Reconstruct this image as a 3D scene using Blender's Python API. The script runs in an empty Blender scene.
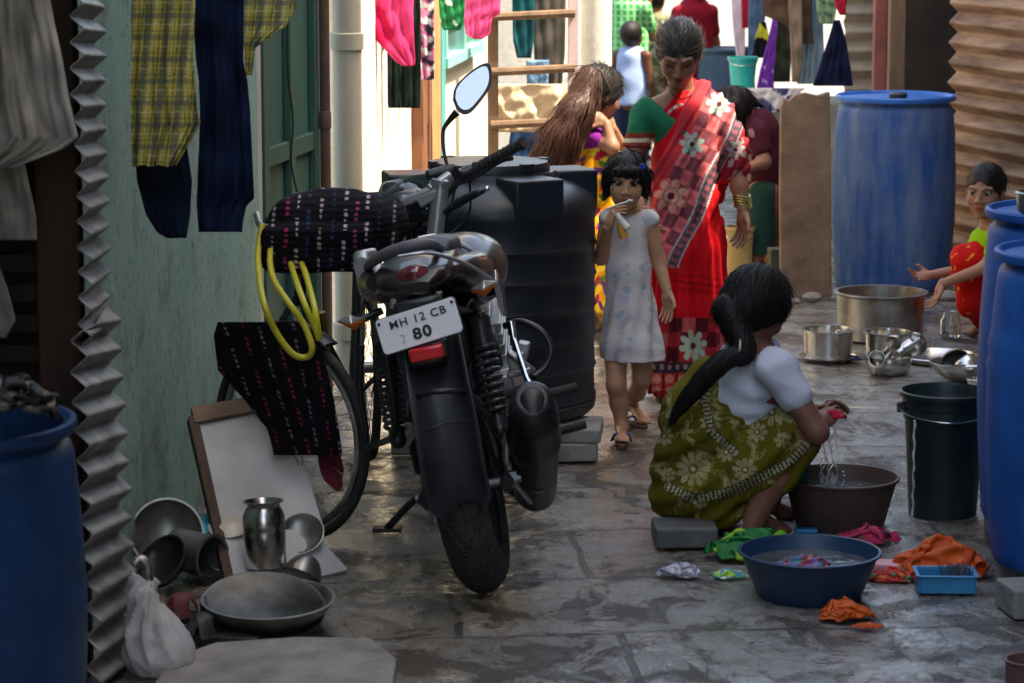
import bpy, math, random
import numpy as np
from mathutils import Vector, Matrix, noise
random.seed(4); rng = np.random.default_rng(4)
sc = bpy.context.scene
R = math.radians
# ------------------------------------------------------------------ camera
FPX, CAMH, YH = 2800.0, 2.0, -115.0
PITCH = math.atan((341.5 - YH) / FPX)
cd = bpy.data.cameras.new('camera'); cam = bpy.data.objects.new('camera', cd)
sc.collection.objects.link(cam); sc.camera = cam
cam.location = (0, 0, CAMH); cam.rotation_euler = (R(90) - PITCH, 0, 0)
cd.sensor_width = 36; cd.lens = FPX / 1024 * 36
cd.clip_start = .1; cd.clip_end = 500
cd.dof.use_dof = True; cd.dof.focus_distance = 9.6; cd.dof.aperture_fstop = 6.3
# ------------------------------------------------------------------ sky, sun, exposure
SUN = Vector((.50, -.14, .86)).normalized()
w = bpy.data.worlds.new('World'); sc.world = w; w.use_nodes = True
nt = w.node_tree; sky = nt.nodes.new('ShaderNodeTexSky'); sky.sky_type = 'NISHITA'
sky.sun_disc = False; sky.sun_elevation = math.asin(SUN.z)
sky.sun_rotation = math.atan2(SUN.x, SUN.y)
sky.air_density = 1.0; sky.dust_density = 3.0
bg = nt.nodes['Background']; bg.inputs['Strength'].default_value = .15
nt.links.new(sky.outputs[0], bg.inputs['Color'])
sl = bpy.data.lights.new('sun', 'SUN'); sl.energy = 3.0; sl.angle = R(.5); sl.color = (1, .95, .87)
so = bpy.data.objects.new('sun', sl); sc.collection.objects.link(so)
so.rotation_euler = SUN.to_track_quat('Z', 'Y').to_euler(); so.location = (6, 4, 12)
vs = sc.view_settings; vs.view_transform = 'Standard'; vs.look = 'None'; vs.exposure = 2.12; vs.gamma = 1
vs.use_white_balance = True; vs.white_balance_temperature = 7900; vs.white_balance_tint = 8
# ------------------------------------------------------------------ geometry helpers
cp, sp = math.cos(PITCH), math.sin(PITCH)
def W(u, v, Y):
    a = (u - 512) / FPX; b = (341.5 - v) / FPX
    t = Y / (cp + b * sp)
    return Vector((a * t, Y, CAMH + t * (-sp + b * cp)))
def G(u, v, z=0.0):
    a = (u - 512) / FPX; b = (341.5 - v) / FPX
    t = (z - CAMH) / (-sp + b * cp)
    return Vector((a * t, t * (cp + b * sp), z))
def proj(P):
    P = np.asarray(P); x = P[:, 0]; y = P[:, 1]; z = P[:, 2] - CAMH
    d = y * cp - z * sp; h = y * sp + z * cp
    return 512 + FPX * x / d, 341.5 - FPX * h / d
def props(o, label=None, cat=None, group=None, kind=None):
    if label: o['label'] = label
    if cat: o['category'] = cat
    if group: o['group'] = group
    if kind: o['kind'] = kind
    elif cat: o['kind'] = 'thing'
    return o
def thing(name, label, cat, loc=(0, 0, 0), rot=(0, 0, 0), group=None):
    o = bpy.data.objects.new(name, None); sc.collection.objects.link(o)
    o.empty_display_size = .1
    o.location = loc; o.rotation_euler = rot
    return props(o, label, cat, group)
def make(name, V, F, mat, parent=None, col=None, uv=None, smooth=True, ang=40, world=True, loc=None, bevel=0, solid=0, sub=0):
    """V in world coordinates when world=True (then re-based on parent / loc)"""
    V = np.asarray(V, dtype=np.float32).reshape(-1, 3).copy()
    if world:
        if parent is not None:
            top = parent; L = Vector((0, 0, 0))
            while top is not None: L += top.location; top = top.parent
            V -= np.array(L, dtype=np.float32)
        elif loc is not None: V -= np.array(loc, dtype=np.float32)
        else:
            b = V.mean(0); b[2] = V[:, 2].min(); V -= b; loc = tuple(float(q) for q in b)
    me = bpy.data.meshes.new(name)
    if isinstance(F, np.ndarray):
        n = len(F); k = F.shape[1]
        me.vertices.add(len(V)); me.vertices.foreach_set('co', V.ravel())
        me.loops.add(n * k); me.loops.foreach_set('vertex_index', F.astype(np.int32).ravel())
        me.polygons.add(n); me.polygons.foreach_set('loop_start', np.arange(n, dtype=np.int32) * k)
        me.update(calc_edges=True)
    else:
        me.from_pydata([tuple(map(float, p)) for p in V], [], F); me.update()
    if col is not None:
        ca = me.color_attributes.new('Col', 'FLOAT_COLOR', 'POINT')
        c4 = np.ones((len(V), 4), dtype=np.float32); c4[:, :3] = np.clip(col, 0, 1); ca.data.foreach_set('color', c4.ravel())
    if smooth:
        me.shade_smooth()
        if ang < 180: me.set_sharp_from_angle(angle=R(ang))
    o = bpy.data.objects.new(name, me); sc.collection.objects.link(o)
    if mat: me.materials.append(mat)
    if parent is not None: o.parent = parent
    elif loc is not None: o.location = loc
    if solid:
        m = o.modifiers.new('s', 'SOLIDIFY'); m.thickness = solid; m.offset = 0
    if bevel:
        m = o.modifiers.new('b', 'BEVEL'); m.width = bevel; m.segments = 2; m.limit_method = 'ANGLE'
    if sub:
        m = o.modifiers.new('u', 'SUBSURF'); m.levels = sub; m.render_levels = sub
    return o
class MB:
    def __init__(s): s.V = []; s.F = []
    def add(s, V, F):
        b = len(s.V); s.V += [tuple(p) for p in V]; s.F += [tuple(i + b for i in f) for f in F]; return s
    def box(s, c, d, rot=None):
        x, y, z = [q / 2 for q in d]
        P = [Vector((i, j, k)) for i in (-x, x) for j in (-y, y) for k in (-z, z)]
        if rot is not None: P = [rot @ p for p in P]
        P = [p + Vector(c) for p in P]
        return s.add(P, [(0, 1, 3, 2), (4, 6, 7, 5), (0, 4, 5, 1), (2, 3, 7, 6), (0, 2, 6, 4), (1, 5, 7, 3)])
    def tube(s, pts, r, n=10, closed=False, flat=1.0):
        pts = [Vector(p) for p in pts]; N = len(pts)
        if not hasattr(r, '__len__'): r = [r] * N
        prev = None; rings = []
        for i, p in enumerate(pts):
            if closed: t = pts[(i + 1) % N] - pts[i - 1]
            else: t = pts[min(i + 1, N - 1)] - pts[max(i - 1, 0)]
            t.normalize()
            if prev is None:
                a = Vector((0, 0, 1)) if abs(t.z) < .9 else Vector((1, 0, 0)); q = t.cross(a).normalized()
            else: q = (prev - t * prev.dot(t)).normalized()
            prev = q; b = t.cross(q)
            rings.append([p + (q * math.cos(2 * math.pi * j / n) + b * math.sin(2 * math.pi * j / n) * flat) * r[i] for j in range(n)])
        V = [p for g in rings for p in g]; F = []
        M_ = N if closed else N - 1
        for i in range(M_):
            for j in range(n):
                a = i * n + j; b2 = i * n + (j + 1) % n; c = ((i + 1) % N) * n + (j + 1) % n; d = ((i + 1) % N) * n + j
                F.append((a, b2, c, d))
        if not closed: F += [tuple(range(n))[::-1], tuple((N - 1) * n + j for j in range(n))]
        return s.add(V, F)
    def lathe(s, prof, n=48, c=(0, 0, 0), M4=None, sq=1.0):
        V = []; F = []; idx = []
        for (r, z) in prof:
            if r < 1e-5: idx.append([len(V)]); V.append(Vector((0, 0, z)))
            else:
                idx.append(list(range(len(V), len(V) + n)))
                V += [Vector((r * math.cos(2 * math.pi * j / n), r * sq * math.sin(2 * math.pi * j / n), z)) for j in range(n)]
        for a, b in zip(idx[:-1], idx[1:]):
            for j in range(n):
                k = (j + 1) % n
                if len(a) == 1 and len(b) == 1: continue
                if len(a) == 1: F.append((a[0], b[k], b[j]))
                elif len(b) == 1: F.append((a[j], a[k], b[0]))
                else: F.append((a[j], a[k], b[k], b[j]))
        if M4 is not None: V = [M4 @ v for v in V]
        V = [v + Vector(c) for v in V]
        return s.add(V, F)
    def ball(s, c, r, n=16):
        if not hasattr(r, '__len__'): r = (r, r, r)
        m = n // 2; prof = [(math.sin(math.pi * i / m), -math.cos(math.pi * i / m)) for i in range(m + 1)]
        prof[0] = (0, -1); prof[-1] = (0, 1)
        return s.lathe(prof, n, c, Matrix.Diagonal((r[0], r[1], r[2])))
    def go(s, name, mat, parent=None, **k): return make(name, s.V, s.F, mat, parent, **k)
def spline(pts, n=8):
    pts = [Vector(p) for p in pts]; out = []
    P = [2 * pts[0] - pts[1]] + pts + [2 * pts[-1] - pts[-2]]
    for i in range(1, len(P) - 2):
        for k in range(n):
            t = k / n; a, b, c, d = P[i - 1:i + 3]
            out.append(.5 * ((2 * b) + (c - a) * t + (2 * a - 5 * b + 4 * c - d) * t * t + (3 * b - a - 3 * c + d) * t ** 3))
    return out + [pts[-1]]
# ------------------------------------------------------------------ materials
MATS = {}
def mat(name, col=(.5, .5, .5), rough=.6, metal=0, col2=None, vs_=6, bump=.15, bs=60, attr=False, spec=.5, coat=0, rv=.1, stretch=(1, 1, 1), lo=.35, hi=.65, trans=0, ior=1.45, alpha=1, dist=.004, sheen=0, sub=0):
    if name in MATS: return MATS[name]
    m = bpy.data.materials.new(name); m.use_nodes = True; t = m.node_tree; N = t.nodes; L = t.links
    b = N['Principled BSDF']; tc = N.new('ShaderNodeTexCoord'); mp = N.new('ShaderNodeMapping'); mp.inputs['Scale'].default_value = stretch
    L.new(tc.outputs['Object'], mp.inputs[0])
    nz = N.new('ShaderNodeTexNoise'); nz.inputs['Scale'].default_value = vs_; nz.inputs['Detail'].default_value = 6; nz.inputs['Roughness'].default_value = .65
    L.new(mp.outputs[0], nz.inputs['Vector'])
    rp = N.new('ShaderNodeMapRange'); rp.inputs[1].default_value = lo; rp.inputs[2].default_value = hi
    L.new(nz.outputs[0], rp.inputs[0])
    mx = N.new('ShaderNodeMix'); mx.data_type = 'RGBA'; L.new(rp.outputs[0], mx.inputs[0])
    if attr:
        at = N.new('ShaderNodeAttribute'); at.attribute_name = 'Col'
        hs = N.new('ShaderNodeHueSaturation'); hs.inputs['Value'].default_value = .8; L.new(at.outputs['Color'], hs.inputs['Color'])
        L.new(hs.outputs[0], mx.inputs[6]); L.new(at.outputs['Color'], mx.inputs[7])
    else:
        if col2 is None: col2 = tuple(min(1, c * 1.25 + .004) for c in col); col = tuple(c * .8 for c in col)
        mx.inputs[6].default_value = (*col, 1); mx.inputs[7].default_value = (*col2, 1)
    L.new(mx.outputs[2], b.inputs['Base Color'])
    rr = N.new('ShaderNodeMapRange'); rr.inputs[3].default_value = max(.02, rough - rv); rr.inputs[4].default_value = min(1, rough + rv)
    L.new(nz.outputs[0], rr.inputs[0]); L.new(rr.outputs[0], b.inputs['Roughness'])
    b.inputs['Metallic'].default_value = metal; b.inputs['Specular IOR Level'].default_value = spec
    b.inputs['Coat Weight'].default_value = coat; b.inputs['IOR'].default_value = ior
    if trans: b.inputs['Transmission Weight'].default_value = trans
    if alpha < 1: b.inputs['Alpha'].default_value = alpha
    if sheen: b.inputs['Sheen Weight'].default_value = sheen
    if sub: b.inputs['Subsurface Weight'].default_value = sub; b.inputs['Subsurface Scale'].default_value = .01; b.inputs['Subsurface Radius'].default_value = (1, .4, .2)
    if bump:
        n2 = N.new('ShaderNodeTexNoise'); n2.inputs['Scale'].default_value = bs; n2.inputs['Detail'].default_value = 4
        L.new(mp.outputs[0], n2.inputs['Vector'])
        bp = N.new('ShaderNodeBump'); bp.inputs['Strength'].default_value = bump; bp.inputs['Distance'].default_value = dist
        L.new(n2.outputs[0], bp.inputs['Height']); L.new(bp.outputs[0], b.inputs['Normal'])
    MATS[name] = m; return m
M_cloth = mat('cloth', attr=True, rough=.85, spec=.2, bump=.25, bs=160, vs_=9, dist=.002, lo=.2, hi=.6)
M_skin = mat('skin', attr=True, rough=.48, spec=.4, bump=.08, bs=120, vs_=20, lo=.1, hi=.5, sub=.12)
M_hair = mat('hair', (.005, .004, .0035), rough=.5, col2=(.012, .009, .008), spec=.35, vs_=90, stretch=(1, 1, .12), bump=.9, bs=200, dist=.004)
M_hairb = mat('reddish hair', (.035, .012, .009), rough=.5, col2=(.09, .032, .02), vs_=60, stretch=(1, 1, .12), bump=.8, bs=150)
M_steel = mat('steel', (.50, .49, .46), rough=.24, metal=1, col2=(.68, .67, .64), vs_=14, bump=.12, bs=12, dist=.003, rv=.12)
M_dull = mat('dull steel', (.22, .21, .19), rough=.38, metal=.9, col2=(.42, .41, .38), vs_=10, bump=.2, bs=25, rv=.15)
M_bluep = mat('blue plastic', (.004, .065, .26), rough=.5, col2=(.010, .115, .40), vs_=5, bump=.1, bs=30, spec=.3)
M_blueold = mat('scuffed blue plastic', (.012, .075, .27), rough=.55, col2=(.14, .20, .32), vs_=9, bump=.25, bs=60, stretch=(1, 1, .22), lo=.38, hi=.72, spec=.3)
M_blackp = mat('black plastic', (.012, .013, .016), rough=.33, col2=(.022, .024, .028), vs_=12, bump=.06, bs=40)
M_blackm = mat('black metal', (.008, .008, .009), rough=.35, col2=(.02, .02, .022), vs_=14, bump=.05)
M_gloss = mat('gloss black paint', (.006, .006, .008), rough=.12, coat=.7, col2=(.014, .012, .014), bump=.02)
M_rubber = mat('rubber', (.014, .013, .012), rough=.75, col2=(.035, .032, .028), bump=.6, bs=55, vs_=10)
M_chrome = mat('chrome', (.7, .7, .72), rough=.12, metal=1, col2=(.8, .8, .8), bump=.02)
M_alu = mat('cast aluminium', (.25, .25, .25), rough=.4, metal=.9, col2=(.42, .42, .41), bump=.2, vs_=20)
M_wood = mat('weathered wood', (.10, .058, .035), rough=.75, col2=(.22, .14, .085), vs_=9, stretch=(1, 1, .2), bump=.5, bs=60)
M_woodd = mat('dark wood', (.03, .015, .01), rough=.7, col2=(.08, .04, .022), vs_=9, stretch=(1, 1, .2), bump=.4, bs=50)
M_conc = mat('concrete', (.17, .165, .155), rough=.85, col2=(.30, .285, .26), vs_=9, bump=.5, bs=50, dist=.01)
# ------------------------------------------------------------------ implicit surfaces
class Field:
    def __init__(s, lo, hi, h):
        s.lo = np.array(lo, dtype=np.float32) - 3 * h; s.h = h
        s.n = np.ceil((np.array(hi) + 3 * h - s.lo) / h).astype(int) + 1
        s.D = np.full(s.n, 1.0, dtype=np.float32)
    def blk(s, lo, hi):
        a = np.clip(np.floor((np.array(lo) - s.lo) / s.h).astype(int), 0, s.n); b = np.clip(np.ceil((np.array(hi) - s.lo) / s.h).astype(int) + 1, 0, s.n)
        sl = tuple(slice(i, j) for i, j in zip(a, b))
        ax = [s.lo[i] + s.h * np.arange(a[i], b[i], dtype=np.float32) for i in range(3)]
        return sl, ax[0][:, None, None], ax[1][None, :, None], ax[2][None, None, :]
    def op(s, fn, lo, hi, k, cut=False):
        m = max(k, 3 * s.h) + s.h
        sl, X, Y, Z = s.blk(np.array(lo) - m, np.array(hi) + m)
        if min(q.stop - q.start for q in sl) <= 0: return
        d = fn(X, Y, Z).astype(np.float32); D = s.D[sl]
        if cut:
            d = -d; hh = np.maximum(k - np.abs(D - d), 0); s.D[sl] = np.maximum(D, d) + hh * hh / (4 * k + 1e-9)
        else:
            hh = np.maximum(k - np.abs(D - d), 0); s.D[sl] = np.minimum(D, d) - hh * hh / (4 * k + 1e-9)
    def cap(s, a, b, ra, rb=None, k=.01, cut=False):
        rb = ra if rb is None else rb; a = np.array(a, dtype=np.float32); b = np.array(b, dtype=np.float32)
        ba = b - a; L2 = float(ba @ ba) + 1e-12; rm = max(ra, rb)
        def fn(X, Y, Z):
            t = np.clip(((X - a[0]) * ba[0] + (Y - a[1]) * ba[1] + (Z - a[2]) * ba[2]) / L2, 0, 1)
            return np.sqrt((X - a[0] - t * ba[0]) ** 2 + (Y - a[1] - t * ba[1]) ** 2 + (Z - a[2] - t * ba[2]) ** 2) - (ra + (rb - ra) * t)
        s.op(fn, np.minimum(a, b) - rm, np.maximum(a, b) + rm, k, cut)
    def chain(s, pts, rs, k=.01):
        for i in range(len(pts) - 1): s.cap(pts[i], pts[i + 1], rs[i], rs[i + 1], k)
    def ell(s, c, r, ax=None, k=.01, cut=False):
        c = np.array(c, dtype=np.float32); r = np.array(r, dtype=np.float32); A = np.eye(3, dtype=np.float32) if ax is None else np.array(ax, dtype=np.float32)
        def fn(X, Y, Z):
            x, y, z = X - c[0], Y - c[1], Z - c[2]
            q = [(A[i, 0] * x + A[i, 1] * y + A[i, 2] * z) / r[i] for i in range(3)]
            k0 = np.sqrt(q[0] ** 2 + q[1] ** 2 + q[2] ** 2); k1 = np.sqrt((q[0] / r[0]) ** 2 + (q[1] / r[1]) ** 2 + (q[2] / r[2]) ** 2) + 1e-6
            return k0 * (k0 - 1) / k1
        rm = max(r); s.op(fn, c - rm, c + rm, k, cut)
    def rbox(s, c, hd, rad, ax=None, k=.01, cut=False):
        c = np.array(c, dtype=np.float32); A = np.eye(3) if ax is None else np.array(ax)
        def fn(X, Y, Z):
            x, y, z = X - c[0], Y - c[1], Z - c[2]
            q = [np.abs(A[i, 0] * x + A[i, 1] * y + A[i, 2] * z) - hd[i] + rad for i in range(3)]
            o = np.sqrt(sum(np.maximum(t, 0) ** 2 for t in q)); i_ = np.minimum(np.maximum(q[0], np.maximum(q[1], q[2])), 0)
            return o + i_ - rad
        rm = float(np.linalg.norm(hd)); s.op(fn, c - rm, c + rm, k, cut)
    def disp(s, fn, lim=.05):
        sl, X, Y, Z = s.blk(s.lo, s.lo + s.h * s.n)
        X, Y, Z = X[:s.n[0]], Y[:, :s.n[1]], Z[:, :, :s.n[2]]
        s.D = s.D + np.where(np.abs(s.D) < lim, fn(X, Y, Z), 0).astype(np.float32)
    def below(s, z, k=.005):   # cut away everything under z
        Z = s.lo[2] + s.h * np.arange(s.n[2]); s.D = np.maximum(s.D, (z - Z)[None, None, :].astype(np.float32))
    def above(s, z):
        Z = s.lo[2] + s.h * np.arange(s.n[2]); s.D = np.maximum(s.D, (Z - z)[None, None, :].astype(np.float32))
    def mesh(s, it=1):
        D = s.D; D[0] = D[-1] = 1; D[:, 0] = D[:, -1] = 1; D[:, :, 0] = D[:, :, -1] = 1
        I = D < 0; n = np.array(D.shape)
        c = np.zeros(n - 1, dtype=np.int8)
        for i in (0, 1):
            for j in (0, 1):
                for k in (0, 1): c += I[i:n[0] - 1 + i, j:n[1] - 1 + j, k:n[2] - 1 + k]
        act = (c > 0) & (c < 8); cells = np.argwhere(act); idx = np.full(n - 1, -1, dtype=np.int64); idx[act] = np.arange(len(cells))
        acc = np.zeros((len(cells), 3)); cnt = np.zeros(len(cells))
        for ax in range(3):
            o1, o2 = [q for q in range(3) if q != ax]
            for i in (0, 1):
                for j in (0, 1):
                    p = cells.copy(); p[:, o1] += i; p[:, o2] += j; q = p.copy(); q[:, ax] += 1
                    a = D[tuple(p.T)]; b = D[tuple(q.T)]; m = (a < 0) != (b < 0)
                    t = np.where(m, a / np.where(m, a - b, 1), 0); P = (p - cells).astype(float); P[:, ax] = t
                    acc[m] += P[m]; cnt[m] += 1
        V = s.lo + s.h * (cells + acc / cnt[:, None]); FF = []
        for ax in range(3):
            o1, o2 = (ax + 1) % 3, (ax + 2) % 3
            sa = [slice(1, -1)] * 3; sa[ax] = slice(0, -1); sb = [slice(1, -1)] * 3; sb[ax] = slice(1, None)
            A = I[tuple(sa)]; B = I[tuple(sb)]; ch = np.argwhere(A != B)
            if not len(ch): continue
            inside = A[tuple(ch.T)]; e = ch.copy()
            for q in range(3):
                if q != ax: e[:, q] += 1
            def at(d1, d2):
                c_ = e.copy(); c_[:, o1] += d1; c_[:, o2] += d2; return idx[tuple(c_.T)]
            q = np.stack([at(-1, -1), at(0, -1), at(0, 0), at(-1, 0)], 1)
            q[~inside] = q[~inside][:, ::-1]; FF.append(q)
        F = np.concatenate(FF)
        E = np.concatenate([F[:, [0, 1]], F[:, [1, 2]], F[:, [2, 3]], F[:, [3, 0]]])
        for _ in range(it):
            S_ = np.zeros_like(V); C_ = np.zeros(len(V)); np.add.at(C_, E[:, 0], 1); np.add.at(C_, E[:, 1], 1)
            for q in range(3):
                S_[:, q] = np.bincount(E[:, 0], V[E[:, 1], q], len(V)) + np.bincount(E[:, 1], V[E[:, 0], q], len(V))
            V = .5 * V + .5 * S_ / C_[:, None]
        return V, F
def vn(P, sc_=1.0, seed=0):      # cheap smooth pseudo noise, about -1..1
    x, y, z = [P[..., i] * sc_ + seed * 1.7 for i in range(3)]
    return (np.sin(x * 1.9 + 1.3 * np.sin(y * 1.3 + z)) + np.sin(y * 2.3 + 1.1 * np.sin(z * 1.7 + x * .8)) + np.sin(z * 2.1 + 1.2 * np.sin(x * 1.1 - y))) / 3
def sn(X, Y, Z, s, seed=0): 
    x, y, z = X * s + seed, Y * s + seed * .7, Z * s - seed
    return (np.sin(x * 1.9 + 1.3 * np.sin(y * 1.3 + z)) + np.sin(y * 2.3 + 1.1 * np.sin(z * 1.7 + x * .8)) + np.sin(z * 2.1 + 1.2 * np.sin(x * 1.1 - y))) / 3
# ================================================================== the setting
def node_mat(name):
    m = bpy.data.materials.new(name); m.use_nodes = True
    return m, m.node_tree.nodes, m.node_tree.links, m.node_tree.nodes['Principled BSDF']
def ramp(N, L, src, a, b, o0=0., o1=1.):
    r = N.new('ShaderNodeMapRange'); r.inputs[1].default_value = a; r.inputs[2].default_value = b
    r.inputs[3].default_value = o0; r.inputs[4].default_value = o1; L.new(src, r.inputs[0]); return r.outputs[0]
def mixc(N, L, f, a, b, bt='MIX'):
    m = N.new('ShaderNodeMix'); m.data_type = 'RGBA'; m.blend_type = bt
    for i, s in ((0, f), (6, a), (7, b)):
        if isinstance(s, (int, float)): m.inputs[i].default_value = s
        elif isinstance(s, tuple): m.inputs[i].default_value = (*s, 1)
        else: L.new(s, m.inputs[i])
    return m.outputs[2]
def mth(N, L, op, a, b=0.):
    m = N.new('ShaderNodeMath'); m.operation = op
    for i, s in enumerate((a, b)):
        if isinstance(s, (int, float)): m.inputs[i].default_value = s
        else: L.new(s, m.inputs[i])
    return m.outputs[0]
def noise_n(N, L, vec, s, d=6, r=.6, dist=0.):
    n = N.new('ShaderNodeTexNoise'); n.inputs['Scale'].default_value = s; n.inputs['Detail'].default_value = d
    n.inputs['Roughness'].default_value = r; n.inputs['Distortion'].default_value = dist; L.new(vec, n.inputs['Vector']); return n.outputs[0]
# wet stone-slab lane
def ground_mat():
    m, N, L, b = node_mat('wet lane')
    tc = N.new('ShaderNodeTexCoord').outputs['Object']
    mp = N.new('ShaderNodeMapping'); mp.inputs['Rotation'].default_value = (0, 0, R(-5)); mp.inputs['Location'].default_value = (.22, .12, 0); L.new(tc, mp.inputs[0])
    wob = N.new('ShaderNodeTexNoise'); wob.inputs['Scale'].default_value = 4; L.new(tc, wob.inputs['Vector'])
    sub = N.new('ShaderNodeVectorMath'); sub.operation = 'SUBTRACT'; L.new(wob.outputs['Color'], sub.inputs[0]); sub.inputs[1].default_value = (.5, .5, .5)
    scl = N.new('ShaderNodeVectorMath'); scl.operation = 'SCALE'; scl.inputs['Scale'].default_value = .045; L.new(sub.outputs[0], scl.inputs[0])
    add = N.new('ShaderNodeVectorMath'); add.operation = 'ADD'; L.new(mp.outputs[0], add.inputs[0]); L.new(scl.outputs[0], add.inputs[1])
    br = N.new('ShaderNodeTexBrick'); L.new(add.outputs[0], br.inputs['Vector']); br.offset = .37
    br.inputs['Scale'].default_value = 1; br.inputs['Brick Width'].default_value = 1.15; br.inputs['Row Height'].default_value = .62
    br.inputs['Mortar Size'].default_value = .012; br.inputs['Mortar Smooth'].default_value = .3
    br.inputs['Color1'].default_value = (.62, .61, .60, 1); br.inputs['Color2'].default_value = (1.2, 1.19, 1.17, 1); br.inputs['Mortar'].default_value = (.9, .9, .9, 1)
    big = noise_n(N, L, tc, 1.6, 5, .6); iso = N.new('ShaderNodeMapping'); iso.inputs['Scale'].default_value = (1.15, .6, 1); L.new(tc, iso.inputs[0]); med = noise_n(N, L, iso.outputs[0], 15, 9, .72, .3); fin = noise_n(N, L, tc, 60, 8, .8)
    st = N.new('ShaderNodeMapping'); st.inputs['Scale'].default_value = (6, 5, 5); L.new(tc, st.inputs[0])
    wet = noise_n(N, L, st.outputs[0], 1.0, 7, .72, .8)
    wm = ramp(N, L, mth(N, L, 'ADD', mth(N, L, 'MULTIPLY', wet, .75), mth(N, L, 'MULTIPLY', big, .35)),  .50, .60)     # 1 = wet film
    st2 = N.new('ShaderNodeMapping'); st2.inputs['Scale'].default_value = (3.6, 2.7, 3); st2.inputs['Location'].default_value = (3.1, 1.7, 0); L.new(tc, st2.inputs[0])
    pn = noise_n(N, L, st2.outputs[0], 1.0, 10, .72, .5)
    moss = ramp(N, L, pn, .535, .56); silt = ramp(N, L, pn, .47, .55)                 # dark mossy patches with ragged rims, silt round them
    c = mixc(N, L, ramp(N, L, med, .33, .68), (.135, .134, .128), (.262, .256, .24))
    c = mixc(N, L, ramp(N, L, big, .45, .62, 0, .55), c, (.20, .165, .125))
    c = mixc(N, L, .8, c, br.outputs['Color'], 'MULTIPLY')
    c = mixc(N, L, ramp(N, L, fin, .48, .62, 0, .5), c, (.38, .37, .35)); c = mixc(N, L, ramp(N, L, fin, .46, .36, 0, .5), c, (.06, .055, .05))
    c = mixc(N, L, mth(N, L, 'MULTIPLY', silt, .6), c, (.12, .088, .058)); c = mixc(N, L, mth(N, L, 'MULTIPLY', moss, .85), c, (.030, .022, .013))
    crk = mth(N, L, 'MULTIPLY', br.outputs['Fac'], ramp(N, L, med, .35, .5, .35, 1)); c = mixc(N, L, mth(N, L, 'MULTIPLY', crk, .85), c, (.025, .022, .018))
    L.new(c, b.inputs['Base Color'])
    rg = ramp(N, L, wm, 0, 1, .45, .10); rg = mth(N, L, 'ADD', rg, mth(N, L, 'MULTIPLY', moss, .25)); L.new(rg, b.inputs['Roughness'])
    b.inputs['Specular IOR Level'].default_value = .75
    spk = ramp(N, L, noise_n(N, L, st2.outputs[0], 1.7, 6, .7), .52, .60, .10, 1.)      # zones of choppy trodden water
    rip = noise_n(N, L, tc, 26, 4, .6, .3)
    h = mth(N, L, 'ADD', mth(N, L, 'MULTIPLY', med, .45), mth(N, L, 'MULTIPLY', mth(N, L, 'MULTIPLY', rip, spk), .9))
    h = mth(N, L, 'ADD', h, mth(N, L, 'MULTIPLY', mth(N, L, 'MULTIPLY', fin, ramp(N, L, wm, 0, 1, 1, .25)), .22))
    h = mth(N, L, 'SUBTRACT', h, mth(N, L, 'MULTIPLY', crk, .5)); h = mth(N, L, 'SUBTRACT', h, mth(N, L, 'MULTIPLY', moss, .15))
    bp = N.new('ShaderNodeBump'); bp.inputs['Strength'].default_value = .8; bp.inputs['Distance'].default_value = .018
    L.new(h, bp.inputs['Height']); L.new(bp.outputs[0], b.inputs['Normal'])
    film = mth(N, L, 'MULTIPLY', wm, ramp(N, L, moss, 0, 1, 1, .55)); L.new(film, b.inputs['Coat Weight']); b.inputs['Coat Roughness'].default_value = .06; b.inputs['Coat IOR'].default_value = 1.4
    cb = N.new('ShaderNodeBump'); cb.inputs['Strength'].default_value = .6; cb.inputs['Distance'].default_value = .016
    hh = mth(N, L, 'ADD', mth(N, L, 'MULTIPLY', med, .35), mth(N, L, 'MULTIPLY', mth(N, L, 'MULTIPLY', rip, spk), .8)); L.new(hh, cb.inputs['Height']); L.new(cb.outputs[0], b.inputs['Coat Normal']); return m
xs = np.concatenate([[-60, -20, -6], np.linspace(-3, 3.5, 131), [7, 20, 60]]); ys = np.concatenate([[-60, -20, 2], np.linspace(5, 22, 341), [30, 60, 300]])
GX, GY = np.meshgrid(xs, ys); GP = np.stack([GX, GY, np.zeros_like(GX)], -1)
inn = (np.abs(GX) < 3.4) & (GY > 5) & (GY < 22)
GP[..., 2] = np.where(inn, .006 * vn(GP, 3.0, 1) + .003 * vn(GP, 9.0, 2) - .004, -.004)
nx = len(xs); ii = np.arange(len(ys) - 1)[:, None] * nx + np.arange(nx - 1)[None]
props(make('ground', GP.reshape(-1, 3), np.stack([ii, ii + 1, ii + nx + 1, ii + nx], -1).reshape(-1, 4), ground_mat(), loc=(0, 0, 0), ang=180), kind='structure')
# plaster walls
def wall_mat(name, base, alt, stain, bot, sc_=1.0, rough=.85):
    m, N, L, b = node_mat(name)
    tc = N.new('ShaderNodeTexCoord').outputs['Object']
    mp = N.new('ShaderNodeMapping'); mp.inputs['Scale'].default_value = (3, 3, .9); L.new(tc, mp.inputs[0])
    a = noise_n(N, L, mp.outputs[0], 1.3 * sc_, 8, .7, .4); f = noise_n(N, L, tc, 28, 7, .75); g = noise_n(N, L, tc, 4 * sc_, 6, .65)
    c = mixc(N, L, ramp(N, L, a, .38, .64), base, alt)
    c = mixc(N, L, ramp(N, L, g, .52, .68, 0, .7), c, stain)
    c = mixc(N, L, ramp(N, L, f, .54, .66, 0, .6), c, bot)
    c = mixc(N, L, ramp(N, L, f, .36, .46, .65, 0), c, stain)
    L.new(c, b.inputs['Base Color']); b.inputs['Roughness'].default_value = rough
    bp = N.new('ShaderNodeBump'); bp.inputs['Strength'].default_value = .55; bp.inputs['Distance'].default_value = .008
    L.new(f, bp.inputs['Height']); L.new(bp.outputs[0], b.inputs['Normal']); return m
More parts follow.
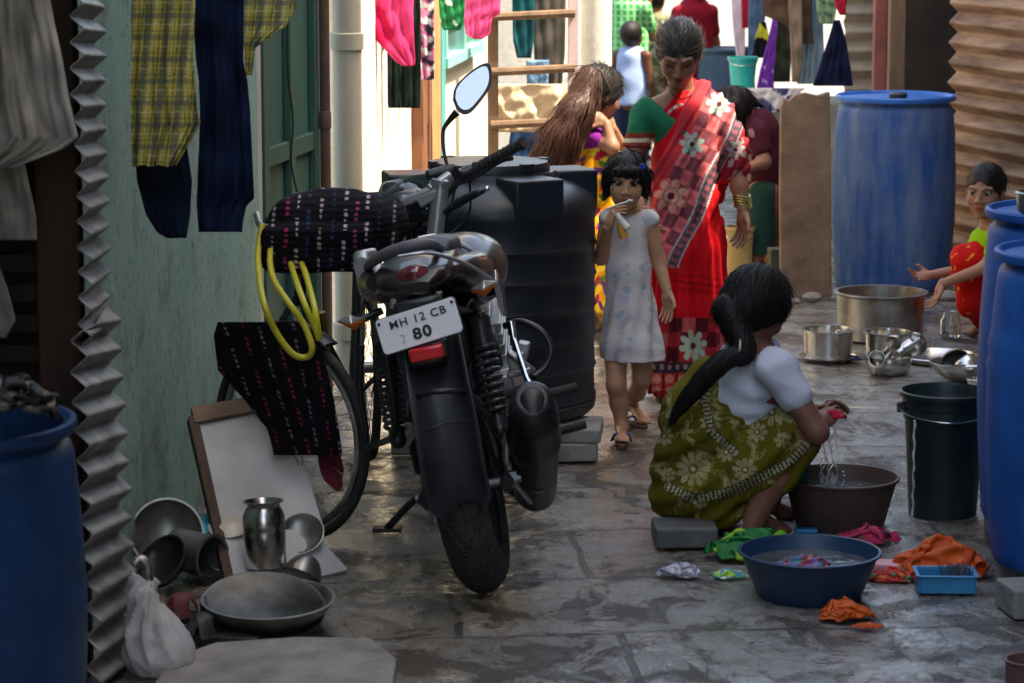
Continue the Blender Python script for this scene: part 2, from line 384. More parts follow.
M_teal = wall_mat('teal plaster', (.20, .38, .34), (.31, .46, .40), (.15, .165, .10), (.38, .50, .43))
M_green = mat('deep green paint', (.035, .095, .078), rough=.5, col2=(.055, .14, .115), vs_=8, stretch=(1, 1, .3), bump=.3)
M_cream = wall_mat('cream plaster', (.70, .63, .50), (.76, .70, .58), (.62, .52, .38), (.78, .74, .66))
M_pale = wall_mat('pale plaster', (.62, .59, .53), (.70, .67, .60), (.50, .46, .39), (.72, .70, .64))
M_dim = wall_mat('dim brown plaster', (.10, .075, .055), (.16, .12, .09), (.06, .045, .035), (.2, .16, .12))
def slab(name, a, b, t, z0, z1, m, label, cat='wall', group=None, kind=None):
    """upright slab from ground point a to b; t>0 puts its thickness to the left of a->b"""
    a = Vector((*a, 0)); b = Vector((*b, 0)); n = Vector((-(b - a).y, (b - a).x, 0)).normalized() * t
    q = [a, b, b + n, a + n]; V = [p + Vector((0, 0, z0)) for p in q] + [p + Vector((0, 0, z1)) for p in q]
    F = [(0, 3, 2, 1), (4, 5, 6, 7), (0, 1, 5, 4), (1, 2, 6, 5), (2, 3, 7, 6), (3, 0, 4, 7)]
    if t < 0: F = [f[::-1] for f in F]
    return props(make(name, V, F, m, smooth=False), label, cat, group, kind)
def px(u, Y): return (u - 512) / FPX * (Y * 1.0 + 0) * 1.01
wall_teal = slab('plaster_wall', (-1.16, 7.32), (-.925, 10.15), .25, -.05, 3.4, M_teal, 'mottled teal plaster wall behind the hanging plaid shirt and parked bicycle')
# pilaster edge and green door beyond the teal wall
slab('door_post', (-.925, 10.16), (-.915, 10.22), .2, 0, 3.0, mat('pale trim', (.42, .45, .40), col2=(.55, .56, .5), bump=.3), 'thin pale upright trim where teal wall meets the dark green door', 'door post')
dt = thing('door', 'dark green painted wooden door beside the cream drainpipe', 'door', (-.84, 10.75, 0))
d0, d1 = Vector((-.93, 10.24, 0)), Vector((-.78, 11.15, 0)); dd = (d1 - d0); dn = Vector((-dd.y, dd.x, 0)).normalized()
mb = MB(); rot = Matrix.Rotation(math.atan2(dd.y, dd.x), 3, 'Z')
mb.box((d0 + d1) / 2 + Vector((0, 0, 1.1)) + dn * .03, (dd.length, .04, 2.3), rot); mb.go('door_panel', M_green, dt, smooth=False, bevel=.003)
mb = MB()
for f in (.06, .5, .94): mb.box(d0 + dd * f + Vector((0, 0, 1.1)) + dn * -.005, (.07, .03, 2.3), rot)
for z in (.3, 1.0, 1.8): mb.box((d0 + d1) / 2 + Vector((0, 0, z)) - dn * .002, (dd.length * .98, .022, .07), rot)
mb.go('door_batten', M_green, dt, smooth=False, bevel=.004)
# drainpipes
def pipe(name, u, Y, r, m, label, z1=3.2, coll=()):
    X = W(u, 300, Y).x; t = thing(name, label, 'pipe', (X, Y, 0))
    mb = MB(); mb.tube([(X, Y, -.02), (X, Y, z1)], r, 24); mb.go('pipe_shaft', m, t)
    for v in coll:
        z = W(u, v, Y).z; mb = MB(); mb.lathe([(r * 1.02, -.035), (r * 1.16, -.033), (r * 1.16, .03), (r * 1.02, .035)], 24, (X, Y, z)); mb.go('pipe_collar', m, t)
    return t
M_pipe = mat('cream pipe paint', (.50, .46, .35), col2=(.62, .58, .46), rough=.45, vs_=5, stretch=(1, 1, .4), bump=.1)
pipe('drainpipe', 349.5, 11.25, .059, M_pipe, 'thick cream drainpipe standing left of the sunlit wall', coll=(41, 330))
pipe('drainpipe', 327, 11.1, .021, mat('brown pipe paint', (.10, .065, .045), rough=.5), 'thin brown pipe between green door and thick cream drainpipe', coll=(120,))
# sunlit wall
slab('plaster_wall', (-.64, 11.45), (-.10, 16.6), .3, -.05, 2.6, M_cream, 'sunlit cream plaster wall behind the black water tank')
bw0, bw1 = Vector((-.64, 11.45, 0)), Vector((-.10, 16.6, 0)); bwd = (bw1 - bw0).normalized()
def onwall(u, off=.02):          # point on the sunlit wall seen in column u
    a = (u - 512) / FPX * 1.008; k = bwd.x / bwd.y; Y = min(max((bw0.x + off - k * bw0.y) / (a - k), 11.4), 16.6)
    return Vector((bw0.x + (Y - bw0.y) * bwd.x / bwd.y + off, Y, 0))
# brown wooden door frame with teal edge on the sunlit wall
for (u0, u1, m, lab, cat, nm) in ((412, 421, mat('brown frame', (.16, .06, .03), col2=(.24, .10, .05), rough=.6), 'dark brown door post against the sunlit wall', 'door post', 'door_post'),
                   (422, 431, mat('orange frame', (.40, .19, .08), col2=(.52, .27, .12), rough=.6), 'orange brown door post right of the darker one', 'door post', 'door_post'),
                   (432, 436, mat('teal frame', (.06, .30, .29), col2=(.09, .38, .36), rough=.6), 'narrow teal painted post on the sunlit wall', 'door post', 'door_post')):
    a = onwall(u0, .0); b = onwall(u1, .0); slab(nm, (a.x + .002, a.y), (b.x + .002, b.y), -.05, 0, 1.9, m, lab, cat)
# small teal window
a = onwall(441); b = onwall(476); wt = thing('window', 'small teal framed window high on the sunlit wall', 'window', ((a.x + b.x) / 2, (a.y + b.y) / 2, 0))
za, zb = W(450, 63, a.y).z, W(450, 20, a.y).z
rotw = Matrix.Rotation(math.atan2(bwd.y, bwd.x), 3, 'Z'); cw = (a + b) / 2; Lw = (b - a).length
mb = MB(); M_tf = mat('pale teal paint', (.16, .42, .40), col2=(.24, .5, .47), rough=.6)
for s in (-1, 0, 1): mb.box(cw + bwd * s * Lw / 2 + Vector((0.01, 0, (za + zb) / 2)), (.07, .05, zb - za), rotw)
for z in (za, zb): mb.box(cw + Vector((.012, 0, z)), (Lw + .1, .07, .05), rotw)
mb.go('window_frame', M_tf, wt, smooth=False)
mb = MB(); mb.box(cw + Vector((-.004, 0, (za + zb) / 2)), (Lw, .03, zb - za), rotw); mb.go('window_pane', mat('dim glass', (.10, .22, .22), rough=.15, coat=.5, bump=0), wt, smooth=False)
# far walls
slab('plaster_wall', (6.5, 27), (-4, 27), .3, -.05, 3.0, M_pale, 'pale sunlit wall closing the far end of the lane')
slab('plaster_wall', (.2, 17.6), (-2.5, 17.8), .2, 0, 2.4, M_pale, 'pale wall behind the clothes hanging at the wooden ladder')
# unseen walls and a sheet
slab('occluder_wall', (2.61, 10.36), (2.9, 24), -.3, 0, 3.9, M_dim, 'dim added wall behind the rusty corrugated sheets', 'wall')  # added occluder, height chosen so sun reaches the standing woman's upper half
slab('occluder_wall', (2.3, -6), (2.3, 10.35), -.3, 0, 11, M_dim, 'tall unseen wall added outside the frame on the right of the lane', 'wall')  # added occluder, raised until it kept the sun off the near lane
slab('occluder_wall', (-1.45, -6), (-1.45, 7.1), 2.0, 0, 3.6, M_dim, 'unseen wall added outside the frame on the left of the lane', 'wall')  # added as an off-frame light occluder
slab('occluder_wall', (-4, -9), (6, -9), -.3, 0, 2.4, M_pale, 'pale unseen wall added behind the photographer')  # added so the motorcycle mirror reflects pale wall, less blue sky
mb = MB(); mb.box((-1.55, 5.7, 2.52), (1.2, 4.4, .03), Matrix.Rotation(R(7), 3, 'Y')); props(mb.go('occluder', M_dim, smooth=False), 'unseen added awning above the left side of the lane, above the hanging shirts', 'occluder')  # unseen sheet added overhead to darken the near left foreground
# corrugated sheets
def corr(a, b, z0, z1, pitch, amp, m, label, cat='metal sheet', lean=0., skew=0., n_u=24, ragged=0., seed=0, vertical=False):
    a = Vector((*a, 0)); b = Vector((*b, 0)); d = b - a; nn = Vector((-d.y, d.x, 0)).normalized()
    nz = int((z1 - z0) / pitch * 14); V = []; F = []
    if vertical: n_u = int(d.length / pitch * 12); nz = 20
    for j in range(nz + 1):
        z = z0 + (z1 - z0) * j / nz
        for i in range(n_u + 1):
            t = i / n_u
            rg = ragged * noise.noise(Vector((seed, z * 7, t * .1))) * (1 if i in (0, n_u) else 0) / d.length
            t2 = t + rg
            ph = (d.length * t if vertical else z + skew * t) * 2 * math.pi / pitch
            o = amp * (math.sin(ph) + (-.11 * math.sin(3 * ph) if not vertical else 0)) * (1 + .25 * noise.noise(Vector((seed, z * 4, 1)))) + .012 * noise.noise(Vector((t * 2 + seed, z * 1.5, 3))) + lean * z
            V.append(a + d * t2 + nn * o + Vector((0, 0, z)))
    for j in range(nz):
        for i in range(n_u):
            q = j * (n_u + 1) + i; F.append((q, q + 1, q + n_u + 2, q + n_u + 1))
    return props(make('corrugated_sheet', V, F, m, ang=60, solid=.002), label, cat)
M_galv = mat('galvanised sheet', (.10, .095, .085), rough=.5, metal=.25, col2=(.40, .39, .37), vs_=8, bump=.3, bs=30, stretch=(1, 1, 1), lo=.3, hi=.7)
M_rust = mat('sun-bleached rusty sheet', (.13, .065, .035), rough=.75, metal=0, col2=(.40, .25, .16), vs_=1.6, bump=.3, bs=60, stretch=(1, 1, 7), lo=.38, hi=.66)
a0 = W(84, 300, 6.75); a1 = W(106, 300, 7.2)
corr((a0.x, a0.y), (a1.x, a1.y), .86, 2.2, .062, .0135, M_galv, 'upper grey corrugated metal sheet edge left of the plaid shirt', ragged=.04, seed=3, skew=.03)
a0 = W(92, 550, 6.70); a1 = W(130, 550, 7.12)
corr((a0.x - .0, a0.y), (a1.x, a1.y), -.02, .93, .074, .016, M_galv, 'lower grey corrugated metal sheet edge behind the white plastic bag', ragged=.05, seed=8, skew=.05, lean=.03)
corr((2.60, 13.95), (2.33, 14.85), .0, 2.6, .105, .022, M_rust, 'large rusty brown corrugated wall sheet behind the tall blue drum', 'metal sheet', skew=.0, n_u=40, seed=5, ragged=.02)
p0, p1 = W(845, 0, 17.0), W(884, 0, 17.0)
corr((p0.x, 17.0), (p1.x, 17.05), .2, 1.9, .115, .02, mat('beige sheet', (.34, .27, .20), col2=(.50, .42, .33), rough=.7, vs_=5), 'beige corrugated sheet far back beside the maroon post', seed=9)
# posts at the far right shed
def post(u0, u1, Y, z1, m, label, name='wooden_post', cat='post', vb=200):
    a, b = W(u0, vb, Y), W(u1, vb, Y); w_ = b.x - a.x
    mb = MB(); mb.box(((a.x + b.x) / 2, Y, z1 / 2), (w_, w_, z1)); return props(mb.go(name, m, smooth=False, bevel=.006), label, cat)
post(870, 883, 16.2, 2.3, mat('maroon paint', (.20, .055, .05), col2=(.30, .10, .09), rough=.6), 'dull maroon square post behind the tall blue drum')
post(885, 901, 16.0, 2.3, M_wood, 'weathered brown square post just right of the maroon one')
mb = MB(); mb.box((W(928, 50, 16.4).x, 16.5, 1.2), (.46, .06, 2.4)); props(mb.go('shed_gap', mat('doorway shade', (.022, .016, .013), col2=(.05, .035, .028)), smooth=False), 'dark sheet painting the shade in the shed doorway above the tall blue drum', 'door')  # dark sheet stands in for the shade inside the doorway gap
# left dark shack
mb = MB(); q = W(60, 300, 6.95); mb.box((q.x, 6.97, 1.2), (.11, .07, 2.6)); props(mb.go('wooden_post', M_woodd, smooth=False, bevel=.006), 'dark brown shack post behind the hanging white shirt', 'post')
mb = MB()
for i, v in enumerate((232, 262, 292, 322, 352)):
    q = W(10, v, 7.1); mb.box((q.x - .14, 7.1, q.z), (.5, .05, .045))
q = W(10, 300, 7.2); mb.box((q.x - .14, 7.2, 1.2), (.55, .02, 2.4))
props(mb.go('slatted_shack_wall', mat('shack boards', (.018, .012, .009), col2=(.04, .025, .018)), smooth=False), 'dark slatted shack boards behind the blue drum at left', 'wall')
# low cement step in the foreground
V = []; pts = [G(150, 700), G(392, 700), G(397, 668), G(372, 648), G(300, 646), G(215, 652), G(170, 668)]
top = [p + Vector((0, 0, .028)) for p in pts]; n = len(pts)
props(make('cement_step', pts + top, [tuple(range(n, 2 * n))] + [(i, (i + 1) % n, n + (i + 1) % n, n + i) for i in range(n)], M_conc, bevel=.008, smooth=False), 'low flat cement step in the bottom left foreground', 'step')
# pipe elbow by the wall
mb = MB(); P = [G(128, 600) + Vector((-.12, 0.05, .10)), W(128, 568, 7.62), W(139, 560, 7.62), W(147, 566, 7.62), W(148, 583, 7.62), G(149, 604)]
mb.tube(spline(P, 5), .016, 12); props(mb.go('bent_pipe', M_alu), 'bent grey metal pipe end at the foot of the teal wall', 'pipe')
# cable on the green door
mb = MB(); mb.tube(spline([W(289, -10, 10.2), W(287, 60, 10.2), W(293, 120, 10.2), W(291, 160, 10.2), W(297, 192, 10.2)], 6), .004, 6); props(mb.go('cable', M_blackp), 'thin black cable hanging against the dark green door', 'cable')
# far pillar
q = W(596, 100, 14.6); mb = MB(); mb.lathe([(.085, 0), (.083, .6), (.08, 1.2), (.082, 2.2)], 24, (q.x, 14.6, 0)); props(mb.go('round_pillar', M_pale), 'round pale plaster pillar behind the girl combing her long hair', 'pillar')
# wooden ladder
lt = thing('ladder', 'wooden ladder with three rungs leaning before the hanging clothes', 'ladder', (W(530, 100, 13.2).x, 13.2, 0))
for (u, w_, m) in ((493, .05, M_wood), (573, .052, mat('pink painted pole', (.55, .42, .42), col2=(.68, .55, .54), rough=.6))):
    b = W(u, 100, 13.2); mb = MB(); mb.box((b.x, 13.2, 1.0), (w_, .05, 2.0)); mb.go('rail', m, lt, smooth=False, bevel=.005)
for v in (14, 69, 122, 175, 228):
    a, b = W(491, v + 3, 13.16), W(575, v - 1, 13.16); mb = MB(); mb.tube([a, b], .02, 8); mb.go('rung', M_wood, lt)
# ================================================================== drums, tank, pots
def drum(u, Y, H, r, m, label, z0=0, lid=True, cap=True, group='blue plastic drums', mlid=None, bands=(.36, .42), barrel=.02):
    x = W(u, 400, Y).x; t = thing('plastic_drum', label, 'drum', (x, Y, z0), group=group)
    pr = [(0, .01), (r * .88, .012), (r * .93, 0), (r * .97, .03)]
    for k in range(25):
        q = k / 24; z = .05 + q * (H - .13); rr = r * (.97 + barrel / r * math.sin(math.pi * q))
        for b_ in bands: rr += .008 * math.exp(-((z / H - b_) / .011) ** 2)
        pr.append((rr, z))
    pr += [(r * .95, H - .06), (r * .90, H - .045), (r * .90, H - .03)]
    if not lid: pr += [(r * .98, H - .028), (r * 1.0, H - .015), (r * .99, H - .002), (r * .95, H), (r * .90, H - .01), (r * .87, H - .06), (r * .88, .1), (0, .08)]
    MB().lathe(pr, 72).go('drum_body', m, t, world=False)
    if lid:
        MB().lathe([(r * .90, H - .03), (r * 1.0, H - .028), (r * 1.01, H - .018), (r * 1.005, H - .006), (r * .98, H), (r * .95, H - .002), (r * .92, H - .016), (r * .3, H - .012), (0, H - .012)], 72).go('lid', mlid or m, t, world=False)
        if cap: MB().lathe([(.045, H - .012), (.045, H + .014), (.037, H + .02), (0, H + .02)], 24, (-.01, -r * .55, 0)).go('bung_cap', M_blackp, t, world=False)
    return t
drum(889, 14.05, .965, .298, M_blueold, 'tall scuffed faded blue drum with bright blue lid behind the cooking pots', mlid=mat('lid blue', (.01, .11, .42), col2=(.02, .16, .55), rough=.4), bands=(.33, .80), group='blue plastic drums')
drum(1075, 8.4, .96, .285, M_bluep, 'blue drum with black cooking pot on its lid, beside the black bucket', z0=.08, bands=(.5,), cap=False)
drum(1093, 7.85, .90, .288, M_bluep, 'nearest blue ribbed drum at the right edge, raised on grey blocks', z0=.085, bands=(.62, .70), barrel=.022, cap=False)
drum(-62, 6.1, .83, .305, mat('dark blue plastic', (.004, .03, .10), col2=(.008, .05, .16), rough=.45, bump=.1), 'open dark blue drum at the left edge in front of the shack', lid=False, bands=(.5,))
# blocks
def block(c, d, label, rz=0, m=M_conc, name='concrete_block', cat='block', group=None):
    mb = MB(); mb.box((0, 0, d[2] / 2), d); o = mb.go(name, m, world=False, loc=(c[0], c[1], c[2] if len(c) > 2 else 0), smooth=False, bevel=.007); o.rotation_euler = (0, 0, R(rz)); return props(o, label, cat, group)
for (u, v, Yo, lab) in ((1005, 612, 0, 'front grey block under the nearest blue drum'), (1012, 596, .25, 'rear grey block under the nearest blue drum')):
    g = G(u, v); block((g.x + .06, g.y + Yo * .5), (.13, .16, .082), lab, 10)
g = W(1050, 540, 8.55); block((g.x, g.y, 0), (.4, .12, .078), 'long grey block under the blue drum beside the bucket')
# black cooking pot on drum lid
q = W(1032, 220, 8.4); z_ = .08 + .952
t = thing('cooking_pot', 'dark cooking pot resting on the lid of a blue drum', 'pot', (q.x, 8.28, z_))
MB().lathe([(0, 0), (.05, 0), (.066, .012), (.07, .05), (.068, .062), (.075, .066), (.066, .07), (.064, .05), (.045, .02), (0, .015)], 32).go('pot_body', M_dull, t, world=False)
# black bucket
g = W(942, 520, 8.83); t = thing('bucket', 'tall black plastic bucket full of water beside the blue drums', 'bucket', (g.x, 8.83, 0)); t.scale = (.97, .97, .93)
MB().lathe([(0, .005), (.105, .005), (.112, 0), (.128, .30), (.131, .335), (.136, .337), (.135, .375), (.138, .378), (.140, .412), (.148, .414), (.149, .43), (.143, .434), (.137, .42), (.125, .25), (.12, .2), (0, .2)], 64).go('bucket_body', mat('bucket black', (.007, .016, .016), col2=(.014, .028, .026), rough=.42, bump=.08), t, world=False)
for s in (-1, 1): MB().box((s * .148, 0, .375), (.02, .03, .035)).go('handle_lug', M_blackp, t, world=False, bevel=.003)
mb = MB(); mb.tube(spline([(.155, .0, .375), (.13, -.08, .36), (.04, -.15, .35), (-.04, -.152, .35), (-.13, -.08, .36), (-.155, 0, .375)], 6), .003, 6); mb.go('bucket_handle', M_steel, t, world=False)
MB().lathe([(0, .392), (.136, .392)], 48).go('water', mat('water', (.02, .03, .03), rough=.04, bump=.3, bs=30, coat=.5), t, world=False)
# thin stream of water falling from the bucket
M_water = mat('falling water', (.85, .88, .9), rough=.05, trans=.75, ior=1.33, bump=.2, bs=80, rv=.03, col2=(.95, .97, 1))
q0, q1 = W(911.5, 398, 8.80), G(912, 549)
q0 = Vector((q1.x - .002, q1.y, .40)); mb = MB(); mb.tube([q0 + (q1 - q0) * (k / 24) + Vector((.002 * math.sin(k * 1.7), 0, 0)) for k in range(25)], [.0035 + .0012 * math.sin(k * 2.3) for k in range(25)], 8)
props(mb.go('water_stream', M_water), 'thin stream of water running down to the ground left of the black bucket', 'water stream')
# basins
def basin(u, v_front, r, H, m, label, rb=.7, z0=0, contents=None, group=None):
    g = G(u, v_front, z0); Y = g.y + r * rb; x = W(u, 500, Y).x
    t = thing('basin', label, 'basin', (x, Y, z0), group=group); b = r * rb
    MB().lathe([(0, .008), (b * .9, .006), (b, 0), (b * 1.04, .006), (r * .86, H * .55), (r * .93, H * .85), (r * .945, H * .93), (r * .995, H * .95), (r, H * .98), (r * .99, H), (r * .955, H), (r * .93, H * .93), (r * .84, H * .5), (b * .95, .018), (0, .016)], 72).go('basin_body', m, t, world=False)
    MB().lathe([(0, H * .70), (r * .875, H * .70)], 48).go('water', mat('wash water', (.05, .055, .05), col2=(.09, .10, .10), rough=.04, bump=.8, bs=22, dist=.01, coat=.3), t, world=False)
    return t
b_blue = basin(810.5, 608, .205, .132, mat('navy plastic', (.008, .032, .075), col2=(.012, .045, .10), rough=.4, bump=.1), 'dark blue round washing basin with clothes soaking, in the foreground')
b_brown = basin(840, 534, .188, .158, mat('brown plastic', (.06, .035, .028), col2=(.09, .055, .045), rough=.5, bump=.1), 'brown round basin catching water from the squatting woman\'s hands', rb=.72)
# steel vessels
def vessel(name, label, cat, c, prof, m=M_steel, rot=(0, 0, 0), n=56, part='body', group=None):
    t = thing(name, label, cat, c, rot, group); MB().lathe(prof, n).go(part, m, t, world=False); return t
def potprof(r, H, rb=.95, rim=.012, th=.004, belly=0):
    return [(0, 0), (r * rb * .93, 0), (r * rb, H * .05)] + [(r * (rb + (1 - rb) * k / 8) + belly * math.sin(math.pi * k / 8), H * (.05 + .88 * k / 8)) for k in range(1, 9)] + [(r + rim, H * .97), (r + rim, H), (r - th, H), (r - th * 1.5, H * .9), (r * rb - th * 2, H * .08), (0, H * .06)]
def gpos(u, v_front, r, z=0):
    g = G(u, v_front, z); Y = g.y + r; return (W(u, v_front, Y).x, Y, z)
g = gpos(880, 346, .20); t = vessel('cooking_pot', 'largest wide steel cooking pot under the hands of the girl in red trousers', 'pot', g, potprof(.196, .215, .96, .014), M_dull)
MB().lathe([(0, .15), (.185, .15)], 40).go('water', mat('wash water'), t, world=False)
g = gpos(828, 364, .125); vessel('steel_plate', 'flat steel plate lying under the small pot at left of the large pot', 'plate', g, [(0, 0), (.105, 0), (.12, .014), (.124, .014), (.124, .018), (.118, .018), (.104, .004), (0, .004)])
t = vessel('cooking_pot', 'small steel cooking pot standing on a plate left of the large pot', 'pot', (g[0], g[1], .006), potprof(.106, .125, .93, .014), M_steel)
mb = MB(); mb.tube([(-.02, .03, .03), (.03, -.03, .125), (.04, -.035, .135)], [.006, .006, .012], 8); mb.go('spoon', M_steel, t, world=False)
g = gpos(888, 362, .105); vessel('cooking_pot', 'steel pot behind the bowl of tumblers, in front of the large pot', 'pot', g, potprof(.098, .115, .96, .010), M_steel)
g = gpos(889, 377, .098); tb = vessel('steel_bowl', 'round steel bowl heaped with washed tumblers, nearest of the pots', 'bowl', g, potprof(.090, .072, .86, .008, belly=.008), M_steel)
tum = [(0, 0), (.024, 0), (.026, .004), (.032, .078), (.034, .08), (.031, .08), (.025, .008), (0, .006)]
for k, (dx, dy, dz, rx, ry, lab) in enumerate(((-.055, -.01, .065, 80, -40, 'steel tumbler lying leftmost in the steel bowl'), (-.015, -.02, .085, 40, -30, 'steel tumbler tipped upright in the middle of the steel bowl'), (.03, .0, .075, 60, 35, 'steel tumbler lying right of centre in the steel bowl'), (.0, .04, .09, 75, 10, 'steel tumbler at the back of the steel bowl'))):
    vessel('tumbler', lab, 'tumbler', (g[0] + dx, g[1] + dy, dz), tum, M_steel, (R(rx), R(ry), R(k * 50)), 24, group='steel tumblers in the bowl')
t = thing('ladle', 'steel ladle sticking out of the bowl of tumblers', 'ladle', (g[0] + .02, g[1], .08)); mb = MB(); mb.tube([(-.01, 0, 0), (.06, -.01, .035), (.105, -.015, .065)], [.005, .005, .009], 8); mb.go('ladle_handle', M_steel, t, world=False)
MB().ball((-.015, 0, -.006), (.03, .03, .014), 16).go('ladle_cup', M_steel, t, world=False)
g = gpos(950, 366, .14); g2 = g
vessel('steel_plate', 'wide steel tray under the pans at the right of the pots', 'plate', (g[0] - .05, g[1] + .02, 0), [(0, 0), (.15, 0), (.165, .02), (.17, .02), (.166, .024), (.148, .005), (0, .005)])
def wok(r, H): return [(r * .3 * 0, 0)] + [(r * math.sin(a), H * (1 - math.cos(a)) / 1) for a in [R(8 * k) for k in range(1, 11)]] + [(r * 1.0, H * .9), (r * 1.03, H * .92), (r * .98, H * .93)] + [(r * .97 * math.sin(a), H * (1 - math.cos(a)) + .006) for a in [R(8 * k) for k in range(10, 0, -1)]] + [(0, .006)]
g = gpos(962, 386, .11); vessel('wok', 'shallow round steel wok among the washed pots, nearest the blue drums', 'wok', g, wok(.132, .088), M_steel)
vessel('steel_bowl', 'small bright steel bowl turned over in the wok', 'bowl', (g[0] + .015, g[1], .115), wok(.062, .05), M_steel, (R(170), 0, 0), 40)
vessel('steel_pan', 'dark rimmed steel pan tilted in the wok beside the small bowl', 'pan', (g[0] - .04, g[1] + .03, .105), wok(.058, .045), M_dull, (R(120), R(-20), 0), 40)
g = gpos(915, 362, .05); vessel('steel_bowl', 'small round steel bowl leaning between tumbler bowl and wok', 'bowl', (g[0], g[1] + .05, .05), wok(.052, .05), M_steel, (R(70), R(-10), 0), 40)
g = gpos(978, 392, .05); vessel('steel_bowl', 'small steel bowl on the ground partly hidden by blue drum', 'bowl', g, wok(.05, .05), M_steel, (0, 0, 0), 40)
M_glass = mat('glass', (.9, .95, .92), rough=.05, trans=.95, bump=.1, bs=20, col2=(.95, 1, .97), rv=.03)
g = gpos(950, 338, .045); t = vessel('glass_jar', 'clear glass jar standing behind the steel wok', 'jar', g, [(0, 0), (.04, 0), (.046, .01), (.046, .075), (.034, .092), (.034, .11), (.038, .112), (.031, .112), (.031, .09), (.042, .073), (.042, .012), (0, .006)], M_glass, n=32)
# bottom left utensils
g = G(264, 643); vessel('wide_pan', 'wide dull steel pan on the ground, lowest of the bottom left utensils', 'pan', (g.x, g.y + .15, .0), wok(.178, .095), M_dull, (R(4), 0, 0))
q = W(262, 602, g.y + .14); vessel('round_tray', 'large dull steel tray propped over the wide pan under the steel water pot', 'tray', (q.x, g.y + .13, .050), [(0, 0), (.15, 0), (.168, .012), (.172, .012), (.172, .018), (.165, .018), (.148, .006), (0, .006)], mat('sooty steel', (.03, .03, .027), rough=.35, metal=.8, col2=(.10, .097, .09), vs_=7, bump=.2, bs=20), (R(20), R(4), 0))
q = W(264, 574, 7.87); LOTA = [(0, 0), (.062, 0), (.067, .006), (.069, .10), (.0675, .108), (.069, .116), (.068, .150), (.060, .166), (.054, .176), (.058, .186), (.065, .190), (.066, .194), (.060, .194), (.050, .178), (.055, .165), (.06, .14), (.06, .01), (0, .008)]
vessel('water_pot', 'tall shiny steel water pot with flared rim standing on the tray', 'water pot', (q.x, 7.93, .045), [(r * .9, z) for r, z in LOTA], M_steel, (R(-3), R(-2), 0))
q = W(196, 575, 7.98); t = vessel('cooking_pot', 'steel pot lying on its side left of the tall water pot', 'pot', (q.x - .06, 7.99, .085), potprof(.062, .15, .97, .006), M_dull, (R(92), 0, R(52)))
q = W(172, 590, 8.0); vessel('wide_pan', 'dark steel pan standing on edge at the wall behind lying pot', 'pan', (q.x - .02, 8.06, .10), wok(.105, .07), M_dull, (R(65), R(-25), R(20)))
q = W(311, 583, 7.98); vessel('steel_bowl', 'small round steel bowl turned over right of the tray', 'bowl', (q.x, 7.98, .065), wok(.058, .075), M_dull, (R(150), R(25), 0), 40)
q = W(303, 560, 8.06); vessel('frying_pan', 'shallow steel pan tilted behind the tall water pot', 'pan', (q.x, 8.10, .09), wok(.066, .035), M_dull, (R(50), R(-12), 0), 40)
q = W(222, 590, 7.95); vessel('steel_bowl', 'small dull steel bowl on the ground between lying pot and big pan', 'bowl', (q.x, 7.97, .0), wok(.055, .05), M_dull, (R(10), R(12), 0), 40)
q = W(170, 600, 7.8); vessel('wide_pan', 'dark steel pan leaning at the wall just behind the plastic bag', 'pan', (q.x, 7.86, .05), wok(.085, .06), mat('sooty steel'), (R(35), R(-40), 0), 40)
q = W(203, 552, 8.12); vessel('pot_lid', 'turquoise enamel lid behind the lying steel pot', 'lid', (q.x, 8.13, .12), [(0, .02), (.05, .014), (.085, 0), (.088, .002), (.05, .02), (0, .026)], mat('turquoise enamel', (.01, .25, .32), rough=.3), (R(8), 0, 0), 40)
q = W(231, 556, 8.1); vessel('pot_lid', 'cream enamel lid between the lying pot and tall water pot', 'lid', (q.x, 8.05, .135), [(0, .02), (.04, .014), (.06, 0), (.062, .002), (.04, .02), (0, .026)], mat('cream enamel', (.5, .45, .38), rough=.4), (R(20), 0, 0), 40)
vessel('cooking_pot', 'dull steel pot under the enamel lids at the wall', 'pot', (q.x - .05, 8.12, 0), potprof(.09, .11, .93, .008), M_dull)
# water tank
TX, TY = W(490, 300, 10.0).x, 10.0; TZ = .12; tr = .385
tt = thing('water_tank', 'big black ribbed plastic water tank raised on blocks behind the motorbike', 'water tank', (TX, TY, TZ))
pr = [(0, 0), (tr * .93, 0), (tr * .985, .02), (tr, .05)]
nr = 6
for k in range(nr):
    z0 = .06 + k * .11; pr += [(tr * .985, z0 - .004), (tr, z0 + .006), (tr * .985, z0 + .018), (tr * .978, z0 + .09)]
pr += [(tr, .725), (tr * .995, .75), (tr * .96, .785), (tr * .80, .825), (tr * .62, .85), (tr * .60, .872), (tr * .2, .878), (0, .878)]
M_tank = mat('tank plastic', (.010, .013, .018), rough=.36, col2=(.022, .026, .032), vs_=5, bump=.12, bs=12, dist=.004)
MB().lathe(pr, 96).go('tank_body', M_tank, tt, world=False)
MB().lathe([(tr * .52, .87), (tr * .56, .872), (tr * .56, .892), (tr * .54, .905), (tr * .2, .915), (0, .915)], 64).go('tank_lid', M_tank, tt, world=False)
mb = MB()
for k in range(6): mb.box((tr * .54 * math.cos(k + .4), tr * .54 * math.sin(k + .4), .895), (.03, .05, .03), Matrix.Rotation(k + .4, 3, 'Z'))
mb.go('lid_clamps', M_tank, tt, world=False, bevel=.003)
for a in (-62, 20, 100, 190):
    c = Vector((tr * .78 * math.cos(R(a)), tr * .78 * math.sin(R(a)), .80)); MB().box(c, (.16, .19, .14), Matrix.Rotation(R(a), 3, 'Z')).go('lifting_lug', M_tank, tt, world=False, bevel=.008)
g = G(574, 470); block((g.x - .02, TY - .24, 0), (.19, .26, .065), 'lower rough grey block under the right side of the tank', 6)
block((g.x - .0, TY - .23, .066), (.21, .26, .05), 'upper grey board-like block directly under the tank', -4)
